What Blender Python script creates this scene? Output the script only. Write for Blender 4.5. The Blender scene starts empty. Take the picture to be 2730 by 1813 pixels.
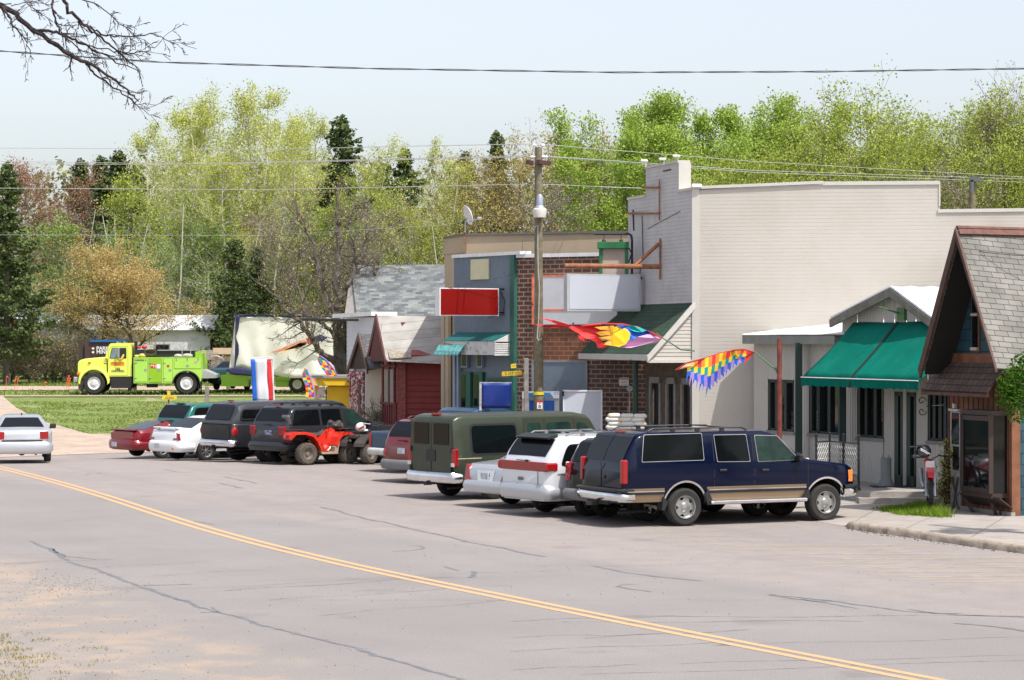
import bpy, bmesh, math, random
from mathutils import Vector, Matrix
random.seed(7)
F=6500.0; CX=1365.0; CY=900.0; CAMZ=3.9
C=bpy.context.scene.collection
OFF={}
def tz(Y):
    pts=[(0,0),(76,0),(80,-.12),(84,-.25),(88,.0),(94,.35),(106,.75),(120,1.16),(130,1.3),(175,1.5),(2000,1.6)]
    if Y<=0: return 0
    for (a,b),(c,d) in zip(pts,pts[1:]):
        if Y<=c: return b+(d-b)*(Y-a)/(c-a)
    return 1.6
def V(px,py,D): return Vector(((px-CX)/F*D, D, CAMZ-(py-CY)/F*D))
def XD(px,D): return Vector(((px-CX)/F*D, D))
def G(px,py,z=0.0):
    D=(CAMZ-z)*F/(py-CY); return Vector(((px-CX)/F*D, D, z))
# ---------- materials
MATS={}
def _nt(name):
    m=bpy.data.materials.new(name); m.use_nodes=True
    nt=m.node_tree; b=nt.nodes['Principled BSDF']; return m,nt,b
def N(nt,t,**kw):
    n=nt.nodes.new(t)
    for k,v in kw.items(): setattr(n,k,v)
    return n
def M(name,col,rough=.6,metal=0.,var=.12,vs=2.,bump=0.,bs=40.,coat=0.,spec=.5,dirt=None,ds=1.2,dirtlo=.5,dirthi=.75):
    if name in MATS: return MATS[name]
    m,nt,b=_nt(name); L=nt.links
    b.inputs['Roughness'].default_value=rough; b.inputs['Metallic'].default_value=metal
    b.inputs['Specular IOR Level'].default_value=spec
    if coat: b.inputs['Coat Weight'].default_value=coat; b.inputs['Coat Roughness'].default_value=.05
    tc=N(nt,'ShaderNodeTexCoord')
    nz=N(nt,'ShaderNodeTexNoise'); nz.inputs['Scale'].default_value=vs; nz.inputs['Detail'].default_value=5
    L.new(tc.outputs['Object'],nz.inputs['Vector'])
    mx=N(nt,'ShaderNodeMix',data_type='RGBA'); mx.inputs[6].default_value=(*[c*(1-var) for c in col],1); mx.inputs[7].default_value=(*[min(1,c*(1+var)) for c in col],1)
    mr=N(nt,'ShaderNodeMapRange'); mr.inputs[1].default_value=.3; mr.inputs[2].default_value=.7
    L.new(nz.outputs[0],mr.inputs[0]); L.new(mr.outputs[0],mx.inputs[0])
    out=mx.outputs[2]
    if dirt:
        n2=N(nt,'ShaderNodeTexNoise'); n2.inputs['Scale'].default_value=ds; n2.inputs['Detail'].default_value=8; n2.inputs['Roughness'].default_value=.65
        L.new(tc.outputs['Object'],n2.inputs['Vector'])
        r2=N(nt,'ShaderNodeMapRange'); r2.inputs[1].default_value=dirtlo; r2.inputs[2].default_value=dirthi; L.new(n2.outputs[0],r2.inputs[0])
        m2=N(nt,'ShaderNodeMix',data_type='RGBA'); L.new(r2.outputs[0],m2.inputs[0]); L.new(out,m2.inputs[6]); m2.inputs[7].default_value=(*dirt,1); out=m2.outputs[2]
    L.new(out,b.inputs['Base Color'])
    if bump:
        n3=N(nt,'ShaderNodeTexNoise'); n3.inputs['Scale'].default_value=bs; n3.inputs['Detail'].default_value=4
        L.new(tc.outputs['Object'],n3.inputs['Vector'])
        bp=N(nt,'ShaderNodeBump'); bp.inputs['Strength'].default_value=bump; bp.inputs['Distance'].default_value=.02
        L.new(n3.outputs[0],bp.inputs['Height']); L.new(bp.outputs[0],b.inputs['Normal'])
    MATS[name]=m; return m
def Mbrick(name,c1,c2,mortar,bw,bh,ms=.01,rough=.8,off=.5,third=None,bump=.5):
    m,nt,b=_nt(name); L=nt.links
    uv=N(nt,'ShaderNodeUVMap')
    br=N(nt,'ShaderNodeTexBrick'); br.offset=off
    br.inputs['Color1'].default_value=(*c1,1); br.inputs['Color2'].default_value=(*c2,1); br.inputs['Mortar'].default_value=(*mortar,1)
    br.inputs['Scale'].default_value=1; br.inputs['Brick Width'].default_value=bw; br.inputs['Row Height'].default_value=bh
    br.inputs['Mortar Size'].default_value=ms; br.inputs['Mortar Smooth'].default_value=.2; br.inputs['Bias'].default_value=0
    L.new(uv.outputs[0],br.inputs['Vector'])
    nz=N(nt,'ShaderNodeTexNoise'); nz.inputs['Scale'].default_value=1.3; nz.inputs['Detail'].default_value=6; L.new(uv.outputs[0],nz.inputs['Vector'])
    mr=N(nt,'ShaderNodeMapRange'); mr.inputs[1].default_value=.3; mr.inputs[2].default_value=.7; mr.inputs[3].default_value=.75; mr.inputs[4].default_value=1.2
    L.new(nz.outputs[0],mr.inputs[0])
    vm=N(nt,'ShaderNodeVectorMath',operation='MULTIPLY'); L.new(br.outputs['Color'],vm.inputs[0])
    cb=N(nt,'ShaderNodeCombineXYZ')
    for i in range(3): L.new(mr.outputs[0],cb.inputs[i])
    L.new(cb.outputs[0],vm.inputs[1]); L.new(vm.outputs[0],b.inputs['Base Color'])
    b.inputs['Roughness'].default_value=rough
    bp=N(nt,'ShaderNodeBump'); bp.inputs['Strength'].default_value=bump; bp.inputs['Distance'].default_value=.01
    bp.invert=True
    L.new(br.outputs['Fac'],bp.inputs['Height']); L.new(bp.outputs[0],b.inputs['Normal'])
    MATS[name]=m; return m
def Mleaf(name,c1,c2,scale=.35,trans=.35):
    m,nt,b=_nt(name); L=nt.links
    nt.nodes.remove(b); out=[n for n in nt.nodes if n.type=='OUTPUT_MATERIAL'][0]
    g=N(nt,'ShaderNodeNewGeometry'); tc=N(nt,'ShaderNodeTexCoord')
    nz=N(nt,'ShaderNodeTexNoise'); nz.inputs['Scale'].default_value=scale; nz.inputs['Detail'].default_value=3; L.new(tc.outputs['Object'],nz.inputs['Vector'])
    ad=N(nt,'ShaderNodeMath',operation='ADD'); L.new(nz.outputs[0],ad.inputs[0])
    mu=N(nt,'ShaderNodeMath',operation='MULTIPLY_ADD'); L.new(g.outputs['Random Per Island'],mu.inputs[0]); mu.inputs[1].default_value=.7; mu.inputs[2].default_value=-.35
    L.new(mu.outputs[0],ad.inputs[1])
    mr=N(nt,'ShaderNodeMapRange'); mr.inputs[1].default_value=.25; mr.inputs[2].default_value=.75; L.new(ad.outputs[0],mr.inputs[0])
    mx=N(nt,'ShaderNodeMix',data_type='RGBA'); mx.inputs[6].default_value=(*c1,1); mx.inputs[7].default_value=(*c2,1); L.new(mr.outputs[0],mx.inputs[0])
    d=N(nt,'ShaderNodeBsdfDiffuse'); t=N(nt,'ShaderNodeBsdfTranslucent'); ms=N(nt,'ShaderNodeMixShader'); ms.inputs[0].default_value=trans
    L.new(mx.outputs[2],d.inputs[0]); L.new(mx.outputs[2],t.inputs[0]); L.new(d.outputs[0],ms.inputs[1]); L.new(t.outputs[0],ms.inputs[2]); L.new(ms.outputs[0],out.inputs[0])
    MATS[name]=m; return m
# ---------- mesh builder
class MB:
    def __init__(s): s.v=[]; s.f=[]
    def add(s,vs,fs):
        o=len(s.v); s.v+= [Vector(p) for p in vs]; s.f+=[tuple(i+o for i in f) for f in fs]; return s
    def box(s,c,d,R=None,bev=0):
        x,y,z=[k/2 for k in d]; c=Vector(c)
        if bev:
            b=min(bev,x*.9,y*.9,z*.9)
            pts=[]
            # chamfered box via hull of 24 verts
            bm=bmesh.new()
            for sx in(-1,1):
                for sy in(-1,1):
                    for sz in(-1,1):
                        for p in((x,y-b,z-b),(x-b,y,z-b),(x-b,y-b,z)):
                            bm.verts.new((sx*p[0],sy*p[1],sz*p[2]))
            bmesh.ops.convex_hull(bm,input=bm.verts); bmesh.ops.dissolve_limit(bm,angle_limit=.02,verts=bm.verts,edges=bm.edges)
            bm.verts.index_update()
            vs=[v.co.copy() for v in bm.verts]; fs=[tuple(v.index for v in f.verts) for f in bm.faces]; bm.free()
        else:
            vs=[Vector((a*x,b_*y,e*z)) for a in(-1,1) for b_ in(-1,1) for e in(-1,1)]
            fs=[(0,1,3,2),(4,6,7,5),(0,4,5,1),(2,3,7,6),(0,2,6,4),(1,5,7,3)]
        if R is not None: vs=[R@p for p in vs]
        return s.add([p+c for p in vs],fs)
    def tube(s,pts,r,n=8,cap=True):
        pts=[Vector(p) for p in pts]; k=len(pts)
        rs=r if isinstance(r,(list,tuple)) else [r]*k
        ref=None; vs=[]
        for i,p in enumerate(pts):
            t=(pts[min(i+1,k-1)]-pts[max(i-1,0)])
            if t.length<1e-9: t=Vector((0,0,1))
            t.normalize()
            if ref is None: ref=Vector((0,0,1)) if abs(t.z)<.9 else Vector((1,0,0))
            a=t.cross(ref)
            if a.length<1e-4: a=t.cross(Vector((0,1,0)))
            a.normalize(); b=t.cross(a).normalized(); ref=a.cross(t)
            for j in range(n):
                th=2*math.pi*j/n; vs.append(p+(a*math.cos(th)+b*math.sin(th))*rs[i])
        fs=[(i*n+j,i*n+(j+1)%n,(i+1)*n+(j+1)%n,(i+1)*n+j) for i in range(k-1) for j in range(n)]
        if cap: fs+=[tuple(range(n-1,-1,-1)),tuple((k-1)*n+j for j in range(n))]
        return s.add(vs,fs)
    def cyl(s,c,r,h,n=16,axis='z',r2=None):
        c=Vector(c); ax={'x':Vector((1,0,0)),'y':Vector((0,1,0)),'z':Vector((0,0,1))}[axis]
        return s.tube([c-ax*h/2,c+ax*h/2],[r,r if r2 is None else r2],n)
    def lathe(s,prof,c=(0,0,0),axis='z',n=24,close=False):
        c=Vector(c); vs=[]
        for (r,h) in prof:
            for j in range(n):
                a=2*math.pi*j/n; x,y=r*math.cos(a),r*math.sin(a)
                vs.append(c+(Vector((x,y,h)) if axis=='z' else Vector((x,h,y)) if axis=='y' else Vector((h,x,y))))
        k=len(prof); rng=range(k if close else k-1)
        fs=[(i*n+j,i*n+(j+1)%n,((i+1)%k)*n+(j+1)%n,((i+1)%k)*n+j) for i in rng for j in range(n)]
        return s.add(vs,fs)
    def prism(s,poly,vec):
        vec=Vector(vec); n=len(poly); poly=[Vector(p) for p in poly]
        return s.add(poly+[p+vec for p in poly],[tuple(range(n-1,-1,-1)),tuple(range(n,2*n))]+[(i,(i+1)%n,n+(i+1)%n,n+i) for i in range(n)])
    def quad(s,*p): return s.add(p,[tuple(range(len(p)))])
    def ball(s,c,r,seg=12,rings=8,sc=(1,1,1)):
        c=Vector(c); prof=[]
        vs=[c+Vector((0,0,-r*sc[2]))]
        for i in range(1,rings):
            ph=-math.pi/2+math.pi*i/rings
            for j in range(seg):
                a=2*math.pi*j/seg; vs.append(c+Vector((r*sc[0]*math.cos(ph)*math.cos(a),r*sc[1]*math.cos(ph)*math.sin(a),r*sc[2]*math.sin(ph))))
        vs.append(c+Vector((0,0,r*sc[2]))); T=len(vs)-1
        fs=[(0,1+(j+1)%seg,1+j) for j in range(seg)]
        for i in range(rings-2):
            for j in range(seg): a=1+i*seg; fs.append((a+j,a+(j+1)%seg,a+seg+(j+1)%seg,a+seg+j))
        a=1+(rings-2)*seg; fs+=[(a+j,a+(j+1)%seg,T) for j in range(seg)]
        return s.add(vs,fs)
    def grid(s,P):
        r=len(P); c=len(P[0]); return s.add([p for row in P for p in row],[(i*c+j,i*c+j+1,(i+1)*c+j+1,(i+1)*c+j) for i in range(r-1) for j in range(c-1)])
def mesh(name,mb,mat,recalc=True,smooth=None,uv=None,off=None):
    me=bpy.data.meshes.new(name)
    vs=[v-off for v in mb.v] if off is not None else mb.v
    me.from_pydata([tuple(v) for v in vs],[],mb.f)
    if recalc:
        bm=bmesh.new(); bm.from_mesh(me); bmesh.ops.recalc_face_normals(bm,faces=bm.faces); bm.to_mesh(me); bm.free()
    if uv:
        U,W_=Vector(uv[0]),Vector(uv[1]); l=me.uv_layers.new(name='UVMap'); o=off if off is not None else Vector((0,0,0))
        for lp in me.loops:
            co=me.vertices[lp.vertex_index].co+o; l.data[lp.index].uv=(co.dot(U),co.dot(W_))
    me.materials.append(mat)
    if smooth:
        me.shade_smooth(); me.set_sharp_from_angle(angle=math.radians(smooth))
    me.update(); return me
def tag(o,label=None,cat=None,group=None,kind=None):
    if label: o['label']=label
    if cat: o['category']=cat
    if group: o['group']=group
    if kind: o['kind']=kind
    return o
def thing(name,label,cat,loc=(0,0,0),rotz=0,group=None,scale=1):
    o=bpy.data.objects.new(name,None); C.objects.link(o); o.location=loc; o.rotation_euler=(0,0,rotz); o.empty_display_size=.2
    o.scale=(scale,)*3
    tag(o,label,cat,group); OFF[o.name]=Vector(loc) if not rotz else Vector((0,0,0)); return o
def local(o): OFF[o.name]=Vector((0,0,0)); return o
def part(name,mb,mat,parent=None,label=None,smooth=None,uv=None,recalc=True):
    if parent is None:
        xs=[v.x for v in mb.v]; ys=[v.y for v in mb.v]; zs=[v.z for v in mb.v]
        off=Vector(((min(xs)+max(xs))/2,(min(ys)+max(ys))/2,min(zs)))
    else: off=OFF.get(parent.name,Vector((0,0,0)))
    me=mesh(name,mb,mat,recalc,smooth,uv,off)
    o=bpy.data.objects.new(name,me); C.objects.link(o)
    if parent is None: o.location=off
    else: o.parent=parent
    OFF[o.name]=off
    if label: o['label']=label
    return o
def solo(name,mb,mat,label,cat,group=None,**k):
    o=part(name,mb,mat,None,**k); return tag(o,label,cat,group)
def struct(name,mb,mat,kind='structure',**k):
    o=part(name,mb,mat,None,**k); o['kind']=kind; return o
def copytree(o,parent=None):
    c=o.copy(); C.objects.link(c)
    if parent: c.parent=parent
    for ch in list(o.children): copytree(ch,c)
    return c
class Plane:
    """vertical plane through plan points A,B (px,D); s metres from A to B; out = toward the camera"""
    def __init__(s,a,b):
        s.A=XD(*a); s.B=XD(*b); s.d=(s.B-s.A).normalized(); s.L=(s.B-s.A).length
        n=Vector((s.d.y,-s.d.x));
        if n.dot(-s.A)<0: n=-n
        s.n=n
    def sz(s,px,py):
        rx=(px-CX)/F; # point (rx*D,D) on line A+d*t
        den=rx*s.d.y-s.d.x
        t=(s.A.x-rx*s.A.y)/den; D=s.A.y+s.d.y*t
        return t,CAMZ-(py-CY)/F*D
    def P(s,t,z,o=0.):
        q=s.A+s.d*t+s.n*o; return Vector((q.x,q.y,z))
    def px(s,px,py,o=0.): t,z=s.sz(px,py); return s.P(t,z,o)
    @property
    def U(s): return (s.d.x,s.d.y,0)
    @property
    def NV(s): return Vector((s.n.x,s.n.y,0))
    def slab(s,mb,pxs,o=0.,th=.03,z=False):
        pts=[s.P(a,b,o) if z else s.px(a,b,o) for a,b in pxs]
        return mb.prism(pts,s.NV*(-th))
    def rect(s,mb,x0,y0,x1,y1,o=0.,th=.03):
        # rectangle with level top/bottom measured at its centre
        t0,_=s.sz(x0,y0); t1,_=s.sz(x1,y0); _,z0=s.sz((x0+x1)/2,y0); _,z1=s.sz((x0+x1)/2,y1)
        return s.slab(mb,[(t0,z0),(t1,z0),(t1,z1),(t0,z1)],o,th,z=True)
def siding(pl,poly,pitch,lap=.014,o=0.,z=True):
    """real clapboards filling a polygon (s,z)"""
    mb=MB(); zs=[p[1] for p in poly]; z0=min(zs); z1=max(zs); r=z0
    while r<z1-1e-4:
        a=r; b=min(r+pitch,z1); m=(a+b)/2; xs=[]
        for (p,q) in zip(poly,poly[1:]+poly[:1]):
            if (p[1]-m)*(q[1]-m)<0: xs.append(p[0]+(q[0]-p[0])*(m-p[1])/(q[1]-p[1]))
        xs.sort()
        for s0,s1 in zip(xs[::2],xs[1::2]):
            mb.add([pl.P(s0,a,o),pl.P(s1,a,o),pl.P(s1,a,o+lap),pl.P(s0,a,o+lap),pl.P(s0,b,o+.001),pl.P(s1,b,o+.001)],[(0,1,2,3),(3,2,5,4),(0,3,4),(1,5,2)])
        r+=pitch
    return mb
def corr(pl,t0,t1,z0,z1,pitch=.08,amp=.02,o=0.,top=None):
    mb=MB(); n=max(2,int((t1-t0)/pitch*4)); P0=[];P1=[]
    for i in range(n+1):
        t=t0+(t1-t0)*i/n; a=amp*(0,1,1,0)[i%4]
        zt=top(t) if top else z1
        P0.append(pl.P(t,z0,o+a)); P1.append(pl.P(t,zt,o+a))
    mb.grid([P0,P1]); return mb
def text(s,size,P0,U,Vv,mat,parent,name='lettering',off=.006,bold=0,center=True):
    cu=bpy.data.curves.new('t','FONT'); cu.body=s; cu.size=size; cu.extrude=0; cu.offset=bold
    if center: cu.align_x='CENTER'
    ob=bpy.data.objects.new('t',cu); C.objects.link(ob)
    dg=bpy.context.evaluated_depsgraph_get(); me=bpy.data.meshes.new_from_object(ob.evaluated_get(dg))
    U=Vector(U).normalized(); Vv=Vector(Vv).normalized(); n=U.cross(Vv)
    P0=Vector(P0); o=OFF.get(parent.name,Vector((0,0,0)))
    for v in me.vertices:
        x,y=v.co.x,v.co.y; v.co=P0+U*x+Vv*y+n*off-o
    bpy.data.objects.remove(ob); bpy.data.curves.remove(cu)
    me.materials.clear(); me.materials.append(mat); me.name=name
    r=bpy.data.objects.new(name,me); C.objects.link(r); r.parent=parent; OFF[r.name]=o; return r
def lerp(a,b,t): return a+(b-a)*t
def interp(pts,x):
    if x<=pts[0][0]: return pts[0][1]
    for (a,b),(c,d) in zip(pts,pts[1:]):
        if x<=c: return b+(d-b)*(x-a)/(c-a) if c>a else d
    return pts[-1][1]
# common materials
BLACK=M('black_plastic',(.015,.015,.017),.5); RUBBER=M('tyre_rubber',(.022,.021,.02),.85,dirt=(.12,.1,.08),dirtlo=.55,dirthi=.95,ds=6)
GLASS=M('dark_glass',(.006,.008,.009),.04,var=0,spec=.45); GLASSG=M('green_tinted_glass',(.022,.045,.038),.04,var=.3,vs=4,spec=.45)
CGLASS=M('car_glass',(.004,.005,.006),.05,var=0,spec=.22); CGLASSG=M('green_car_glass',(.014,.03,.025),.05,var=.4,vs=4,spec=.3)
CHROME=M('chrome',(.75,.76,.78),.18,1.); ALLOY=M('alloy_rim',(.4,.4,.4),.4,.8,dirt=(.2,.18,.15),ds=5); STEEL=M('dull_steel',(.42,.43,.44),.45,.8)
REDL=M('red_lens',(.3,.006,.008),.15,coat=.5); AMBER=M('amber_lens',(.75,.2,.02),.2,coat=.5); WHITEL=M('clear_lens',(.7,.7,.7),.15)
PLATE=M('plate_white',(.6,.62,.66),.4,dirt=(.2,.25,.4),ds=25,dirtlo=.5,dirthi=.6)
UNDER=M('underbody',(.02,.019,.018),.9)
WOODG=M('weathered_wood',(.23,.22,.2),.85,var=.25,vs=6,bump=.4); RUST=M('rusty_iron',(.28,.11,.05),.8,var=.35,vs=8,bump=.3)
# ---------- vehicles: a lofted body with real wheel arches, and separate parts
RIMS={}
def wheel_meshes(R,w,rim,style,rmat,key):
    if key in RIMS: return RIMS[key]
    t=MB(); h=w/2
    prof=[(rim*.97,h*.7),(rim,h*.92),(R-.05,h),(R-.018,h*.85),(R,h*.6),(R,-h*.6),(R-.018,-h*.85),(R-.05,-h),(rim,-h*.92),(rim*.97,-h*.7)]
    t.lathe(prof,axis='y',n=36,close=True)
    if 'knob' in style:
        for k in range(26):
            a=2*math.pi*k/26
            for sy in(-.55,0,.55):
                aa=a+(.12 if sy==0 else 0); Rm=Matrix.Rotation(-aa,3,'Y'); t.box(Rm@Vector((R,0,0))+Vector((0,sy*w,0))*.75,(.035,.06,.035),Rm)
    t.cyl((0,-h*.25,0),rim*.98,.02,24,'y')
    tm=mesh('wheel',t,RUBBER,smooth=35)
    r=MB(); o=-h
    r.lathe([(rim*1.0,o+.005),(rim*.985,o-.004),(rim*.93,o),(rim*.88,o+.05),(rim*.86,o+.05),(rim*.99,o+.03)],axis='y',n=32,close=True)
    if 'star' in style:
        for k in range(5):
            a=2*math.pi*k/5+.3; Rm=Matrix.Rotation(a,3,'Y')
            P=[(0.05,-.45),(.9,-.26),(.9,.26),(.05,.45)]
            r.prism([Rm@Vector((x*rim,o+.03+.02*(x>.5),y*rim)) for x,y in P],(0,.03,0))
        r.lathe([(.001,o+.0),(rim*.3,o+.01),(rim*.42,o+.04)],axis='y',n=20)
    elif 'steel' in style:
        r.lathe([(rim*.9,o+.03),(rim*.7,o+.05),(rim*.5,o+.02),(rim*.3,o+.02),(rim*.28,o-.01),(.001,o-.012)],axis='y',n=24)
        for k in range(8):
            a=2*math.pi*k/8; r.cyl((rim*.42*math.cos(a),o+.01,rim*.42*math.sin(a)),rim*.05,.03,6,'y')
    else:
        n=7 if 'seven' in style else 5
        for k in range(n):
            a=2*math.pi*k/n+.5; Rm=Matrix.Rotation(a,3,'Y'); ww=.13 if n==7 else .2; sk=.25 if n==7 else 0
            r.prism([Rm@Vector((x*rim,o+.025,y*rim)) for x,y in [(.1,-ww),(.92,-ww*.8+sk),(.92,ww*.8+sk),(.1,ww)]],(0,.03,0))
        r.lathe([(.001,o+.0),(rim*.2,o+.005),(rim*.26,o+.04)],axis='y',n=16)
    rm=mesh('rim',r,rmat,smooth=35)
    RIMS[key]=(tm,rm); return RIMS[key]
def put_wheel(root,x,y,R,ms,left,steer=0):
    w=bpy.data.objects.new('wheel',ms[0]); C.objects.link(w); w.parent=root; w.location=(x,y,R); w.rotation_euler=(0,random.uniform(0,6),0)
    e=Matrix.Rotation((math.pi if left else 0)+steer,4,'Z')@Matrix.Rotation(random.uniform(0,6),4,'Y'); w.rotation_euler=e.to_euler()
    r=bpy.data.objects.new('rim',ms[1]); C.objects.link(r); r.parent=w
class Car:
    def __init__(s,name,label,cat,loc,rot,sp,group=None):
        s.sp=sp; s.root=thing(name,label,cat,loc,rot,group); local(s.root)
        g=sp.get; s.W=sp['W']; s.x0=sp['top'][0][0]; s.x1=sp['top'][-1][0]; s.R=sp['R']; s.wb=sp['wb']
        s.paint=sp['paint']
        s.body(); s.underbody()
        ms=wheel_meshes(s.R,sp.get('tw',.24),sp.get('rim',s.R*.6),sp.get('rimstyle','five'),sp.get('rmat',ALLOY),(s.R,sp.get('tw',.24),sp.get('rim',0),sp.get('rimstyle','five'),sp.get('rmat',ALLOY).name))
        tr=s.W-sp.get('tw',.24)/2-.03
        for x in(0,s.wb):
            for l in(0,1): put_wheel(s.root,x,tr if l else -tr,s.R,ms,l)
        s.extras()
    def top(s,x): return interp(s.sp['top'],x)
    def belt(s,x): return min(interp(s.sp['belt'],x),s.top(x)-.02)
    def hw(s,x):
        d0=x-s.x0; d1=s.x1-x; e=.35; k=1.
        c0=s.sp.get('round0',.10); c1=s.sp.get('round1',.18)
        if d0<e: k-=c0*(1-d0/e)**2.4
        if d1<e*1.6: k-=c1*(1-d1/(e*1.6))**2.2
        return s.W*k
    def yside(s,x,z):
        w=s.hw(x); B=s.belt(x); th=s.sp.get('th',.2)
        if z>B: return w-.02-th*(z-B)
        zb=s.sp['sill']; t=max(0,(z-zb)/(B-zb+1e-6)); return w-.02-.055*(1-t)**2*(1)-.0*(t) + .02*math.sin(math.pi*min(1,t))
    def zbot(s,x):
        z=interp(s.sp['bot'],x) if 'bot' in s.sp else s.sp['sill']
        Ra=s.sp.get('arch',s.R+.07)
        for xw in(0,s.wb):
            d=abs(x-xw)
            if d<Ra: z=max(z,s.R+s.sp.get('archz',0)+math.sqrt(max(0,Ra*Ra-d*d))*s.sp.get('archk',1))
        return z
    def xs(s):
        X=set(); n=int((s.x1-s.x0)/.1)
        for i in range(n+1): X.add(round(s.x0+(s.x1-s.x0)*i/n,4))
        for p in s.sp['top']: X.add(round(p[0],4))
        Ra=s.sp.get('arch',s.R+.07)
        for xw in(0,s.wb):
            for k in range(17):
                X.add(round(xw+Ra*math.cos(math.pi*k/16)*.9999,4))
            X.add(round(xw-Ra-.004,4)); X.add(round(xw+Ra+.004,4))
        for d in(.02,.05,.1,.17): X.add(round(s.x0+d,4)); X.add(round(s.x1-d,4))
        return sorted(x for x in X if s.x0<=x<=s.x1)
    def sec(s,x):
        zb=s.zbot(x); T=s.top(x); B=s.belt(x); B=max(B,zb+.03); T=max(T,B+.02)
        pts=[]
        for t in(0,.08,.2,.38,.56,.74,.88,1.):
            z=zb+(B-zb)*t; pts.append((s.yside(x,z),z))
        H=T-B; r=min(.1,H*.5)
        for u in(.33,.66,1.):
            z=B+(H-r)*u; pts.append((s.yside(x,z),z))
        ye=pts[-1][0]
        rr=min(r*1.1,ye*.5)
        for a in(30,60,90):
            a=math.radians(a); pts.append((ye-rr*1.3*(1-math.cos(a)),T-r+r*.92*math.sin(a)))
        yy=pts[-1][0]; pts.append((yy*.6,T-.003)); pts.append((0,T+.004))
        return pts
    def body(s):
        X=s.xs(); P=[]
        for x in X:
            h=s.sec(x); P.append([Vector((x,-y,z)) for y,z in h]+[Vector((x,y,z)) for y,z in h[-2::-1]])
        mb=MB(); mb.grid(P); n=len(P[0])
        # caps
        for row,rev in((P[0],0),(P[-1],1)): mb.add(row,[tuple(range(n)) if rev else tuple(range(n-1,-1,-1))])
        # weld caps
        me=mesh('body',mb,s.paint,recalc=False)
        bm=bmesh.new(); bm.from_mesh(me); bmesh.ops.remove_doubles(bm,verts=bm.verts,dist=.0005); bmesh.ops.recalc_face_normals(bm,faces=bm.faces); bm.to_mesh(me); bm.free()
        me.shade_smooth(); me.set_sharp_from_angle(angle=math.radians(38))
        o=bpy.data.objects.new('body',me); C.objects.link(o); o.parent=s.root; OFF[o.name]=Vector((0,0,0)); s.b=o
    def underbody(s):
        mb=MB(); X=s.xs(); A=[];Bq=[]
        for x in X:
            z=max(s.zbot(x),.0)+.015; w=s.hw(x)-.09
            A.append(Vector((x,-w,z))); Bq.append(Vector((x,w,z)))
        mb.grid([A,Bq]); L=s.wb
        mb.box((L/2,0,s.sp['sill']+.06),(L-.9,s.W*1.5,.12)); mb.box((s.x0+.45,0,s.sp['sill']+.12),(.5,s.W*1.3,.2)); mb.tube([(0,-s.W*.8,s.R),(0,s.W*.8,s.R)],.05); mb.ball((0,0,s.R),.13)
        mb.box((s.wb+.1,0,s.sp['sill']+.12),(1.2,s.W*.9,.25)); mb.tube([(s.x0+.15,-s.W*.45,.28),(s.x0+.9,-s.W*.4,.3)],.03)
        for xw in(0,L):
            mb.box((xw,0,s.R+.15),(.5,s.W*1.2,.3))
        part('underbody',mb,UNDER,s.root)
    def pane(s,name,pts,mat,o=.007,parent=None,both=True,th=.004,round_=.03):
        mb=MB(); pts=rnd(pts,round_)
        for sg in((-1,1) if both else (-1,)):
            if sg==1: mb=MB()
            mb.prism([Vector((x,sg*(s.yside(x,z)+o),z)) for x,z in pts],(0,sg*th,0))
            part(name,mb,mat,parent or s.root)
            if not both: break
            mb=MB()
    def spatch(s,name,x0,x1,z0,z1,mat,o=.004,parent=None,both=True,nx=6,nz=5):
        r=[]
        for sg in((-1,1) if both else (-1,)):
            mb=MB(); mb.grid([[Vector((x0+(x1-x0)*i/nx,sg*(s.yside(x0+(x1-x0)*i/nx,z0+(z1-z0)*j/nz)+o),z0+(z1-z0)*j/nz)) for i in range(nx+1)] for j in range(nz+1)])
            r.append(part(name,mb,mat,parent or s.root,smooth=40))
        return r
    def door(s,x0,x1,z0,z1,hx,hz,handle=BLACK):
        for sg in(-1,1):
            sm=MB(); dm=MB()
            def g(m,a,b,c,d,o):
                
                rows=[]
                for j in range(6):
                    row=[]
                    for i in range(11):
                        x=a+(b-a)*i/10; lo=max(c,s.zbot(x)+.02); dd=min(d,max(s.top(x)-.115,s.belt(x)-.01)); z=lo+(dd-lo)*j/5; row.append(Vector((x,sg*(s.yside(x,z)+o),z)))
                    rows.append(row)
                m.grid(rows)
            g(sm,x0,x1,z0,z1,.0025); g(dm,x0+.014,x1-.014,z0+.012,z1,.006)
            d=part('door',dm,s.sp.get('doorpaint',s.paint),s.root,smooth=40); part('door_gap',sm,BLACK,d)
            hb=MB(); hb.box((hx,sg*(s.yside(hx,hz)+.018),hz),(.17,.03,.045),bev=.01); part('handle',hb,handle,d)
    def tpatch(s,name,x0,x1,mat,f=.86,o=.008,n=6,f1=None):
        """pane on the sloping front or rear of the cabin"""
        mb=MB(); rows=[]
        for i in range(n+1):
            x=lerp(x0,x1,i/n); T=s.top(x); e=.01; sl=(s.top(x+e)-s.top(x-e))/(2*e); nn=Vector((-sl,0,1)).normalized()
            y=(s.yside(x,T)-.04)*(f if f1 is None else lerp(f,f1,i/n)); p=Vector((x,0,T))+nn*o
            rows.append([p+Vector((0,k*y,-.004*abs(k))) for k in(-1,-.5,0,.5,1)])
        mb.grid(rows); return part(name,mb,mat,s.root)
    def rear(s,name,y0,y1,z0,z1,mat,o=.01,th=.02,bev=0,parent=None):
        mb=MB(); mb.box((s.x0-o+th/2,(y0+y1)/2,(z0+z1)/2),(th,abs(y1-y0),abs(z1-z0)),bev=bev); return part(name,mb,mat,parent or s.root)
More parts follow.
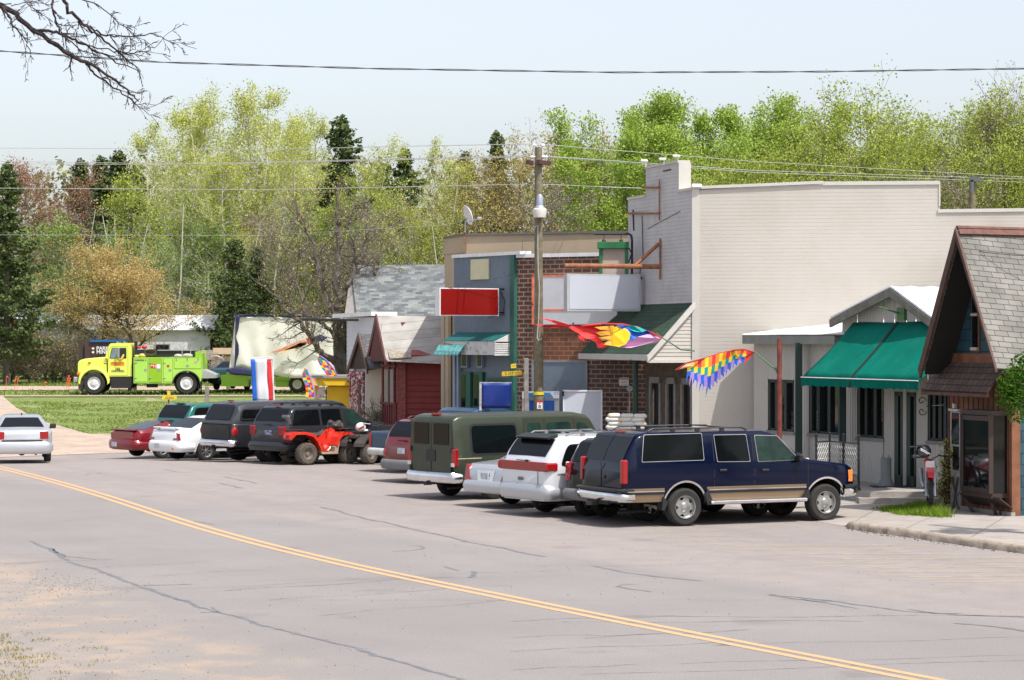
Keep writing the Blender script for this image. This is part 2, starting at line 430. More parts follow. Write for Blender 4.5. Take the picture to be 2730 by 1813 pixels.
    def bumper(s,front,z0,z1,mat,d=.12,wrap=.5,name=None,o=.05):
        mb=MB(); w=s.W; r0=[]; outer=[];inner=[]
        X=s.x1 if front else s.x0; sg=1 if front else -1
        pts=[(wrap,w-.004),(.3,w+.002),(.2,w-.0),(.12,w-.02),(.06,w-.06),(.02,w-.13),(-.01,w*.7),(-.03,w*.4),(-.04,0)]
        pl=[(X-sg*a+sg*o,-b) for a,b in pts]+[(X-sg*a+sg*o,b) for a,b in pts[-2::-1]]
        hh=z1-z0; sec=[(-.03,z0),(-.005,z0+hh*.08),(.015,z0+hh*.25),(.022,z0+hh*.5),(.015,z0+hh*.75),(-.005,z0+hh*.93),(-.03,z1),(-d,z1),(-d,z0)]
        rows=[]
        for (x,y) in pl:
            row=[]
            for (q,z) in sec:
                # push outwards from body centre
                row.append(Vector((x+sg*q*(1 if abs(y)<w*.9 else .3),y+(math.copysign(min(q,.02),y) if abs(y)>w*.5 else 0)*(1 if q>=0 else 0)-(math.copysign(d*.6,y) if q<0 and abs(y)>w*.9 else 0),z)))
            rows.append(row+[row[0]])
        mb.grid(rows); return part(name or ('bumper'),mb,mat,s.root,smooth=60)
    def extras(s): 
        for f in s.sp.get('do',[]): f(s)
def rnd(pts,r):
    out=[]; n=len(pts)
    for i,p in enumerate(pts):
        a=Vector(pts[i-1]); b=Vector(p); c=Vector(pts[(i+1)%n]); u=(a-b); v=(c-b)
        q=min(r,u.length*.4,v.length*.4); p0=b+u.normalized()*q; p1=b+v.normalized()*q
        for t in(0,.33,.67,1): out.append(tuple((p0*(1-t)+b*t)*(1-t)+(b*(1-t)+p1*t)*t))
    return out
def paint(name,c,metal=.3,rough=.28,dirty=None,coat=.45,spec=.5): return M(name,c,rough,metal,var=.05,vs=1,coat=coat,spec=spec,dirt=dirty,ds=2.5,dirtlo=.5,dirthi=1.)
def mirrors(x,z,mat=BLACK,w=.2):
    def f(s):
        for sg in(-1,1):
            mb=MB(); y=sg*(s.yside(x,z)+.12); mb.box((x,y,z+.06),(.09,w,.16),bev=.03); mb.box((x+.03,sg*(s.yside(x,z)+.03),z),(.06,.14,.05)); part('mirror',mb,mat,s.root)
    return f
def tails(z0,z1,w=.16,side=.1,mat=None,o=.012,extra=None):
    def f(s):
        for sg in(-1,1):
            mb=MB(); y=s.hw(s.x0+.04)
            mb.box((s.x0+side/2-o,sg*(y-w/2+.012),(z0+z1)/2),(side,w,z1-z0),bev=.02); o_=part('taillight',mb,mat or REDL,s.root)
            if extra:
                m2=MB(); m2.box((s.x0+side/2-o-.004,sg*(y-w/2+.012),z0+(z1-z0)*extra),(side,w*.85,(z1-z0)*.18),bev=.01); part('reverse_lamp',m2,WHITEL,o_)
    return f
def heads(z0,z1,w=.3):
    def f(s):
        for sg in(-1,1):
            mb=MB(); y=s.hw(s.x1-.05)
            mb.box((s.x1-.03,sg*(y-w/2-.05),(z0+z1)/2),(.12,w-.1,z1-z0),bev=.02); part('headlight',mb,WHITEL,s.root)
            mb=MB(); mb.box((s.x1-.1,sg*(y-.005),(z0+z1)/2),(.12,.05,(z1-z0)*.95),bev=.01); part('turn_signal',mb,AMBER,s.root)
        mb=MB(); mb.box((s.x1+.005,0,(z0+z1)/2),(.04,s.W*1.05,(z1-z0)*.9),bev=.01); part('grille',mb,BLACK,s.root)
    return f
def plate(z,y=0,mat=PLATE,o=.03,w=.3):
    return lambda s: s.rear('license_plate',y-w/2,y+w/2,z-.075,z+.075,mat,o=o)
def rack(x0,x1,z,yf=.72,mat=BLACK,cross=True):
    def f(s):
        mb=MB()
        for sg in(-1,1):
            y=sg*s.W*yf; n=4
            mb.tube([(x0,y,z),(x0+.12,y,z+.055),(x1-.12,y,z+.055),(x1,y,z)],.018,6)
            for k in range(1,n): x=lerp(x0,x1,k/n); mb.box((x,y,z+.02),(.1,.035,.06))
        if cross:
            for x in(x0+.5,x1-.5): mb.box((x,0,z+.06),(.05,s.W*yf*2,.022))
        part('roof_rack',mb,mat,s.root)
    return f
def arches(mat,w=.03,R=None,o=.012):
    def f(s):
        Ra=R or s.sp.get('arch',s.R+.07); k_=s.sp.get('archk',1); az=s.R+s.sp.get('archz',0)
        for xw in(0,s.wb):
            for sg in(-1,1):
                mb=MB(); A=[];Bq=[];Cq=[]
                for k in range(25):
                    a=math.pi*k/24
                    for (lst,rr,oo) in((A,Ra-.004,o),(Bq,Ra+w,o),(Cq,Ra-.01,-.06)):
                        x=xw+rr*math.cos(a); z=az+rr*math.sin(a)*k_; z=max(z,s.sp['sill']-.02); lst.append(Vector((x,sg*(s.yside(x,max(z,s.sp['sill']))+oo),z)))
                mb.grid([Cq,A,Bq]); part('wheel_arch_trim',mb,mat,s.root,smooth=60)
    return f
def place(px,D,theta,wheel,W,tw=.24,dz=0):
    """world location of the rear axle centre, from the pixel column and depth of one rear wheel; theta from the image plane (deg)"""
    t=math.radians(theta); left=Vector((-math.sin(t),math.cos(t))); tr=W-tw/2-.03
    p=XD(px,D); q=p+left*(tr if wheel=='near' else -tr)
    return (q.x,q.y,tz(q.y)+dz),t
navy=paint('navy_paint',(.0006,.0032,.02),0,.14,coat=0,spec=.32); tanp=paint('tan_lower_paint',(.27,.19,.12),.5,.35); tanb=M('tan_bumper',(.3,.25,.2),.5)
blk=paint('black_paint',(.004,.005,.008),0,.15,coat=0,spec=.35); silver=paint('silver_paint',(.5,.52,.55),.5,.3); whitep=paint('white_paint',(.78,.8,.82),.0,.25)
whsil=paint('pale_silver_paint',(.68,.7,.74),.25,.3); greenp=paint('olive_van_paint',(.045,.055,.036),.25,.35,(.07,.07,.05),coat=.1,spec=.4); redp=paint('dark_red_paint',(.17,.006,.01),.2); tealp=paint('teal_paint',(.02,.14,.12),.35)
greyp=paint('graphite_paint',(.026,.028,.033),.1,.2,coat=0,spec=.45); greys=paint('graphite_cap_paint',(.04,.043,.05),.1,.2,coat=0,spec=.5); bluep=paint('steel_blue_paint',(.012,.055,.12),.2); maroon=paint('crimson_coupe_paint',(.2,.006,.014),.2)
GREYPL=M('grey_plastic',(.16,.16,.165),.55,var=.15); LOWG=M('lower_silver',(.32,.33,.35),.4,.5,dirt=(.24,.22,.2),ds=5)
TAIL2=M('dark_red_lens',(.22,.008,.012),.15,coat=.5)
def wiper(x,z,y=0,l=.4):
    def f(s):
        mb=MB(); mb.box((x,y,z),(.02,l,.018)); mb.box((x-.01,y-l*.3,z+.0),(.05,.05,.04)); part('rear_wiper',mb,BLACK,s.root)
    return f
# --- navy long SUV
def sub_do(s):
    for nm,p in(('quarter',[(-1.0,1.33),(-.9,1.86),(.42,1.87),(.42,1.34)]),('rear',[(.74,1.3),(.71,1.83),(1.46,1.83),(1.5,1.29)])):
        s.pane('window_trim',[(x+(.012 if i in(2,3) else -.012),z+(.012 if i in(1,2) else -.012)) for i,(x,z) in enumerate(p)],STEEL,.0085)
        s.pane('side_window',p,CGLASS,.011)
    s.door(.66,1.6,.6,1.9,.86,1.12); s.door(1.63,2.9,.6,1.88,1.86,1.1)
    p=[(1.7,1.28),(1.67,1.81),(2.2,1.79),(2.68,1.3)]
    s.pane('window_trim',[(1.688,1.27),(1.658,1.822),(2.21,1.802),(2.705,1.292)],STEEL,.009); s.pane('side_window',p,CGLASSG,.014)
    s.pane('side_window',[(.74,1.3),(.71,1.83),(1.46,1.83),(1.5,1.29)],CGLASS,.013)
    for a,b in((s.x0+.06,-.49),(.49,s.wb-.49)):
        for q in s.spatch('lower_panel',a,b,.51,.79,tanp,.009): pass
        s.spatch('body_trim',a+.05,b,.66,.715,BLACK,.02); s.spatch('body_trim',a+.05,b,.715,.74,CHROME,.024)
    s.tpatch('windshield',2.74,2.2,CGLASS,.94)
    # barn doors at the back with two big panes
    for sg in(-1,1):
        mb=MB(); rows=[]
        for i in range(7):
            x=lerp(-1.36,-1.05,i/6); T=s.top(x); sl=(s.top(x+.01)-s.top(x-.01))/.02; nn=Vector((-sl,0,1)).normalized(); y=s.yside(x,T)-.06
            rows.append([Vector((x,0,T))+nn*.008+Vector((0,sg*k,0)) for k in(.02,y*.5,y)])
        mb.grid(rows); part('rear_window',mb,CGLASS,s.root)
    mb=MB(); mb.box((s.x0-.006,0,.95),(.012,.012,.7)); part('door_gap',mb,BLACK,s.root)
    mb=MB(); mb.box((s.x0-.012,-.12,1.0),(.02,.13,.07),bev=.01); part('rear_handle',mb,BLACK,s.root)
    mb=MB(); mb.box((-.98,0,1.9),(.08,.35,.04),bev=.01); part('brake_light',mb,REDL,s.root)
    for sg in(-1,1):
        mb=MB(); mb.box((s.x0+.06,sg*(s.hw(s.x0+.06)-.035),1.12),(.15,.12,.5),bev=.03); part('taillight',mb,REDL,s.root)
        mb=MB(); mb.tube([(.55,sg*(s.W+.03),.47),(2.82,sg*(s.W+.03),.47)],.045,8); mb.box((1.7,sg*(s.W-.0),.48),(2.2,.16,.02)); part('side_step',mb,CHROME,s.root)
        mf=MB(); mf.prism([(.44,sg*s.W,.62),(.5,sg*s.W,.75),(.62,sg*s.W,.5),(.7,sg*s.W,.42),(.5,sg*s.W,.42)],(0,-sg*.22,0)); part('mud_flap',mf,BLACK,s.root); mf=MB(); mf.prism([(-.42,sg*s.W,.5),(-.52,sg*s.W,.62),(-.56,sg*s.W,.35),(-.5,sg*s.W,.33)],(0,-sg*.22,0)); part('mud_flap',mf,BLACK,s.root); mf=MB(); mf.prism([(2.9,sg*s.W,.72),(2.94,sg*s.W,.5),(2.8,sg*s.W,.42),(2.72,sg*s.W,.45)],(0,-sg*.22,0)); part('mud_flap',mf,BLACK,s.root)
    s.bumper(0,.52,.72,CHROME,o=.1,wrap=.35); s.bumper(0,.72,.79,BLACK,o=.12,wrap=.35,name='bumper_step'); s.bumper(1,.5,.72,CHROME,o=.1,wrap=.4); s.bumper(1,.66,.76,BLACK,o=.12,wrap=.4,name='bumper_pad')
    mb=MB(); mb.box((s.x0-.2,0,.46),(.3,.07,.07)); mb.box((s.x0-.06,0,.5),(.06,.9,.1)); part('tow_hitch',mb,UNDER,s.root)
SUB=dict(wb=3.34,W=1.0,R=.39,tw=.27,rim=.235,rimstyle='star',sill=.5,arch=.475,archz=.03,paint=navy,th=.2,round0=.12,round1=.1,
 top=[(-1.42,1.12),(-1.37,1.3),(-1.25,1.58),(-1.1,1.82),(-1.0,1.89),(-.8,1.92),(1.9,1.92),(2.08,1.88),(2.2,1.82),(2.78,1.33),(2.95,1.3),(3.85,1.19),(4.0,1.13),(4.06,1.0)],
 belt=[(-1.42,1.08),(-1.2,1.28),(1,1.27),(2.75,1.24),(3.9,1.08),(4.06,.94)],
 do=[sub_do,arches(CHROME,.035),mirrors(2.62,1.28),heads(.8,1.06,.28),rack(-.75,1.55,1.925,.74),plate(.62,.35,o=.13)])
loc,t=place(1818,50.5,25,'near',1.0,.27)
sub_=Car('parked_suv','long navy blue sport utility with tan lower panels, nose at the curb end','suv',loc,t,SUB,'vehicles parked nose-in along the street'); sub_.root.scale=(1.02,)*3
# --- black mid-size SUV behind
def tb_do(s):
    s.tpatch('rear_window',-.94,-.66,CGLASS,.93)
    for p in([(-.75,1.2),(-.6,1.6),(.3,1.64),(.3,1.19)],[(.38,1.19),(.38,1.64),(1.15,1.63),(1.2,1.18)]): s.pane('side_window',p,CGLASS,.009)
    s.door(.32,1.25,.5,1.64,.5,1.05); s.door(1.27,2.3,.5,1.63,1.45,1.03); s.pane('side_window',[(1.3,1.18),(1.28,1.62),(1.7,1.58),(2.15,1.2)],CGLASSG,.012)
    s.tpatch('windshield',2.3,1.75,CGLASS,.93)
    for sg in(-1,1):
        y=s.hw(s.x0+.05)-.09
        mb=MB(); mb.box((s.x0+.05,sg*y,1.02),(.14,.18,.42),bev=.03); o=part('taillight',mb,TAIL2,s.root)
        mb=MB(); mb.ball((s.x0-.0,sg*y,1.12),.085,sc=(.5,1,1)); mb.ball((s.x0-.0,sg*y,.9),.085,sc=(.5,1,1)); part('lamp_disc',mb,REDL,o)
    mb=MB(); mb.box((-.62,0,1.735),(.1,.4,.035),bev=.01); part('brake_light',mb,REDL,s.root)
    s.bumper(0,.42,.66,GREYPL,o=.09); s.bumper(1,.4,.64,GREYPL,o=.09)
TBL=dict(wb=2.87,W=.95,R=.37,tw=.25,rim=.21,sill=.42,paint=blk,th=.24,round0=.14,round1=.2,
 top=[(-1.02,.95),(-.98,1.15),(-.9,1.32),(-.7,1.66),(-.55,1.74),(1.3,1.74),(1.7,1.66),(2.35,1.2),(2.5,1.17),(3.4,1.06),(3.65,.95),(3.78,.75)],
 belt=[(-1.02,.9),(-.9,1.15),(2.3,1.1),(3.5,.96),(3.78,.7)],do=[tb_do,mirrors(2.15,1.15),heads(.72,.92),rack(-.4,1.5,1.745,.7,STEEL),wiper(-.95,1.25),plate(.85,0,o=.02)])
loc,t=place(1616,53.1,32,'far',.95)
Car('parked_suv','black sport utility with round red lamps, mostly hidden between navy and pale vehicles','suv',loc,t,TBL,'vehicles parked nose-in along the street')
# --- pale minivan with full-width red lamp band
def ody_do(s):
    s.tpatch('rear_window',-1.06,-.78,CGLASS,.93)
    mb=MB(); mb.prism([(-.95,-.62,1.72),(-.66,-.62,1.8),(-.66,-.62,1.74),(-.9,-.62,1.68)],(0,1.24,0)); part('spoiler',mb,BLACK,s.root)
    s.pane('side_window',[(-.8,1.12),(-.72,1.3),(-.55,1.58),(.25,1.6),(.28,1.1)],CGLASS,.009,round_=.12)
    s.pane('side_window',[(.4,1.1),(.4,1.6),(1.35,1.6),(1.4,1.09)],CGLASS,.009); s.door(.34,1.45,.45,1.62,.5,.98,whsil); s.door(1.48,2.5,.45,1.6,1.7,.97,whsil); s.pane('side_window',[(1.55,1.1),(1.52,1.58),(1.9,1.54),(2.4,1.12)],CGLASSG,.012)
    s.tpatch('windshield',2.65,1.85,CGLASS,.92)
    s.rear('lamp_band',-.9,.9,1.0,1.2,REDL,o=.015,th=.05,bev=.01)
    for sg in(-1,1):
        mb=MB(); mb.box((s.x0+.12,sg*(s.hw(s.x0+.2)-.03),1.1),(.32,.1,.18),bev=.03); part('taillight',mb,REDL,s.root)
    s.bumper(0,.38,.72,silver,o=.05,wrap=.7); s.bumper(1,.35,.65,silver,o=.05,wrap=.6)
    s.spatch('body_trim',-.9,-.45,.93,.96,GREYPL,.01); s.spatch('body_trim',.45,2.45,.66,.7,GREYPL,.014)
    mb=MB(); mb.box((s.x0-.012,.08,.82),(.02,.2,.07),bev=.01); part('rear_handle',mb,GREYPL,s.root)
    mb=MB(); mb.box((s.x0-.006,-.58,.85),(.01,.008,.32)); part('door_gap',mb,BLACK,s.root)
ODY=dict(wb=3.0,W=.96,R=.335,tw=.23,rim=.2,rimstyle='five',sill=.36,paint=whsil,th=.22,round0=.16,round1=.3,
 top=[(-1.16,1.05),(-1.12,1.22),(-1.0,1.42),(-.8,1.68),(-.65,1.75),(1.4,1.76),(1.9,1.66),(2.7,1.14),(2.85,1.1),(3.5,.95),(3.8,.72),(3.86,.6)],
 belt=[(-1.16,1.0),(-1.0,1.08),(2.5,1.05),(3.4,.88),(3.86,.55)],do=[ody_do,mirrors(2.35,1.08,whsil),heads(.66,.84),wiper(-1.16,1.22,.0,.5),rack(-.5,1.3,1.765,.72,GREYPL)])
loc,t=place(1454,V(0,0,1).y*25350/464,34,'far',.96)
Car('parked_minivan','pale silver minivan with a red lamp band across its tailgate','minivan',loc,t,ODY,'vehicles parked nose-in along the street')
# --- big silver sedan
def lin_do(s):
    s.tpatch('rear_window',-.25,.22,CGLASS,.9); s.tpatch('windshield',2.15,1.55,CGLASS,.9)
    s.pane('side_window',[(.0,1.0),(.28,1.26),(.75,1.36),(.75,1.0)],CGLASS,.009); s.door(.3,1.0,.42,1.3,.5,.9,silver); s.door(1.02,2.0,.42,1.32,1.2,.9,silver)
    s.pane('side_window',[(.85,1.0),(.85,1.37),(1.35,1.36),(1.85,1.02)],CGLASS,.013)
    for sg in(-1,1):
        mb=MB(); y=sg*(s.hw(s.x0+.05)-.12); mb.prism([(s.x0-.02,y-sg*.12,.62),(s.x0-.02,y+sg*.12,.62),(s.x0+.04,y+sg*.12,.98),(s.x0+.04,y+sg*.02,.98)],(.14,0,0)); part('taillight',mb,REDL,s.root)
    mb=MB(); mb.prism([(s.x0-.02,-.3,.62),(s.x0-.02,.3,.62),(s.x0+.01,.36,.86),(s.x0+.01,-.36,.86)],(.05,0,0)); o=part('plate_frame',mb,CHROME,s.root)
    mb=MB(); mb.box((s.x0-.03,0,.73),(.02,.3,.15)); part('license_plate',mb,PLATE,o)
    s.bumper(0,.34,.62,silver,o=.05,wrap=.6); s.bumper(1,.34,.6,silver,o=.08,wrap=.6); s.spatch('body_trim',.5,2.4,.55,.58,CHROME,.012)
LIN=dict(wb=2.99,W=.97,R=.335,tw=.22,rim=.2,rimstyle='seven',sill=.34,paint=silver,th=.5,round0=.18,round1=.25,
 top=[(-1.3,.72),(-1.26,.9),(-1.15,.99),(-.4,1.05),(-.28,1.07),(.28,1.4),(.5,1.44),(1.2,1.45),(1.5,1.41),(2.2,1.05),(2.4,1.02),(3.6,.9),(3.85,.8),(3.95,.6)],
 belt=[(-1.3,.65),(-1.1,.9),(-.3,.98),(2.2,.97),(3.5,.84),(3.95,.55)],do=[lin_do,mirrors(1.95,1.0,silver),heads(.6,.78)])
loc,t=place(1364,V(0,0,1).y*25350/443,35,'far',.97)
Car('parked_sedan','large silver sedan with slanted red lamps and a blank plate, trunk toward the street','sedan',loc,t,LIN,'vehicles parked nose-in along the street')
# --- olive full-size van
def van_do(s):
    for sg in(-1,1):
        s.rear('rear_door',sg*.02,sg*.82,.68,1.86,greenp,o=.012,th=.02)
        mb=MB(); mb.grid([[Vector((s.x0-.026,y,z)) for y in(sg*.1,sg*.4,sg*.7)] for z in(1.33,1.45,1.6,1.72,1.84)]); part('rear_window',mb,CGLASS,s.root)
        mb=MB(); mb.box((s.x0+.03,sg*(s.hw(s.x0+.05)-.07),1.03),(.12,.16,.42),bev=.02); o=part('taillight',mb,REDL,s.root)
        mb=MB(); mb.box((s.x0-.032,sg*(s.hw(s.x0+.05)-.08),.86),(.02,.12,.09)); part('reverse_lamp',mb,WHITEL,o)
    for sg in(-1,1):
        for z in(.75,1.2): mb=MB(); mb.box((s.x0-.03,sg*.82,z),(.03,.03,.12)); part('hinge',mb,BLACK,s.root)
    s.rear('plate_recess',-.17,.2,.93,1.2,BLACK,o=.03,th=.02,bev=.005)
    s.pane('window_trim',[(-.72,1.08),(-.72,1.83),(.72,1.83),(.72,1.08)],BLACK,.004,round_=.12)
    s.pane('side_window',[(-.67,1.13),(-.67,1.78),(.67,1.78),(.67,1.13)],CGLASS,.012,round_=.1)
    s.door(.92,1.55,.55,1.94,1.48,1.15); s.door(1.57,2.5,.55,1.94,1.7,1.15); s.door(2.52,3.3,.55,1.9,2.65,1.12)
    s.pane('side_window',[(1.05,1.2),(1.05,1.82),(1.46,1.82),(1.46,1.2)],CGLASSG,.012,round_=.08)
    s.pane('side_window',[(1.64,1.3),(1.64,1.82),(2.4,1.82),(2.4,1.3)],CGLASSG,.012,round_=.08)
    s.pane('side_window',[(2.6,1.25),(2.6,1.8),(2.85,1.79),(3.25,1.3)],CGLASSG,.012,round_=.05)
    s.tpatch('windshield',3.42,3.02,CGLASS,.93)
    s.spatch('body_trim',-1.1,-.42,1.0,1.02,M('beige_pinstripe',(.4,.36,.27)),.006); s.spatch('body_trim',.42,3.2,1.0,1.02,MATS['beige_pinstripe'],.012)
    s.bumper(0,.42,.68,CHROME,o=.12,wrap=.25); s.bumper(1,.42,.64,CHROME,o=.1,wrap=.3)
    mb=MB(); mb.box((s.x0+.14,0,2.055),(.1,.3,.05),bev=.01); part('brake_light',mb,REDL,s.root)
    mb=MB(); mb.box((s.x0-.02,0,.4),(.25,.5,.05)); mb.box((s.x0-.12,0,.38),(.2,.07,.06)); part('tow_hitch',mb,UNDER,s.root)
    mb=MB(); mb.tube([(s.x0-.15,-.03,.68),(s.x0-.17,-.01,.55),(s.x0-.15,.0,.4),(s.x0-.14,-.04,.35)],.008,5); part('cable',mb,BLACK,s.root)
VAN=dict(wb=3.5,W=1.0,R=.37,tw=.23,rim=.2,rimstyle='steel',rmat=STEEL,sill=.46,paint=greenp,th=.13,round0=.05,round1=.2,
 top=[(-1.18,1.9),(-1.14,1.98),(-1.05,2.03),(-.9,2.06),(2.6,2.06),(2.95,2.0),(3.05,1.93),(3.45,1.3),(3.55,1.24),(4.0,1.1),(4.18,.98),(4.22,.8)],
 belt=[(-1.18,1.06),(3.3,1.1),(3.6,1.05),(4.22,.75)],do=[van_do,mirrors(3.2,1.3),heads(.72,.94)])
loc,t=place(1200,V(0,0,1).y*60.2,38,'far',1.0)
Car('parked_van','olive green full-size van with a chrome rear bumper and twin rear doors','van',loc,t,VAN,'vehicles parked nose-in along the street')
# --- red minivan
def cara(paintm,label,name,loc,t,low=None,dy=0,rk=True):
    def do(s):
        s.tpatch('rear_window',-.98,-.7,CGLASS,.93)
        s.pane('side_window',[(-.78,1.1),(-.6,1.55),(.25,1.58),(.28,1.1)],CGLASS,.009,round_=.1); s.pane('side_window',[(.38,1.1),(.38,1.58),(1.3,1.58),(1.34,1.08)],CGLASS,.009)
        s.door(.33,1.38,.45,1.6,.45,.97,BLACK); s.door(1.4,2.35,.45,1.57,1.6,.96,BLACK); s.pane('side_window',[(1.48,1.09),(1.46,1.55),(1.8,1.5),(2.25,1.12)],CGLASSG,.012)
        s.tpatch('windshield',2.55,1.75,CGLASS,.92)
        if low: s.bumper(0,.36,.62,low,o=.09,wrap=.7); s.spatch('lower_panel',.42,s.wb-.42,.38,.56,low,.006)
        else: s.bumper(0,.36,.62,paintm,o=.09,wrap=.7)
        s.bumper(1,.34,.6,low or paintm,o=.08,wrap=.6)
        for sg in(-1,1):
            mb=MB(); mb.ball((s.x0+.06,sg*(s.hw(s.x0+.06)-.1),.8),.14,sc=(.6,1,1.1)); part('taillight',mb,REDL if low else REDL,s.root)
        mb=MB(); mb.box((-.62,0,1.7),(.1,.5,.03),bev=.01); part('spoiler',mb,paintm,s.root)
    sp=dict(wb=2.87,W=.97,R=.33,tw=.22,rim=.19,rimstyle='five',sill=.35,paint=paintm,th=.24,round0=.17,round1=.3,
     top=[(-1.08,.98),(-1.03,1.14),(-.9,1.38),(-.7,1.63),(-.55,1.69),(1.3,1.7),(1.8,1.6),(2.6,1.12),(2.75,1.08),(3.4,.93),(3.7,.7),(3.76,.58)],
     belt=[(-1.08,.93),(-.9,1.05),(2.4,1.02),(3.3,.86),(3.76,.53)],do=[do,mirrors(2.2,1.05),heads(.62,.8),wiper(-1.06,1.14,0,.45),plate(.86,0)]+([rack(-.4,1.2,1.7,.7)] if rk else []))
    return Car(name,label,'minivan',loc,t,sp,'vehicles parked nose-in along the street')
loc,t=place(1110,V(0,0,1).y*66.7,38,'far',.97)
cara(redp,'dark red minivan with a grey rear bumper behind the olive van','parked_minivan',loc,t,GREYPL)
# --- pickups
def pickup(paintm,label,loc,t,topper=None,flat=False,name='parked_pickup'):
    def do(s):
        # bed and cab are one body; tailgate is its own panel
        s.rear('tailgate',-.76,.76,.72,1.12 if not topper else 1.1,paintm,o=.02,th=.03,bev=.01)
        mb=MB(); mb.box((s.x0-.03,0,1.0),(.02,.18,.07),bev=.01); part('rear_handle',mb,BLACK,s.root)
        for sg in(-1,1):
            mb=MB()
            if flat: mb.ball((s.x0+.08,sg*(s.hw(s.x0+.1)-.04),.95),.14,sc=(.8,.55,1.05)); 
            else: mb.box((s.x0+.03,sg*(s.hw(s.x0+.05)-.06),.92),(.12,.12,.4),bev=.02)
            part('taillight',mb,REDL,s.root)
        s.bumper(0,.5,.7,CHROME if topper else M('pale_step_bumper',(.5,.5,.48),.5,var=.2),o=.13,wrap=.2); s.bumper(1,.48,.68,CHROME,o=.1)
        s.door(2.0,3.0,.55,1.65,2.15,1.1,paintm); s.tpatch('windshield',3.2,2.75,CGLASS,.93)
        s.pane('side_window',[(1.98,1.25),(1.98,1.7),(2.6,1.68),(3.0,1.28)],CGLASS,.012)
        s.pane('side_window',[(1.35,1.25),(1.35,1.7),(1.85,1.7),(1.88,1.25)],CGLASS,.009)
        mb=MB(); mb.box((s.x0-.1,0,.46),(.3,.08,.08)); mb.box((s.x0+.1,0,.5),(.3,1.,.1)); mb.tube([(s.x0+.1,-.5,.38),(s.x0+.8,-.5,.42)],.035); part('tow_hitch',mb,UNDER,s.root)
        if topper:
            # separate fibreglass cap over the bed
            rows=[]
            for x,T,k in[(s.x0-.02,1.2,.0),(s.x0+.06,1.34,.01),(s.x0+.25,1.68,.03),(s.x0+.42,1.8,.05),(s.x0+.6,1.83,.05),(1.12,1.83,.05)]:
                r=[]
                for y,z in[(.93,1.16),(.92,1.3),(.88,1.5),(.83,1.68),(.78,1.77),(.68,1.82),(.0,1.84)]:
                    z=min(z,T-(.0 if y<.5 else .012)); r.append((y*(.93 if x<s.x0+.1 else 1),z))
                rows.append([Vector((x,-y,z)) for y,z in r]+[Vector((x,y,z)) for y,z in r[-2::-1]])
            mb=MB(); mb.grid(rows); n=len(rows[0]); mb.add(rows[0],[tuple(range(n))]); mb.add(rows[-1],[tuple(range(n))]); cap=part('bed_cap',mb,topper,s.root,smooth=40)
            mb=MB(); mb.grid([[Vector((x,y*k,z)) for k in(-1,0,1)] for x,z,y in[(s.x0+.05,1.27,.72),(s.x0+.12,1.42,.7),(s.x0+.25,1.65,.66),(s.x0+.3,1.71,.64)]]); 
            mb.v=[v+Vector((-.035,0,.03)) for v in mb.v]; part('rear_window',mb,CGLASS,cap)
            for sg in(-1,1):
                mb=MB(); pts=rnd([(-1.0,1.3),(-.9,1.62),(.95,1.62),(.98,1.3)],.1)
                mb.prism([Vector((x,sg*(.945-.19*(z-1.25)+.01),z)) for x,z in pts],(0,sg*.01,0)); part('window_trim',mb,BLACK,cap)
                mb=MB(); pts=rnd([(-.96,1.33),(-.87,1.59),(.92,1.59),(.94,1.33)],.08)
                mb.prism([Vector((x,sg*(.945-.19*(z-1.25)+.021),z)) for x,z in pts],(0,sg*.004,0)); part('side_window',mb,CGLASS,cap)
            mb=MB(); mb.box((s.x0+.5,0,1.85),(.1,.25,.03),bev=.01); part('brake_light',mb,REDL,cap)
    sp=dict(wb=3.55,W=.99,R=.38,tw=.26,rim=.21,rimstyle='five',sill=.5,paint=paintm,th=.2,round0=.06,round1=.2,arch=.47,archz=.02,
     top=[(-1.25,1.14),(-1.2,1.18),(1.12,1.2),(1.14,1.3),(1.22,1.74),(1.4,1.83),(2.4,1.83),(2.7,1.76),(3.25,1.25),(3.4,1.22),(4.2,1.12),(4.35,1.0),(4.42,.8)],
     belt=[(-1.25,1.1),(1.1,1.15),(3.2,1.15),(4.2,1.0),(4.42,.75)],do=[do,mirrors(2.98,1.2),heads(.78,.98),plate(.6,0 if topper else .3,o=.16)])
    return Car(name,label,'pickup truck',loc,t,sp,'vehicles parked nose-in along the street')
loc,t=place(710,77.2,37,'near',.99); pickup(greyp,'graphite pickup with a matching bed cap and chrome bumper',loc,t,greys,True).root.scale=(1.06,)*3
loc,t=place(1078,71.,40,'far',.99); loc=(XD(1128,71.2).x,71.2,0); pickup(bluep,'blue pickup with open bed, beside the dark red minivan',loc,t)
# --- grey SUV
def gc_do(s):
    s.tpatch('rear_window',-.88,-.62,CGLASS,.92)
    for p in([(-.7,1.16),(-.52,1.58),(.33,1.6),(.33,1.15)],[(.42,1.15),(.42,1.6),(1.12,1.6),(1.16,1.14)]): s.pane('side_window',p,CGLASS,.013)
    s.door(.36,1.24,.48,1.62,.5,1.03,greyp); s.door(1.26,2.2,.48,1.6,1.42,1.02,greyp); s.pane('side_window',[(1.32,1.14),(1.3,1.58),(1.65,1.54),(2.1,1.16)],CGLASSG,.013); s.pane('side_window',[(.42,1.15),(.42,1.6),(1.12,1.6),(1.16,1.14)],CGLASS,.0135)
    s.tpatch('windshield',2.3,1.68,CGLASS,.93); s.bumper(0,.4,.66,greyp,o=.09); s.bumper(1,.4,.64,greyp,o=.09)
    mb=MB(); mb.box((-.58,0,1.72),(.1,.25,.03),bev=.01); part('brake_light',mb,REDL,s.root)
    s.spatch('body_trim',.45,2.2,.62,.7,GREYPL,.012)
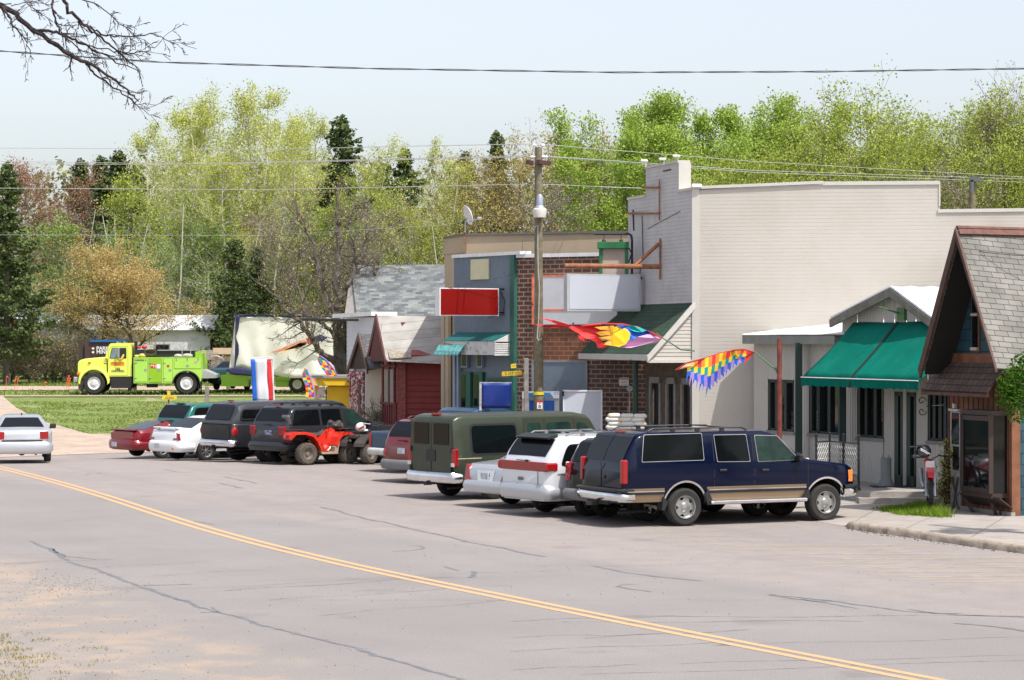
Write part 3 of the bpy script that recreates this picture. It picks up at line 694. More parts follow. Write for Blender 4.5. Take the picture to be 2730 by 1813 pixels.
GCH=dict(wb=2.69,W=.93,R=.36,tw=.24,rim=.2,rimstyle='five',sill=.42,paint=greyp,th=.26,round0=.14,round1=.2,
 top=[(-.98,1.0),(-.94,1.16),(-.86,1.3),(-.64,1.62),(-.5,1.7),(1.2,1.71),(1.62,1.62),(2.3,1.17),(2.45,1.14),(3.3,1.03),(3.52,.92),(3.6,.7)],
 belt=[(-.98,.95),(-.86,1.1),(2.3,1.08),(3.4,.94),(3.6,.65)],do=[gc_do,mirrors(2.08,1.12),heads(.7,.9),rack(-.4,1.4,1.71,.7),wiper(-.98,1.17),tails(.85,1.12,.28,.2),plate(.93,-.1,M('plate_blue',(.05,.09,.25),.4,dirt=(.6,.6,.65),ds=25,dirtlo=.5,dirthi=.6))])
loc,t=place(822,75.2,42,'near',.93)
Car('parked_suv','dark grey sport utility with roof rails behind the red quad bike','suv',loc,t,GCH,'vehicles parked nose-in along the street').root.scale=(1.04,1.04,1.05)
# --- white sedan
def ga_do(s):
    s.tpatch('rear_window',-.45,.22,CGLASS,.9); s.tpatch('windshield',2.0,1.3,CGLASS,.9)
    s.door(.25,1.35,.38,1.3,.45,.84,whitep); s.pane('side_window',[(-.05,.98),(.35,1.27),(.95,1.33),(.95,.97)],CGLASS,.013)
    for sg in(-1,1):
        mb=MB(); y=sg*(s.hw(s.x0+.08)-.14); mb.prism([(s.x0-.01,y-sg*.16,.68),(s.x0-.01,y+sg*.14,.68),(s.x0+.03,y+sg*.1,.88),(s.x0+.03,y,.9)],(.2,0,0)); part('taillight',mb,TAIL2,s.root)
    mb=MB(); mb.box((s.x0+.14,0,1.05),(.22,1.3,.035),bev=.015); mb.box((s.x0+.14,.5,1.0),(.1,.05,.1)); mb.box((s.x0+.14,-.5,1.0),(.1,.05,.1)); part('spoiler',mb,whitep,s.root)
    s.bumper(0,.3,.64,whitep,o=.04,wrap=.6); s.bumper(1,.3,.56,whitep,o=.07)
    mb=MB(); mb.ball((s.x0-.075,-.6,.42),.05,sc=(.5,1,1)); part('fog_lamp',mb,AMBER,s.root)
GAM=dict(wb=2.72,W=.9,R=.315,tw=.21,rim=.2,rimstyle='seven',sill=.3,paint=whitep,th=.52,round0=.2,round1=.3,
 top=[(-1.02,.8),(-.98,.94),(-.85,.99),(-.5,1.02),(.25,1.34),(.5,1.39),(1.1,1.4),(1.35,1.35),(2.1,.97),(2.3,.94),(3.2,.8),(3.45,.68),(3.55,.5)],
 belt=[(-1.02,.72),(-.85,.9),(2.0,.9),(3.1,.74),(3.55,.45)],do=[ga_do,mirrors(1.85,.95,whitep),heads(.55,.68),plate(.48,.25,o=.1)])
loc,t=place(544,79.5,42,'near',.9)
Car('parked_sedan','small white sedan with a rear spoiler and dark red wedge lamps','sedan',loc,t,GAM,'vehicles parked nose-in along the street').root.scale=(1.04,)*3
loc,t=place(560,83.0,42,'near',.97,dz=.12); cara(tealp,'teal minivan with tinted rear glass behind the white sedan','parked_minivan',loc,t,rk=False).root.scale=(1.05,)*3
# --- crimson coupe
def cou_do(s):
    s.tpatch('rear_window',-.62,.3,CGLASS,.88); s.tpatch('windshield',2.0,1.2,CGLASS,.88)
    s.door(.4,1.5,.35,1.1,.55,.75,maroon); s.pane('side_window',[(.2,.92),(.5,1.14),(.95,1.2),(1.0,.92)],CGLASS,.013)
    s.rear('lamp_band',-.72,.72,.66,.86,TAIL2,o=.012,th=.04,bev=.01); s.bumper(0,.3,.62,maroon,o=.04,wrap=.6); s.bumper(1,.28,.5,maroon,o=.07)
    mb=MB(); mb.box((s.x0+.1,0,.95),(.2,1.5,.05),bev=.02); part('spoiler',mb,maroon,s.root)
COU=dict(wb=2.6,W=.92,R=.31,tw=.22,rim=.2,rimstyle='five',sill=.28,paint=maroon,th=.6,round0=.22,round1=.3,
 top=[(-1.05,.75),(-1.0,.9),(-.85,.93),(-.65,.95),(.35,1.23),(.7,1.27),(1.0,1.27),(1.25,1.22),(2.05,.88),(2.3,.85),(3.1,.72),(3.4,.6),(3.5,.45)],
 belt=[(-1.05,.7),(-.85,.86),(2.0,.84),(3.1,.68),(3.5,.42)],do=[cou_do,mirrors(1.8,.9,maroon),heads(.5,.6),plate(.46,.35,o=.12)])
loc,t=place(429,82.5,40,'near',.92,dz=.05)
Car('parked_coupe','low crimson coupe at the far left end of the parked row','coupe',loc,t,COU,'vehicles parked nose-in along the street')
# --- silver sedan driving away
def imp_do(s):
    s.tpatch('rear_window',-.52,.12,CGLASS,.88); s.tpatch('windshield',2.0,1.35,CGLASS,.9)
    s.door(.2,1.1,.36,1.35,.35,.9,silver); s.door(1.12,2.0,.36,1.35,1.25,.9,silver); s.pane('side_window',[(.0,1.03),(.35,1.34),(1.2,1.4),(1.75,1.04)],CGLASS,.013)
    s.rear('trunk_gap',-.62,.62,.68,.73,BLACK,o=.004,th=.01); s.rear('trunk_trim',-.6,.6,.73,.76,CHROME,o=.008,th=.01)
    s.bumper(0,.3,.68,silver,o=.06,wrap=.6); s.bumper(1,.3,.6,silver,o=.07)
    mb=MB(); mb.tube([(.4,0,1.46),(.38,0,1.52)],.02,6); part('antenna',mb,BLACK,s.root)
IMP=dict(wb=2.81,W=.93,R=.325,tw=.22,rim=.2,rimstyle='five',sill=.32,paint=silver,th=.72,round0=.2,round1=.3,
 top=[(-1.15,.9),(-1.1,1.02),(-.95,1.07),(-.6,1.08),(.15,1.4),(.45,1.47),(1.1,1.48),(1.4,1.43),(2.1,1.03),(2.3,1.0),(3.3,.86),(3.6,.7),(3.7,.5)],
 belt=[(-1.15,.82),(-.95,.98),(2.1,.96),(3.2,.8),(3.7,.45)],do=[imp_do,mirrors(1.85,1.0),heads(.6,.76),tails(.74,.99,.27,.3)])
p=XD(58,76.5)
Car('silver_sedan','silver sedan seen from behind driving away at the left edge','sedan',(p.x,p.y,0),math.radians(102),IMP)
# --- blue-green car on the trailer side, beyond the truck
def bg_do(s):
    s.tpatch('rear_window',-.5,.2,CGLASS,.88); s.tpatch('windshield',2.0,1.3,CGLASS,.9)
    for sg in(-1,1): s.rear('taillight',sg*.38,sg*.8,.72,.84,TAIL2,o=.02,th=.06,bev=.01)
    s.bumper(0,.35,.6,s.paint,o=.08)
BG=dict(IMP); BG.update(paint=paint('dark_teal_sedan_paint',(.02,.06,.09),.4),do=[bg_do,mirrors(1.8,1.0),plate(.6,0)])
p=XD(618,122)
Car('parked_sedan','dark blue-green sedan behind the fire truck, partly under the hanging banner','sedan',(p.x,p.y,tz(122)+.1),math.radians(80),BG)
UPZ=Vector((0,0,1))
def out_to(P0,n,px):
    rx=(px-CX)/F; d=(rx*P0.y-P0.x)/(n.x-rx*n.y); return P0+n*d,d
# ---------- fire truck
lime=paint('lime_yellow_paint',(.66,.74,.12),.0,.35); lime2=paint('lime_green_paint',(.36,.62,.09),.0,.38); lime3=paint('mid_green_door',(.24,.46,.01),.0,.4)
ORG=M('orange_sticker',(.85,.25,.01),.5); WHT=M('white_sticker',(.75,.75,.75),.5); INK=M('black_ink',(.02,.02,.02),.6); REDI=M('red_ink',(.5,.02,.03),.5)
wheelw=M('white_wheel_paint',(.6,.6,.62),.4,var=.1,dirt=(.2,.17,.14),ds=5,dirtlo=.5,dirthi=.9)
D_=120.; kx=54.17*5.62
fx=XD(200+1710/5.62,D_)
T=thing('fire_truck','lime yellow forestry fire truck with storage boxes, parked on the grass','truck',(fx.x,D_,tz(D_)-.02),math.pi+.02); local(T)
def tx(px): return (1710-px)/304.
def tzz(py): return (948-py)/304.
def sideprism(mb,pts,y0,y1): return mb.prism([Vector((tx(a),y0,tzz(b))) for a,b in pts],(0,y1-y0,0))
mb=MB(); sideprism(mb,[(545,685),(540,430),(500,405),(535,300),(560,215),(590,192),(860,190),(885,210),(893,260),(897,685)],-1.0,1.0); cab=part('cab',mb,lime,T,smooth=30)
mb=MB(); rows=[]
for a,b,w in[(88,640,.66),(84,470,.68),(110,440,.7),(180,422,.74),(300,410,.8),(480,396,.9),(520,396,.93)]:
    rows.append([Vector((tx(a),-w,tzz(640))),Vector((tx(a),-w,tzz(b+25))),Vector((tx(a),-w+.1,tzz(b+4))),Vector((tx(a),0,tzz(b))),Vector((tx(a),w-.1,tzz(b+4))),Vector((tx(a),w,tzz(b+25))),Vector((tx(a),w,tzz(640)))])
mb.grid(rows); part('hood',mb,lime,T,smooth=40)
mb=MB(); mb.box((tx(86),0,tzz(560)),(.04,1.2,.5),bev=.01); part('grille',mb,CHROME,T)
for sg in(-1,1):
    mb=MB(); A=[];B_=[];Cc=[]
    for k in range(19):
        a=math.radians(200-200*k/18); r=.76
        x=5.33-.83+.0; x=4.5-math.cos(a)*r*-1; x=4.5+math.cos(a)*r; z=.53+math.sin(a)*r*.98
        z=max(z,.55); A.append(Vector((x,sg*1.17,z))); B_.append(Vector((x,sg*1.15,z+.1 if True else z))); Cc.append(Vector((x*.97+4.5*.03,sg*.6,z+.16)))
    lo=[Vector((p.x+(4.5-p.x)*.12,p.y,p.z-.07)) for p in A]
    mb.grid([lo,A,B_,Cc]); part('front_fender',mb,lime,T,smooth=50)
    mb=MB(); mb.box((5.28,sg*.85,1.0),(.14,.32,.16),bev=.03); part('turn_signal',mb,AMBER,T)
mb=MB(); mb.box((5.4,0,.7),(.2,2.3,.27),bev=.04); part('bumper',mb,STEEL,T)
mb=MB(); sideprism(mb,[(575,690),(905,690),(905,790),(870,860),(590,860)],-1.05,1.05); sideprism(mb,[(500,700),(1960,700),(1960,770),(500,790)],-.45,.45); sideprism(mb,[(895,400),(930,400),(930,800),(895,800)],-.95,.95); sideprism(mb,[(1110,800),(1260,800),(1260,850),(1110,850)],.4,.9); sideprism(mb,[(838,850),(875,850),(875,905),(838,905)],.8,1.0); part('chassis',mb,UNDER,T)
# side windows with driver
for sg in(-1,1):
    mb=MB(); mb.prism([Vector((tx(a),sg*1.004,tzz(b))) for a,b in rnd([(568,418),(600,262),(815,262),(815,418)],12)],(0,sg*.01,0)); part('window_seal',mb,BLACK,cab)
    if sg==-1:
        mb=MB(); mb.prism([Vector((tx(a),sg*1.018,tzz(b))) for a,b in rnd([(578,410),(608,270),(808,270),(808,410)],8)],(0,sg*.004,0)); part('side_window',mb,GLASS,cab)
mb=MB(); mb.prism([Vector((tx(a),1.018,tzz(b))) for a,b in[(578,410),(608,270),(720,270),(720,410)]],(0,.004,0)); part('vent_window',mb,M('pale_glass',(.2,.24,.27),.08,var=.3),cab)
mb=MB(); mb.grid([[Vector((tx(a)+.012,y,tzz(b)+.01)) for y in(-.85,0,.85)] for a,b in[(505,398),(532,300),(556,225)]]); part('windshield',mb,GLASS,cab)
mb=MB(); mb.box((tx(708),1.2,tzz(325)),(.08,.12,.42),bev=.03); mb.tube([(tx(640),1.03,tzz(430)),(tx(700),1.2,tzz(400)),(tx(708),1.2,tzz(260))],.015); part('mirror',mb,CHROME,cab)
mb=MB(); mb.box((tx(735),1.008,tzz(430)),(.01,.006,.01)); 
def frame_line(name,pts,mat,par,y,w=.014):
    mb=MB(); pp=[Vector((tx(a),y,tzz(b))) for a,b in pts]
    for p,q in zip(pp,pp[1:]+pp[:1]): mb.tube([p,q],w/2,4)
    return part(name,mb,mat,par)
dl=frame_line('door_gap',[(560,670),(552,300),(600,240),(838,245),(838,670)],M('lime_gap',(.2,.25,.02),.6),cab,1.002)
mb=MB(); mb.prism([Vector((tx(a),1.004,tzz(b))) for a,b in rnd([(582,525),(582,470),(785,470),(785,528)],8)],(0,.004,0)); part('door_emblem',mb,ORG,cab)
def ttext(s,px,py,h,mat,y=1.012,bold=.004):
    return text(s,h,(tx(px),y,tzz(py)),(-1,0,0),(0,0,1),mat,T,bold=bold)
ttext('FIRE',690,590,.13,INK); ttext('CONTROL',690,618,.13,INK); ttext('- - - -',690,558,.09,INK)
for yy,w in((486,.5),(512,.28)):
    mb=MB()
    for k in range(7): mb.box((tx(684)-w/2+w*k/6,1.012,tzz(yy)),(w/9,.004,.035))
    part('small_print',mb,INK,T)
mb=MB(); mb.ball((tx(260),.8,tzz(485)),.075,sc=(1,.6,.5)); part('marker_lamp',mb,REDL,T)
mb=MB(); mb.box((tx(500),1.01,tzz(495)),(.14,.03,.05)); part('marker_lamp',mb,REDL,T)
mb=MB()
for a in(600,700): mb.box((tx(a+60),0,tzz(180)),(.1,.9,.07),bev=.02)
part('light_bar',mb,CHROME,T)
# box body with arch
pts=[(930,402),(1945,402),(1945,640),(1925,760)]
arc=[(1710+math.cos(math.radians(a))*195,790-math.sin(math.radians(a))*178) for a in range(8,173,8)]
mb=MB(); sideprism(mb,pts+[(1905,765)]+arc[0:0]+[( p[0],min(p[1],785)) for p in arc]+[(1515,785),(930,785)],-1.2,1.2); box=part('storage_body',mb,lime2,T)
mb=MB()
for sg in(1,-1):
    A=[];B_=[];Cc=[]
    for a in range(0,181,9):
        c,s_=math.cos(math.radians(a)),math.sin(math.radians(a))
        A.append(Vector((tx(1710+c*192),sg*1.23,tzz(790-s_*176)))); B_.append(Vector((tx(1710+c*208),sg*1.23,tzz(790-s_*192)))); Cc.append(Vector((tx(1710+c*192),sg*.8,tzz(790-s_*176))))
    mb.grid([Cc,A,B_])
part('rear_fender',mb,RUBBER,T)
for (a0,a1,b0,b1,mt,lb) in((945,1140,415,768,lime2,None),(1155,1350,415,775,lime3,'darker green locker door'),(1368,1508,415,768,lime2,None),(1528,1932,408,572,lime2,None)):
    for sg in(1,):
        mb=MB(); mb.prism([Vector((tx(a),1.2,tzz(b))) for a,b in rnd([(a0,b1),(a0,b0),(a1,b0),(a1,b1)],8)],(0,.008,0)); g=part('locker_gap',mb,M('dark_green_gap',(.12,.2,.02),.6),box)
        mb=MB(); mb.prism([Vector((tx(a),1.205,tzz(b))) for a,b in rnd([(a0+5,b1-5),(a0+5,b0+5),(a1-5,b0+5),(a1-5,b1-5)],8)],(0,.012,0)); part('locker_door',mb,mt,box,lb)
        mb=MB()
        if a1-a0<300:
            for b in(480,705): mb.box((tx(a0+18),1.23,tzz(b)),(.12,.03,.04),bev=.01)
        else:
            for a in(1565,1725,1885): mb.box((tx(a),1.23,tzz(425)),(.04,.03,.16),bev=.01)
        part('latch',mb,STEEL,box)
mb=MB(); mb.box((tx(1225),1.222,tzz(532)),(.28,.006,.2)); part('sticker',mb,REDI,box); mb=MB(); mb.box((tx(1298),1.222,tzz(535)),(.18,.006,.2)); part('sticker',mb,WHT,box)
ttext('911',1230,550,.17,WHT,1.228,.006); ttext('WEBSTER  2',1035,455,.1,INK,1.222)
for a,b,m_ in((1105,590,M('grey_sticker',(.25,.27,.3),.5)),(1305,592,MATS['grey_sticker']),(1468,592,MATS['grey_sticker']),(1725,530,MATS['grey_sticker']),(1440,530,REDI),(1850,475,M('flag_sticker',(.5,.3,.4),.5))):
    mb=MB(); mb.box((tx(a),1.222,tzz(b)),(.13,.006,.11)); part('sticker',mb,m_,box)
mb=MB(); sideprism(mb,[(1925,575),(2140,660),(2140,708),(1930,715)],-1.1,1.15); part('tail_deck',mb,M('grey_deck',(.3,.31,.3),.6),T)
mb=MB(); sideprism(mb,[(1270,300),(1810,305),(1810,395),(1270,395)],-.9,.9); sideprism(mb,[(930,290),(1270,280),(1270,400),(930,400)],-.5,.9); mb.box((tx(940),.6,tzz(240)),(.1,.5,.5)); part('water_tank',mb,BLACK,T)
mb=MB(); mb.box((tx(1540),.95,tzz(297)),(1.75,.06,.05)); mb.tube([(tx(1640),.96,tzz(300)),(tx(1640),1.1,tzz(400))],.012); mb.tube([(tx(1765),.96,tzz(300)),(tx(1765),1.1,tzz(400))],.012); part('rail',mb,STEEL,T)
mb=MB()
for k in range(9):
    a=k*.7; mb.tube([(tx(1170)+.28*math.cos(t_),.95+.03*k/3,tzz(350)+.12*math.sin(t_)+.012*k) for t_ in[i*.5 for i in range(14)]],.02,5)
part('hose_coil',mb,M('hose_brown',(.1,.07,.05),.8),T)
mb=MB(); mb.ball((tx(1050),.9,tzz(375)),.2,sc=(1,.8,.5)); mb.ball((tx(965),.9,tzz(385)),.12,sc=(1,.8,.6)); part('yellow_bag',mb,M('yellow_bag',(.6,.5,.12),.7),T)
mb=MB(); mb.ball((tx(1070),.7,tzz(250)),.14,sc=(1,.8,.7)); mb.ball((tx(990),.7,tzz(255)),.11,sc=(1,.8,.6)); part('red_can',mb,M('red_can',(.6,.03,.03),.4),T)
mb=MB(); mb.ball((tx(1580),1.,tzz(378)),.2,sc=(1,.8,.45)); mb.ball((tx(1720),1.,tzz(376)),.26,sc=(1,.6,.4)); part('canvas_bag',mb,M('canvas',(.45,.42,.36),.8),T)
mb=MB(); mb.box((tx(1890),.8,tzz(370)),(.36,.6,.24),bev=.02); mb.tube([(tx(1830),.8,tzz(330)),(tx(1960),.8,tzz(300)),(tx(1990),.8,tzz(500))],.03); part('pump_guard',mb,lime3,T)
mb=MB(); mb.box((tx(1922),1.0,tzz(830)),(.05,.3,.5)); mb.box((tx(1890),1.0,tzz(850)),(.03,.3,.3)); mb.box((tx(160),1.0,tzz(860)),(.1,.25,.35)); part('mud_flap',mb,RUBBER,T)
ms=wheel_meshes(.53,.32,.31,'steel',wheelw,'truck')
for x in(0,4.5):
    for l in(0,1): put_wheel(T,x,.98 if l else -.98,.53,ms,l)
w2=MB(); w2.lathe([(.3,-.16),(.45,-.17),(.53,-.13),(.53,.13),(.45,.17),(.3,.16)],axis='y',n=30,close=True); w2.v=[v+Vector((0.12,.55,.53)) for v in w2.v]; part('inner_wheel',w2,RUBBER,T)
# driver (one continuous figure seen through the window)
def person(name,label,root_loc,rz,pts,edges,rad,mat,scale=1):
    me=bpy.data.meshes.new(name); me.from_pydata(pts,edges,[]); ob=bpy.data.objects.new('tmp',me); C.objects.link(ob)
    m=ob.modifiers.new('s','SKIN'); sv=me.skin_vertices[0].data
    for i,r in enumerate(rad): sv[i].radius=(r,r) if not isinstance(r,tuple) else r
    sv[0].use_root=True; ss=ob.modifiers.new('u','SUBSURF'); ss.levels=1; ss.render_levels=1
    dg=bpy.context.evaluated_depsgraph_get(); m2=bpy.data.meshes.new_from_object(ob.evaluated_get(dg)); bpy.data.objects.remove(ob)
    m2.materials.clear(); m2.materials.append(mat); m2.materials.append(SKIN); m2.materials.append(M('dark_trousers',(.03,.035,.05),.8))
    for f_ in m2.polygons:
        c_=f_.center; f_.material_index=1 if (c_.z>.63 or (c_.x>.27 and c_.z>.2)) else (2 if c_.z<.08 else 0)
    o=bpy.data.objects.new(name,m2); C.objects.link(o); o.location=root_loc; o.rotation_euler=(0,0,rz); m2.shade_smooth(); tag(o,label,'person'); OFF[o.name]=Vector((0,0,0)); return o
SKIN=M('skin',(.45,.27,.19),.55); SHIRT=M('yellow_shirt',(.6,.42,.05),.8)
base=Vector((fx.x,D_,tz(D_)-.02)); R_=Matrix.Rotation(math.pi+.02,3,'Z')
# seated inside the cab, thighs forward, hands on the wheel
pts=[(0,0,0),(0,0,.25),(0.02,0,.48),(0.03,0,.62),(.04,0,.70),(.06,0,.80),(.02,.2,.5),(.14,.27,.27),(.38,.18,.3),(.02,-.2,.5),(.14,-.27,.27),(.38,-.18,.3),(.38,.1,0.02),(.38,-.1,.02),(.5,.1,-.35),(.5,-.1,-.35)]
ed=[(0,1),(1,2),(2,3),(3,4),(4,5),(2,6),(6,7),(7,8),(2,9),(9,10),(10,11),(0,12),(0,13),(12,14),(13,15)]
rad=[.16,.15,.14,.055,.085,.075,.065,.05,.03,.065,.05,.03,.09,.09,.06,.06]
dr=person('person','person in a yellow shirt sitting at the wheel of the fire truck',base+R_@Vector((3.05,1.03-.25,1.42)),math.pi+.02,pts,ed,rad,SHIRT)
hd=MB(); hd.ball((.035,0,.81),.115,14,8,(1.0,.95,1.0)); me=mesh('hair',hd,M('brown_hair',(.05,.03,.02),.8),smooth=60); o=bpy.data.objects.new('hair',me); C.objects.link(o); o.parent=dr
# ---------- trailer with a hanging painted banner
tp=XD(800,121); TR=thing('flatbed_trailer','lime green flatbed trailer under the big painted banner','trailer',(tp.x,121,tz(121)),0)
def VP(px,py,D): return V(px,py,D)
mb=MB()
for (a,b,c,d,y0,th) in((588,1000,700,1010,120.2,.5),(590,1010,660,1030,120.2,.12),(700,1006,850,1014,120.2,.5),(735,1015,770,1032,120.3,.4),(672,1012,690,1030,120.2,.1),(603,1030,609,1040,120.2,.1)):
    p=VP(a,b,y0); q=VP(c,d,y0); mb.box(((p.x+q.x)/2,y0+th/2+.3,(p.z+q.z)/2),(abs(q.x-p.x),th+.6,abs(q.z-p.z)))
mb.box((VP(720,1012,121).x,121.4,VP(0,1012,121).z),(4.6,2.2,.1)); part('frame',mb,lime3,TR)
mb=MB(); p=VP(608,1000,120.6); q=VP(598,978,120.6)
for a in(608,655): u=VP(a,1010,120.3); w_=VP(a,992,120.3); mb.tube([u,w_],.08,6)
part('upright',mb,lime3,TR)
TR0=OFF['flatbed_trailer']
for yy in(120.3,122.6):
    w=MB(); c=VP(793,0,120.3); cc=Vector((c.x,yy,tz(121)+.42)); w.lathe([(.2,-.13),(.34,-.14),(.42,-.1),(.42,.1),(.34,.14),(.2,.13)],cc,'y',26,True); o=part('wheel',w,RUBBER,TR)
    w=MB(); w.lathe([(.24,-.12),(.23,-.14),(.2,-.13),(.12,-.08),(.001,-.1)],cc,'y',20); part('rim',w,M('pale_rim',(.5,.45,.38),.5),o)
# banner: gently folded sheet with thickness, painted panels are their own cloth pieces
BW=M('cream_banner_cloth',(.66,.66,.58),.8,var=.08,vs=.8,dirt=(.5,.47,.38),ds=1.5,dirtlo=.5,dirthi=.9); BB=M('navy_banner_cloth',(.02,.022,.07),.8)
BN=thing('banner','large cream painted cloth banner with navy edge sagging over the green trailer','banner',tuple(VP(740,1010,119.5)),0)
def cloth(poly_top,poly_bot,D,n=34,mrows=14,amp=.1,ph=0.):
    rows=[]
    for j in range(mrows+1):
        v=j/mrows; row=[]
        for i in range(n+1):
            u=i/n; a=poly_top(u); b=poly_bot(u); px=lerp(a[0],b[0],v); py=lerp(a[1],b[1],v)
            row.append(V(px,py,D+amp*math.sin(u*9+v*4+ph)*v+.06*math.sin(u*31-v*6)*v+.15*abs(math.sin((u-.2+v*.25)*7))*v))
        rows.append(row)
    return rows
top=lambda u:(628+u*297,841+2*math.sin(u*20)+u*4-((u*5)%1)*3)
bot=lambda u:(interp([(0,610),(.12,650),(.35,700),(.6,800),(1,925)],u),interp([(0,988),(.1,978),(.3,992),(.55,1008),(.8,1006),(1,1000)],u))
mb=MB(); mb.grid(cloth(top,bot,119.3)); o=part('sheet',mb,BW,BN,smooth=60); md=o.modifiers.new('t','SOLIDIFY'); md.thickness=.02
mb=MB(); 
rt=lambda u:(626+u*300,838+u*4); rb=lambda u:(627+u*300,844+u*3)
mb.grid(cloth(rt,rb,119.2,30,2,.02)); 
lt=lambda u:(626+u*(14+0),841); 
rows=[]
for j in range(19):
    v=j/18; y=lerp(840,985,v); w=interp([(0,12),(.25,9),(.4,2),(.55,10),(.7,11),(.85,5),(1,3)],v); x0=interp([(0,628),(.8,626),(1,624)],v)
    rows.append([V(x0+w*k/3,y,119.12+.05*math.sin(v*9)) for k in range(4)])
mb.grid(rows)
rows=[]
for j in range(13):
    u=j/12; x=lerp(603,705,u); y0=interp([(0,985),(.25,978),(.6,984),(1,1000)],u); y1=interp([(0,989),(.2,1000),(.7,1003),(1,1006)],u)
    rows.append([V(x,lerp(y0,y1,k/3),119.0) for k in range(4)])
mb.grid(rows); o=part('navy_border',mb,BB,BN,smooth=60); md=o.modifiers.new('t','SOLIDIFY'); md.thickness=.02
for nm,col,ps in(('red_streak',(.6,.24,.14),[(712,944),(790,912),(812,905),(822,916),(800,926),(740,938)]),('orange_streak',(.75,.5,.2),[(735,944),(800,914),(818,912),(812,922),(770,934)]),('navy_arrow',(.03,.03,.1),[(838,898),(850,894),(850,890),(873,900),(856,914),(856,909),(838,911)]),('rocket_tip',(.35,.06,.05),[(815,903),(836,895),(838,911),(822,918)])):
    mb=MB(); mb.prism([V(a,b,118.98) for a,b in ps],(0,.02,0)); part(nm,mb,M(nm+'_dye',col,.8,var=.2,vs=8),BN)
text('C',.42,V(768,866,118.95),(1,0,0),(0,0,1),BB,BN); text('u v e',.42,V(803,870,118.95),(1,0,0),(0,0,1),BB,BN)
# ---------- quad bikes
ATVR=M('red_fender_plastic',(.62,.03,.015),.35,coat=.4,dirt=(.4,.2,.12),ds=4,dirtlo=.55,dirthi=1.); MUDT=M('muddy_tyre',(.09,.075,.06),.9,var=.3,vs=10,bump=.5); MUDR=M('muddy_rim',(.2,.17,.14),.7,.3); SEAT=M('grey_seat_vinyl',(.1,.1,.105),.45)
def arcstrip(mb,cx,cz,r,a0,a1,y0,y1,th=.03,n=12,fl=1.0):
    for k in range(n):
        A=math.radians(a0+(a1-a0)*k/n); B=math.radians(a0+(a1-a0)*(k+1)/n)
        P=[(cx+r*math.cos(A)*fl,cz+r*math.sin(A)),(cx+r*math.cos(B)*fl,cz+r*math.sin(B)),(cx+(r+th)*math.cos(B)*fl,cz+(r+th)*math.sin(B)),(cx+(r+th)*math.cos(A)*fl,cz+(r+th)*math.sin(A))]
        mb.prism([Vector((x,y0,z)) for x,z in P],(0,y1-y0,0))
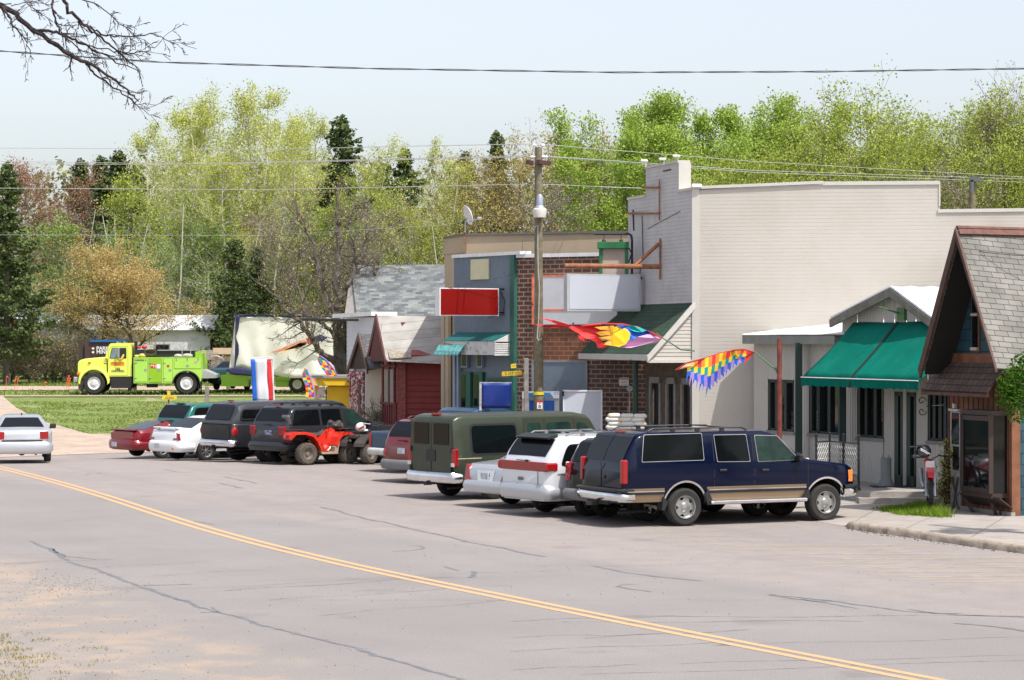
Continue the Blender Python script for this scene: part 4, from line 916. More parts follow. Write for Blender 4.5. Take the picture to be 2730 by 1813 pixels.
def atv(label,loc,rz,body,bag,back,extras=True,helm=False):
    A=thing('quad_bike',label,'quad bike',loc,rz,'quad bikes between the parked cars'); local(A)
    t=MB(); t.lathe([(.155,-.1),(.17,-.13),(.27,-.135),(.31,-.09),(.315,0),(.31,.09),(.27,.135),(.17,.13),(.155,.1)],axis='y',n=30,close=True)
    for k in range(22):
        for sy in(-.08,.0,.08):
            a=2*math.pi*(k+(.5 if sy==0 else 0))/22; Rm=Matrix.Rotation(-a,3,'Y'); t.box(Rm@Vector((.312,0,0))+Vector((0,sy,0)),(.012,.06,.028),Rm)
    t.cyl((0,-.02,0),.155,.02,20,'y'); tm=mesh('wheel',t,MUDT,smooth=40)
    r=MB(); r.lathe([(.16,-.09),(.158,-.115),(.145,-.11),(.135,-.07),(.1,-.05),(.06,-.055),(.055,-.09),(.001,-.095)],axis='y',n=20)
    for k in range(4): a=k*math.pi/2+.7; r.box((.1*math.cos(a),-.062,.1*math.sin(a)),(.035,.02,.035))
    rm=mesh('rim',r,MUDR,smooth=40)
    for x in(0,1.4):
        for l in(0,1): put_wheel(A,x,.42 if l else -.42,.32,(tm,rm),l,0)
    mb=MB(); mb.box((.7,0,.42),(1.1,.4,.25),bev=.04); mb.tube([(-.3,0,.32),(1.6,0,.32)],.09); mb.tube([(0,-.42,.32),(0,.42,.32)],.04); mb.tube([(1.4,-.42,.32),(1.4,.42,.32)],.04); mb.box((.6,0,.3),(.7,.9,.03)); part('chassis',mb,UNDER,A)
    mb=MB()
    for sg in(-1,1):
        y0,y1=(.16,.56) if sg>0 else(-.56,-.16)
        mb.prism([Vector((x,y0,z)) for x,z in[(-.62,.78),(-.55,.92),(-.3,.95),(0,.93),(.22,.86),(.36,.68),(.46,.4),(.42,.4),(.3,.66),(.16,.8),(-.1,.87),(-.4,.87),(-.58,.72)]],(0,y1-y0,0))
    mb.box((-.28,0,.9),(.6,.4,.06)); part('rear_fender',mb,body,A)
    mb=MB()
    for sg in(-1,1):
        y0,y1=(.16,.55) if sg>0 else(-.55,-.16)
        mb.prism([Vector((x,y0,z)) for x,z in[(.92,.55),(1.0,.78),(1.12,.88),(1.35,.92),(1.6,.84),(1.8,.66),(1.83,.55),(1.78,.56),(1.7,.7),(1.55,.8),(1.35,.84),(1.15,.8),(1.05,.7),(.98,.5)]],(0,y1-y0,0))
    mb.box((1.4,0,.85),(.6,.36,.12),bev=.04); part('front_fender',mb,body,A)
    mb=MB()
    for sg in(-1,1): mb.prism([Vector((x,sg*.52,z)) for x,z in[(.42,.4),(.46,.3),(1.0,.3),(1.0,.36),(1.06,.66),(.9,.5),(.88,.36),(.52,.36)]],(0,-sg*.3,0))
    part('footwell',mb,M('tan_muddy_plastic',(.32,.25,.17),.7,var=.2),A)
    mb=MB(); mb.prism([Vector((x,-.16,z)) for x,z in[(.6,.55),(.55,.75),(.78,.95),(1.0,1.05),(1.12,.95),(1.15,.6)]],(0,.32,0)); part('tank_cowl',mb,body,A)
    mb=MB(); mb.prism([Vector((x,-.15,z)) for x,z in[(-.1,.88),(-.05,.96),(.3,.9),(.6,.9),(.75,.98),(.78,.88),(.5,.8),(0,.84)]],(0,.3,0)); part('seat',mb,SEAT,A)
    mb=MB()
    for y in(-.35,-.12,.12,.35): mb.tube([(-.6,y,1.0),(-.02,y,1.0)],.012,6)
    for x in(-.6,-.3,-.02): mb.tube([(x,-.36,1.0),(x,.36,1.0)],.012,6)
    for x in(-.5,-.1): mb.tube([(x,-.2,.85),(x,-.2,1.0)],.01,5); mb.tube([(x,.2,.85),(x,.2,1.0)],.01,5)
    part('rear_rack',mb,BLACK,A)
    mb=MB()
    for y in(-.3,-.1,.1,.3): mb.tube([(1.15,y,1.0),(1.7,y,1.0)],.012,6)
    for x in(1.15,1.7): mb.tube([(x,-.31,1.0),(x,.31,1.0)],.012,6)
    for x in(1.25,1.6): mb.tube([(x,-.2,.82),(x,-.2,1.0)],.01,5); mb.tube([(x,.2,.82),(x,.2,1.0)],.01,5)
    part('front_rack',mb,BLACK,A)
    mb=MB(); mb.tube([(1.0,0,.95),(.98,0,1.12)],.025); mb.tube([(.85,-.4,1.14),(.95,-.2,1.18),(.98,0,1.13),(.95,.2,1.18),(.85,.4,1.14)],.014,6)
    for sg in(-1,1): mb.tube([(.85,sg*.4,1.14),(.82,sg*.29,1.16)],.022,6)
    part('handlebar',mb,BLACK,A)
    mb=MB()
    for sg in(-1,1): mb.box((-.6,sg*.42,.83),(.08,.16,.1),bev=.02)
    part('taillight',mb,REDL,A)
    if back:
        mb=MB(); mb.tube([(-.35,0,1.0),(-.38,0,1.15)],.06); mb.box((-.4,0,1.27),(.1,.38,.3),Matrix.Rotation(-.25,3,'Y'),bev=.04); part('backrest',mb,SEAT,A)
    return A
zA=V(0,1225,78).z
p=XD(815,74.6); th=math.radians(36); left=Vector((-math.sin(th),math.cos(th)))
aq=p+left*.42
atv('muddy red quad bike with a backrest standing in front of the dark grey sport utility',(aq.x,aq.y,0),th,ATVR,True,True).scale=(1.08,)*3
RM=Matrix.Rotation(th,3,'Z'); A0=Vector((aq.x,aq.y,0))
mb=MB()
rk_=random.Random(4)
rows=[]
for i in range(15):
    u=i/14; x=.95+.75*u; h=.17*math.sin(math.pi*min(1,u*1.1+.06))**.5*(1+.18*math.sin(u*11)); ww=.24*math.sin(math.pi*(u*.9+.05))**.4
    rows.append([A0+RM@Vector((x+rk_.gauss(0,.008),ww*math.cos(a)*(1+rk_.gauss(0,.06)),1.03+h*.9+h*math.sin(a)*(1+rk_.gauss(0,.08)))) for a in [2*math.pi*k/16 for k in range(17)]])
mb.grid(rows)
solo('duffel_bag',mb,M('black_bag_cloth',(.02,.02,.022),.8,bump=.5,dirt=(.16,.15,.11),ds=8),'dark lumpy bag strapped on the front of the red quad bike','bag',smooth=50)
def helmet(name,c,Rz,c1,c2,label):
    H=thing(name,label,'helmet',tuple(c),Rz); local(H); mb=MB(); mb.ball((0,0,.15),.15,18,12,(1.15,.9,1.)); mb.box((.14,0,.05),(.16,.17,.09),bev=.03); part('shell',mb,c1,H,smooth=60)
    mb=MB(); mb.prism([(.05,-.12,.27),(.28,-.1,.24),(.28,.1,.24),(.05,.12,.27)],(0,0,.02)); part('visor',mb,c1,H)
    mb=MB()
    for sg in(-1,1):
        for k in range(2): mb.tube([(-.12+.04*k,sg*.12,.1),(-.02+.05*k,sg*.142,.16),(.08,sg*.13,.22-.03*k)],.016,5)
    part('stripe',mb,c2,H)
    mb=MB(); mb.box((.155,0,.15),(.05,.2,.08),bev=.02); part('goggles',mb,GLASS,H); return H
WHP=M('white_plastic',(.75,.75,.76),.3,coat=.4)
helmet('helmet',A0+RM@Vector((.72,-.4,.33)),th+.6,ATVR,WHP,'red and white helmet resting on the footboard of the red quad bike')
p2=XD(1018,75.8); B0=Vector((p2.x,75.8,0)); th2=math.radians(250)
atv('second muddy quad bike, dark, seen nearly end-on beside the blue pickup',(B0.x+.1,B0.y+.6,0),math.radians(235),M('dark_mud_plastic',(.05,.04,.035),.7,var=.3),False,False)
mb=MB(); mb.grid([[Vector((B0.x+.1+.25*i,B0.y-.0+.1*j,.97+.03*math.sin(i*2+j)-.03*i)) for i in range(4)] for j in range(4)]); o=solo('plastic_sheet',mb,M('pale_tan_sheet',(.5,.46,.38),.6),'pale scrap of sheet lying on the dark quad bike rack','sheet'); md=o.modifiers.new('t','SOLIDIFY'); md.thickness=.02
helmet('helmet',(V(962,1152,75.4).x,75.4,V(962,1152,75.4).z),.3,WHP,ATVR,'white helmet with red stripes perched high on the dark quad bike')
# ---------- dirt bikes
def bike(label,loc,rz,col,steer=.3):
    K=thing('dirt_bike',label,'motorbike',loc,rz,'off-road motorbikes by the buildings'); local(K)
    for x in(0,1.42):
        mb=MB(); mb.lathe([(.27,-.04),(.33,-.045),(.35,0),(.33,.045),(.27,.04)],(x,0,.35),'y',26,True); w=part('wheel',mb,RUBBER,K)
        mb=MB(); mb.cyl((x,0,.35),.05,.1,10,'y')
        for k in range(12): a=k*math.pi/6; mb.tube([(x,.03*(-1)**k,.35),(x+.275*math.cos(a),0,.35+.275*math.sin(a))],.005,4)
        mb.lathe([(.265,-.02),(.28,-.02),(.28,.02),(.265,.02)],(x,0,.35),'y',26,True); part('spokes',mb,STEEL,w)
    mb=MB(); mb.tube([(1.05,0,1.0),(.9,0,.5),(.55,0,.35),(.4,0,.75),(1.02,0,.92)],.03,6); mb.tube([(0,-.1,.35),(.5,-.08,.42)],.025,6); mb.tube([(0,.1,.35),(.5,.08,.42)],.025,6); mb.tube([(.4,0,.78),(-.1,0,.92)],.02,6); part('frame',mb,BLACK,K)
    mb=MB(); mb.box((.68,0,.48),(.32,.22,.3),bev=.05); mb.cyl((.72,0,.68),.09,.2,10,'z'); part('engine',mb,STEEL,K)
    mb=MB(); 
    for sg in(-1,1): mb.tube([(1.42,sg*.09,.35),(1.08,sg*.09,1.08)],[.035,.028],7)
    part('fork',mb,STEEL,K)
    mb=MB(); mb.tube([(.92,-.4,1.2),(1.0,-.18,1.22),(1.06,0,1.12),(1.0,.18,1.22),(.92,.4,1.2)],.014,6)
    for sg in(-1,1): mb.tube([(.92,sg*.4,1.2),(.95,sg*.29,1.21)],.022,6); mb.tube([(1.0,sg*.3,1.19),(1.02,sg*.42,1.16)],.006,4)
    part('handlebar',mb,BLACK,K)
    mb=MB(); mb.prism([(1.75,-.06,.78),(1.1,-.1,.98),(1.1,.1,.98),(1.75,.06,.78)],(0,0,.03)); part('front_fender',mb,col,K)
    mb=MB(); mb.prism([(-.45,-.09,1.05),(.1,-.11,.93),(.1,.11,.93),(-.45,.09,1.05)],(0,0,.03)); part('rear_fender',mb,col,K)
    mb=MB(); mb.prism([Vector((x,-.12,z)) for x,z in[(1.05,.95),(1.12,.75),(.9,.66),(.6,.82),(.55,.95),(.85,1.08)]],(0,.24,0)); part('tank',mb,col,K)
    mb=MB(); mb.prism([Vector((x,-.1,z)) for x,z in[(.75,1.02),(.6,.9),(0,.92),(-.2,.98),(-.15,1.03),(.2,.98)]],(0,.2,0)); part('seat',mb,BLACK,K)
    mb=MB(); mb.box((1.2,0,1.0),(.05,.2,.22),bev=.02); part('number_plate',mb,WHP,K)
    mb=MB(); mb.tube([(.6,-.12,.5),(.4,-.16,.6),(-.2,-.17,.85)],[.03,.035,.055],8); part('exhaust',mb,STEEL,K)
    return K
REDB=M('red_bike_plastic',(.6,.02,.03),.35,coat=.3)
q=XD(2015,54.6); bike('red dirt bike on the walk behind the hood of the navy sport utility',(q.x,54.8,.08),math.radians(6),REDB)
q=XD(2487,53.2); bike('red and white dirt bike with a helmet hung on its bar, against the shrub',(q.x+.1,54.3,.1),math.radians(262),REDB)
hc=V(2462,1222,52.6)
helmet('helmet',hc,math.pi,M('black_shell',(.03,.035,.045),.25,coat=.6),WHP,'black and white helmet hanging upside down on the dirt bike handlebar')
# ---------- buildings
CREAM=M('cream_siding',(.48,.45,.405),.75,var=.05,vs=.4,dirt=(.42,.365,.31),ds=.7,dirtlo=.45,dirthi=.95); CREAMT=M('cream_trim',(.52,.5,.46),.6,var=.05)
WSID=M('white_siding',(.5,.49,.49),.75,var=.08,vs=1.5,dirt=(.36,.34,.33),ds=2,dirtlo=.5,dirthi=1.); PLANK=M('brown_plank',(.12,.09,.065),.8,var=.3,vs=5,bump=.3)
GRNROOF=Mbrick('green_shingles',(.022,.05,.03),(.03,.065,.04),(.01,.02,.013),.3,.14,.008,.9); TRIMG=M('green_trim_paint',(.015,.1,.06),.55); DKG=M('dark_green_post',(.01,.035,.027),.5)
GREYWOOD=M('grey_trim_wood',(.3,.29,.27),.7,var=.15,vs=5)
# white false-front building
WF=Plane((1675,71.),(1850,66.1)); WS=Plane((1862,66.05),(2740,64.9))
base=WS.P(0,0,0)
W=thing('false_front_building','tall building with stepped white clapboard false front and long cream side wall','building',tuple(base))
zt=lambda pl,x,y: pl.sz(x,y)
a=zt(WF,1675,526)[1]; s0=zt(WF,1675,600)[0]; s1=zt(WF,1850,600)[0]
sa=zt(WF,1722,500)[0]; sb=zt(WF,1809,500)[0]; zl=zt(WF,1850,506)[1]; ztop=zt(WF,1808,434)[1]
poly=[(s0,3.3),(s1,3.3),(s1,zl),(sb,zl),(sb,ztop),(sa,ztop),(sa,zl),(s0,zl)]
mb=siding(WF,poly,.103,.009); part('front_siding',mb,WSID,W)
mb=MB(); WF.slab(mb,poly,-.002,.3,z=True); part('front_wall',mb,WSID,W)
mb=MB()
for (p,q,z) in((s0,sa,zl),(sb,s1,zl),(sa,sb,ztop)): mb.prism([WF.P(p-.02,z,.04),WF.P(q+.02,z,.04),WF.P(q+.02,z+.07,.04),WF.P(p-.02,z+.07,.04)],WF.NV*-.38)
part('parapet_cap',mb,CREAMT,W)
mb=MB(); mb.prism([WF.P(sb,zl+.07,.0),WF.P(sb,ztop,.0),WF.P(sb+.02,ztop,0),WF.P(sb+.02,zl+.07,0)],WF.NV*-.36); mb.prism([WF.P(sb-.6,zl,-.3),WF.P(sb,zl,-.3),WF.P(sb,ztop,-.3),WF.P(sb-.6,ztop,-.3)],WF.NV*-.05); part('parapet_return',mb,CREAMT,W)
# side wall outline in (s,z)
def S(x,y): return WS.sz(x,y)
out=[(0,0),(WS.L,0),(WS.L,S(2730,563)[1]),(S(2506,500)[0],S(2506,566)[1]),(S(2506,500)[0],S(2506,492)[1]),(S(2200,500)[0],S(2200,492)[1]),(S(2190,500)[0],S(2190,489)[1]),(0,S(1862,506)[1])]
part('side_siding',siding(WS,out,.1,.0035),CREAM,W)
mb=MB(); WS.slab(mb,out,-.002,.25,z=True); part('side_wall',mb,CREAM,W)
mb=MB()
def capseg(x0,y0,x1,y1,h=.1,o=.05):
    p=S(x0,y0); q=S(x1,y1); WS.slab(mb,[(p[0],p[1]),(q[0],q[1]),(q[0],q[1]+h),(p[0],p[1]+h)],o,.4,z=True)
capseg(1862,504,2195,490,.08,.06); capseg(2170,494,2198,494,.1,.03); capseg(2198,494,2506,492,.1,.04); capseg(2500,567,2740,564,.09,.04)
WS.slab(mb,[(S(2503,0)[0],S(0,567)[1]),(S(2507,0)[0],S(0,567)[1]),(S(2507,0)[0],S(2506,488)[1]),(S(2503,0)[0],S(2506,488)[1])],.03,.3,z=True)
part('roof_cap',mb,CREAMT,W)
mb=MB(); h=S(1862,500)[1]; WS.slab(mb,[(-.17,0),(.02,0),(.02,h+.05),(-.17,h+.05)],.05,.12,z=True); part('corner_board',mb,CREAMT,W)
mb=MB(); p=WS.P(WS.L,0); mb.box((WS.P(WS.L/2,0).x+.6,WS.P(0,0).y+5,3.7),(WS.L-1.5,9,7.2)); part('inner_core',mb,CREAM,W)
# canopy
P_e0,_d=out_to(WF.P(s1,3.42),WF.NV,1726); dd=_d; sL=s0-.5
can0=WF.sz(1850,806)[1]
mb=MB(); mb.prism([WF.P(s1,can0,.0),WF.P(sL,can0,0.),WF.P(sL,3.42,dd),WF.P(s1,3.42,dd)],(0,0,-.06)); part('canopy_roof',mb,GRNROOF,W,uv=((WF.d.x,WF.d.y,0),(WF.n.x*.7,WF.n.y*.7,-.71)))
mb=MB(); mb.prism([WF.P(sL,3.44,dd+.02),WF.P(s1+.02,3.44,dd+.02),WF.P(s1+.02,3.28,dd+.02),WF.P(sL,3.28,dd+.02)],WF.NV*-.04); 
for q in(0,):
    a0=WF.P(s1+.02,can0+.03,0); b0=WF.P(s1+.02,3.4,dd+.03); dn=(WF.P(s1+.08,0)-WF.P(s1,0)); mb.prism([a0,b0,b0+Vector((0,0,-.16)),a0+Vector((0,0,-.2))],dn)
mb.prism([WF.P(s1+.01,3.3,0),WF.P(s1+.01,3.3,dd),WF.P(s1+.01,3.22,dd),WF.P(s1+.01,3.22,0)],(WF.d.x*.04,WF.d.y*.04,0))
part('canopy_trim',mb,CREAMT,W)
class Fin(Plane):
    def __init__(s,pl,t,into=0):
        s.A=Vector((pl.P(t,0).x,pl.P(t,0).y)); s.d=pl.n.copy(); s.n=pl.d.copy() if pl.d.dot(-s.A)>0 else -pl.d; s.L=3
fn=Fin(WF,s1); part('canopy_gable',siding(fn,[(0,3.3),(dd-.05,3.32),(0,can0-.1)],.1,.014),CREAM,W)
mb=MB(); fn.slab(mb,[(0,3.3),(dd-.04,3.32),(0,can0-.06)],-.004,.06,z=True); part('gable_back',mb,CREAM,W)
P=WF.P(s1-.25,0,dd-.12)
# post under the canopy eave
t_,_z=0,0
for k in range(60):
    q=WF.P(s1-.1*k*.5,0,dd-.12)
    if CX+q.x/q.y*F<=1694: break
mb=MB(); mb.cyl((q.x,q.y,1.75),.075,3.3,12); mb.box((q.x,q.y,3.27),(.3,.2,.06)); solo('canopy_post',mb,DKG,'dark green round post under the shingled canopy of the white building','post')
# brown entry
BE=Plane((1720,70.7),(1850,67.2))
mb=MB(); e1=BE.L; 
wins=[(1733,1763),(1777,1803),(1817,1847)]
segs=[0]+[v for a,b in wins for v in(BE.sz(a,0)[0],BE.sz(b,0)[0])]+[e1]
zt_,zb_=BE.sz(1780,1006)[1],.9
for i in range(0,len(segs),2): BE.slab(mb,[(segs[i],0),(segs[i+1],0),(segs[i+1],3.3),(segs[i],3.3)],0,.2,z=True)
for i in range(1,len(segs)-1,2): BE.slab(mb,[(segs[i],zt_),(segs[i+1],zt_),(segs[i+1],3.3),(segs[i],3.3)],-.003,.2,z=True); BE.slab(mb,[(segs[i],0),(segs[i+1],0),(segs[i+1],zb_),(segs[i],zb_)],-.003,.2,z=True)
part('entry_wall',mb,PLANK,W)
for i in range(1,len(segs)-1,2):
    a,b=segs[i],segs[i+1]; mb=MB()
    for (c,d,e,f) in((a,a+.12,zb_,zt_),(b-.12,b,zb_,zt_),(a,b,zt_-.18,zt_),(a,b,zb_,zb_+.15)): BE.slab(mb,[(c,e),(d,e),(d,f),(c,f)],.04,.06,z=True)
    fr=part('window',mb,GREYWOOD,W)
    mb=MB(); BE.slab(mb,[(a+.1,zb_+.1),(b-.1,zb_+.1),(b-.1,zt_-.15),(a+.1,zt_-.15)],-.1,.02,z=True); part('pane',mb,GLASS,fr)
    mb=MB(); BE.slab(mb,[(a+.12,zb_+.12),(a+.12+(b-a-.2)*.42,zb_+.12),(a+.12+(b-a-.2)*.42,zt_-.17),(a+.12,zt_-.17)],-.08,.03,z=True); part('dark_left_half',mb,BLACK,fr)  # black slab covering the left part of each pane
# rusty sign arm and brackets
mb=MB(); P0=WF.px(1763,711,.05); e,_=out_to(P0,WF.NV,1505); mb.tube([P0,e],.07,10); P1=WF.px(1761,650,.05); q_,_=out_to(P0,WF.NV,1690); mb.box((P1+q_)/2,(.04,.04,.04)); mb.tube([P1,q_],.055,6)
mb.tube([WF.px(1764,636,.05),WF.px(1764,745,.05)],.028,6); mb.tube([WF.px(1762,478,.05),WF.px(1762,588,.05)],.02,6); mb.tube([WF.px(1718,500,.06),WF.px(1762,500,.06)],.03,6); mb.tube([WF.px(1676,569,.06),WF.px(1762,569,.06)],.03,6); part('sign_arm',mb,RUST,W)
mb=MB(); mb.tube([WF.px(1714,575,.03),WF.px(1716,640,.03),WF.px(1717,690,.03)],.012,4); mb.tube([WF.px(1710,715,.03),WF.px(1706,770,.05),WF.px(1708,815,.05),WF.px(1690,833,.3)],.012,4); mb.tube([WF.px(1690,560,.03),WF.px(1692,615,.03)],.02,4); mb.tube([WF.px(1728,610,.02),WF.px(1815,563,.02)],.008,4)
mb.tube([WF.px(1770,456,.02),WF.px(1790,452,.02)],.02,4); part('cable',mb,BLACK,W)
for x,y in((1726,438),(1775,434),(1812,426)):
    mb=MB(); p=WF.px(x,y+6,.05); mb.tube([p,p+Vector((0,0,.12))],.02,5); mb.box(p+Vector((-.05,-.05,.16)),(.2,.1,.07),bev=.02); part('flood_lamp',mb,WHP,W)
mb=MB(); p=WS.px(1858,496,.1); mb.box(p,(.28,.12,.1),bev=.02); part('flood_lamp',mb,WHP,W)
# gray blank projecting sign
def solve_t(pl,px,o=0.):
    lo,hi=-20,20
    f=lambda t:(pl.P(t,0,o).x/pl.P(t,0,o).y*F+CX)-px
    for _ in range(50):
        m=(lo+hi)/2
        if (f(m)>0)==(f(hi)>0): hi=m
        else: lo=m
    return lo
def finbox(pl,t,px0,px1,y0,y1,th=.25,o0=None):
    """sign board projecting from plane at t, seen between two pixel columns"""
    P0=pl.P(t,0); a,da=out_to(P0,pl.NV,px1); b,db=out_to(P0,pl.NV,px0); zc=[CAMZ-(y-CY)/F*((a.y+b.y)/2) for y in(y0,y1)]
    u=Vector((pl.d.x,pl.d.y,0))
    return a,b,zc,u
SGF=M('sign_grey_face',(.5,.53,.6),.35,var=.03); SGR=M('sign_frame_grey',(.5,.51,.53),.4,.3)
tS=solve_t(WF,1712)
a,b,zc,u=finbox(WF,tS,1503,1698,731,830)
H=(b-a); H.z=0
g=thing('hanging_sign','wide blank grey signboard projecting in front of the brick shop','sign',(a.x,a.y,zc[1]))
mb=MB(); mb.prism([Vector((a.x,a.y,zc[1])),Vector((b.x,b.y,zc[1])),Vector((b.x,b.y,zc[0])),Vector((a.x,a.y,zc[0]))],u*.3); bm_=part('frame',mb,SGR,g)
ca=(a+b)/2; mb=MB(); v0=a+H*.03;v1=b-H*.03; off=(-u if (-u).y<0 else u)*.012
fo=u*.3 if u.y<0 else Vector((0,0,0))
mb.prism([Vector((v0.x,v0.y,zc[1]+.06))+fo,Vector((v1.x,v1.y,zc[1]+.06))+fo,Vector((v1.x,v1.y,zc[0]-.06))+fo,Vector((v0.x,v0.y,zc[0]-.06))+fo],(u if u.y<0 else -u)*.012); part('panel',mb,SGF,g)
mb=MB(); 
for zz in(zc[0]-.1,zc[1]+.15): mb.tube([Vector((a.x,a.y,zz)),WF.P(tS,zz,0)],.03,6)
part('bracket',mb,BLACK,g)
# ---------- brick shop, blue shop, tan building
BRK=Mbrick('glazed_brown_brick',(.06,.026,.018),(.105,.045,.028),(.3,.2,.15),.31,.135,.02,.55,bump=.8); BRK2=Mbrick('painted_rust_brick',(.15,.055,.025),(.21,.08,.036),(.3,.16,.1),.31,.135,.014,.7)
BR=Plane((1377,73.),(1720,70.7)); BL=Plane((1213,76.1),(1377,73.))
b0=BR.P(0,0); BS=thing('brick_shop','dark brown brick shopfront with boarded window between blue metal front and white building','building',tuple(b0))
t1=BR.sz(1674,600)[0]; zc_=BR.sz(1500,684)[1]
mb=MB(); BR.slab(mb,[(0,0),(BR.L,0),(BR.L,3.9),(t1,3.9),(t1,zc_),(0,zc_)],0,.3,z=True); part('wall',mb,BRK,BS,uv=(BR.U,(0,0,1)))
mb=MB(); BR.slab(mb,[BR.sz(1420,858),BR.sz(1566,858),BR.sz(1566,966),BR.sz(1420,966)],.004,.02,z=True); part('painted_patch',mb,BRK2,BS,uv=(BR.U,(0,0,1)))
mb=MB(); BR.slab(mb,[(0.02,zc_-.01),(t1,zc_-.01),(t1,zc_+.1),(.02,zc_+.1)],.06,.4,z=True); part('coping',mb,M('white_metal',(.75,.76,.78),.4,.2,var=.1,vs=6),BS)
BLUE_=M('blue_grey_paint',(.16,.2,.25),.6,var=.12,vs=3,dirt=(.12,.14,.16),ds=3)
mb=MB(); BR.rect(mb,1422,966,1566,1120,.03,.06); o=part('boarded_window',mb,BLUE_,BS)
mb=MB(); 
for q in((1419,962,1424,1120),(1563,962,1568,1120),(1419,961,1568,966)): BR.rect(mb,*q,.05,.07)
part('frame',mb,M('window_frame_grey',(.22,.24,.27),.6),o)
mb=MB(); BR.rect(mb,1652,1007,1677,1028,.02,.02); nt_=part('notice',mb,WHP,BS)
mb=MB(); BR.rect(mb,1653,1009,1676,1012,.03,.01); part('notice_band',mb,REDI,nt_)
mb=MB(); 
for k in range(3): BR.rect(mb,1656,1016+k*4,1673,1017+k*4,.028,.005)
part('small_print',mb,INK,nt_)
p=BR.px(1681,1036,.06); mb=MB(); mb.cyl(p,.09,.12,14,'y'); mb.tube([p,p+Vector((0,0,-1))],.02,6); part('electric_meter',mb,STEEL,BS)
# flat white signboard on the brick
SW=M('white_signboard',(.62,.63,.66),.5,var=.05,vs=3,dirt=(.45,.42,.4),ds=6,dirtlo=.6,dirthi=1.); ORB=M('faded_orange',(.75,.2,.1),.6,var=.3,vs=4)
g=thing('signboard','blank white signboard with faded orange border, flat on the brick front','sign',tuple(BR.px(1530,860,.05)))
mb=MB(); BR.rect(mb,1421,732,1648,865,.07,.05); fr=part('panel',mb,SW,g)
mb=MB(); BR.rect(mb,1421,732,1427,865,.08,.01); BR.rect(mb,1427,732,1648,737,.08,.01); BR.rect(mb,1427,824,1648,829,.08,.01); part('orange_border',mb,ORB,g)
mb=MB(); 
for x,y in((1424,735),(1424,811),(1532,862)): mb.cyl(BR.px(x,y,.09),.025,.03,8,'y')
part('bolt',mb,BLACK,g)
# blue corrugated shop
b0=BL.P(0,0); BB_=thing('blue_metal_shop','narrow shopfront clad in blue-grey corrugated metal with a small green awning','building',tuple(b0))
z1=BL.sz(1290,684)[1]; zA=BL.sz(1290,888)[1]
part('cladding',corr(BL,0,BL.L-.2,zA,z1,.1,.022,.03),BLUE_,BB_)
mb=MB(); BL.slab(mb,[(0,0),(BL.L,0),(BL.L,z1),(0,z1)],-.1,.2,z=True); part('front_wall',mb,BLUE_,BB_)
mb=MB(); BL.slab(mb,[(-.03,z1),(BL.L+.35,z1),(BL.L+.35,z1+.1),(-.03,z1+.1)],.1,.4,z=True); part('coping',mb,MATS['white_metal'],BB_)
mb=MB(); BL.slab(mb,[(BL.L-.22,0),(BL.L+.02,0),(BL.L+.02,z1),(BL.L-.22,z1)],.1,.15,z=True); part('corner_pilaster',mb,M('green_pilaster',(.02,.11,.085),.6,var=.15,vs=4),BB_)
mb=MB(); BL.slab(mb,[(0,0),(.12,0),(.12,zA),(0,zA)],.08,.1,z=True); BL.slab(mb,[(.2,0),(.3,0),(.3,zA),(.2,zA)],.06,.1,z=True); part('trim',mb,M('pale_blue_trim',(.27,.33,.4),.6),BB_)
mb=MB(); BL.rect(mb,1261,691,1309,745,.09,.03); part('blank_panel',mb,M('pale_yellow_panel',(.6,.56,.36),.6,var=.08),BB_)
# doors and panes below
for x0,x1,y0,y1,nm,mt in((1230,1252,1000,1100,'door',TRIMG),(1264,1284,1000,1100,'door',TRIMG)):
    mb=MB(); BL.rect(mb,x0,y0-8,x1+3,y1+40,.02,.1); d=part(nm,mb,mt,BB_); mb=MB(); BL.rect(mb,x0+2,y0-2,x0+12,y1+30,.03,.01); part('pane',mb,GLASS,d)
for x0,x1 in((1232,1244),(1274,1284)):
    mb=MB(); BL.rect(mb,x0-2,942,x1+2,980,.02,.1); d=part('transom',mb,M('pale_blue_trim',(.3,.3,.3)),BB_); mb=MB(); BL.rect(mb,x0,945,x1,976,.03,.01); part('pane',mb,GLASS,d)
mb=MB(); BL.rect(mb,1296,1008,1362,1100,.03,.1); part('green_frame',mb,TRIMG,BB_); mb=MB(); BL.rect(mb,1302,1014,1350,1024,.04,.02); part('pane',mb,GLASS,BB_)
# shop awning (ribbed metal) 
tA,_=BL.sz(1222,0); tB,_=BL.sz(1364,0); zw=BL.sz(1300,886)[1]
e,dA=out_to(BL.P(tA,zw),BL.NV,1176); dA=min(dA,1.3); ze=CAMZ-(909-CY)/F*74.5
mb=MB(); rows=[[],[]]; n=60
for i in range(n+1):
    t=lerp(tA,tB,i/n); a_=.014*(i%2); rows[0].append(BL.P(t,zw+a_,.03)); rows[1].append(BL.P(t,ze+a_,dA))
mb.grid(rows); o=part('awning',mb,M('teal_metal_awning',(.01,.1,.1),.5),BB_); md=o.modifiers.new('t','SOLIDIFY'); md.thickness=.01
u_=Vector((BL.d.x,BL.d.y,0)); mb=MB(); mb.prism([BL.P(tB,zw-.02,.03),BL.P(tB,ze-.02,dA),BL.P(tB,ze-.02,.03)],u_*.03); mb.prism([BL.P(tA,ze-.01,dA-.03),BL.P(tB,ze-.01,dA-.03),BL.P(tB,ze-.42,dA-.03),BL.P(tA+1.2,ze-.42,dA-.03),BL.P(tA+.9,ze-.15,dA-.03)],BL.NV*-.04)
for k in range(6): mb.prism([BL.P(tB+.01,ze-.06-.065*k,.0),BL.P(tB+.01,ze-.06-.065*k,dA),BL.P(tB+.01,ze-.11-.065*k,dA),BL.P(tB+.01,ze-.11-.065*k,0)],u_*.03)
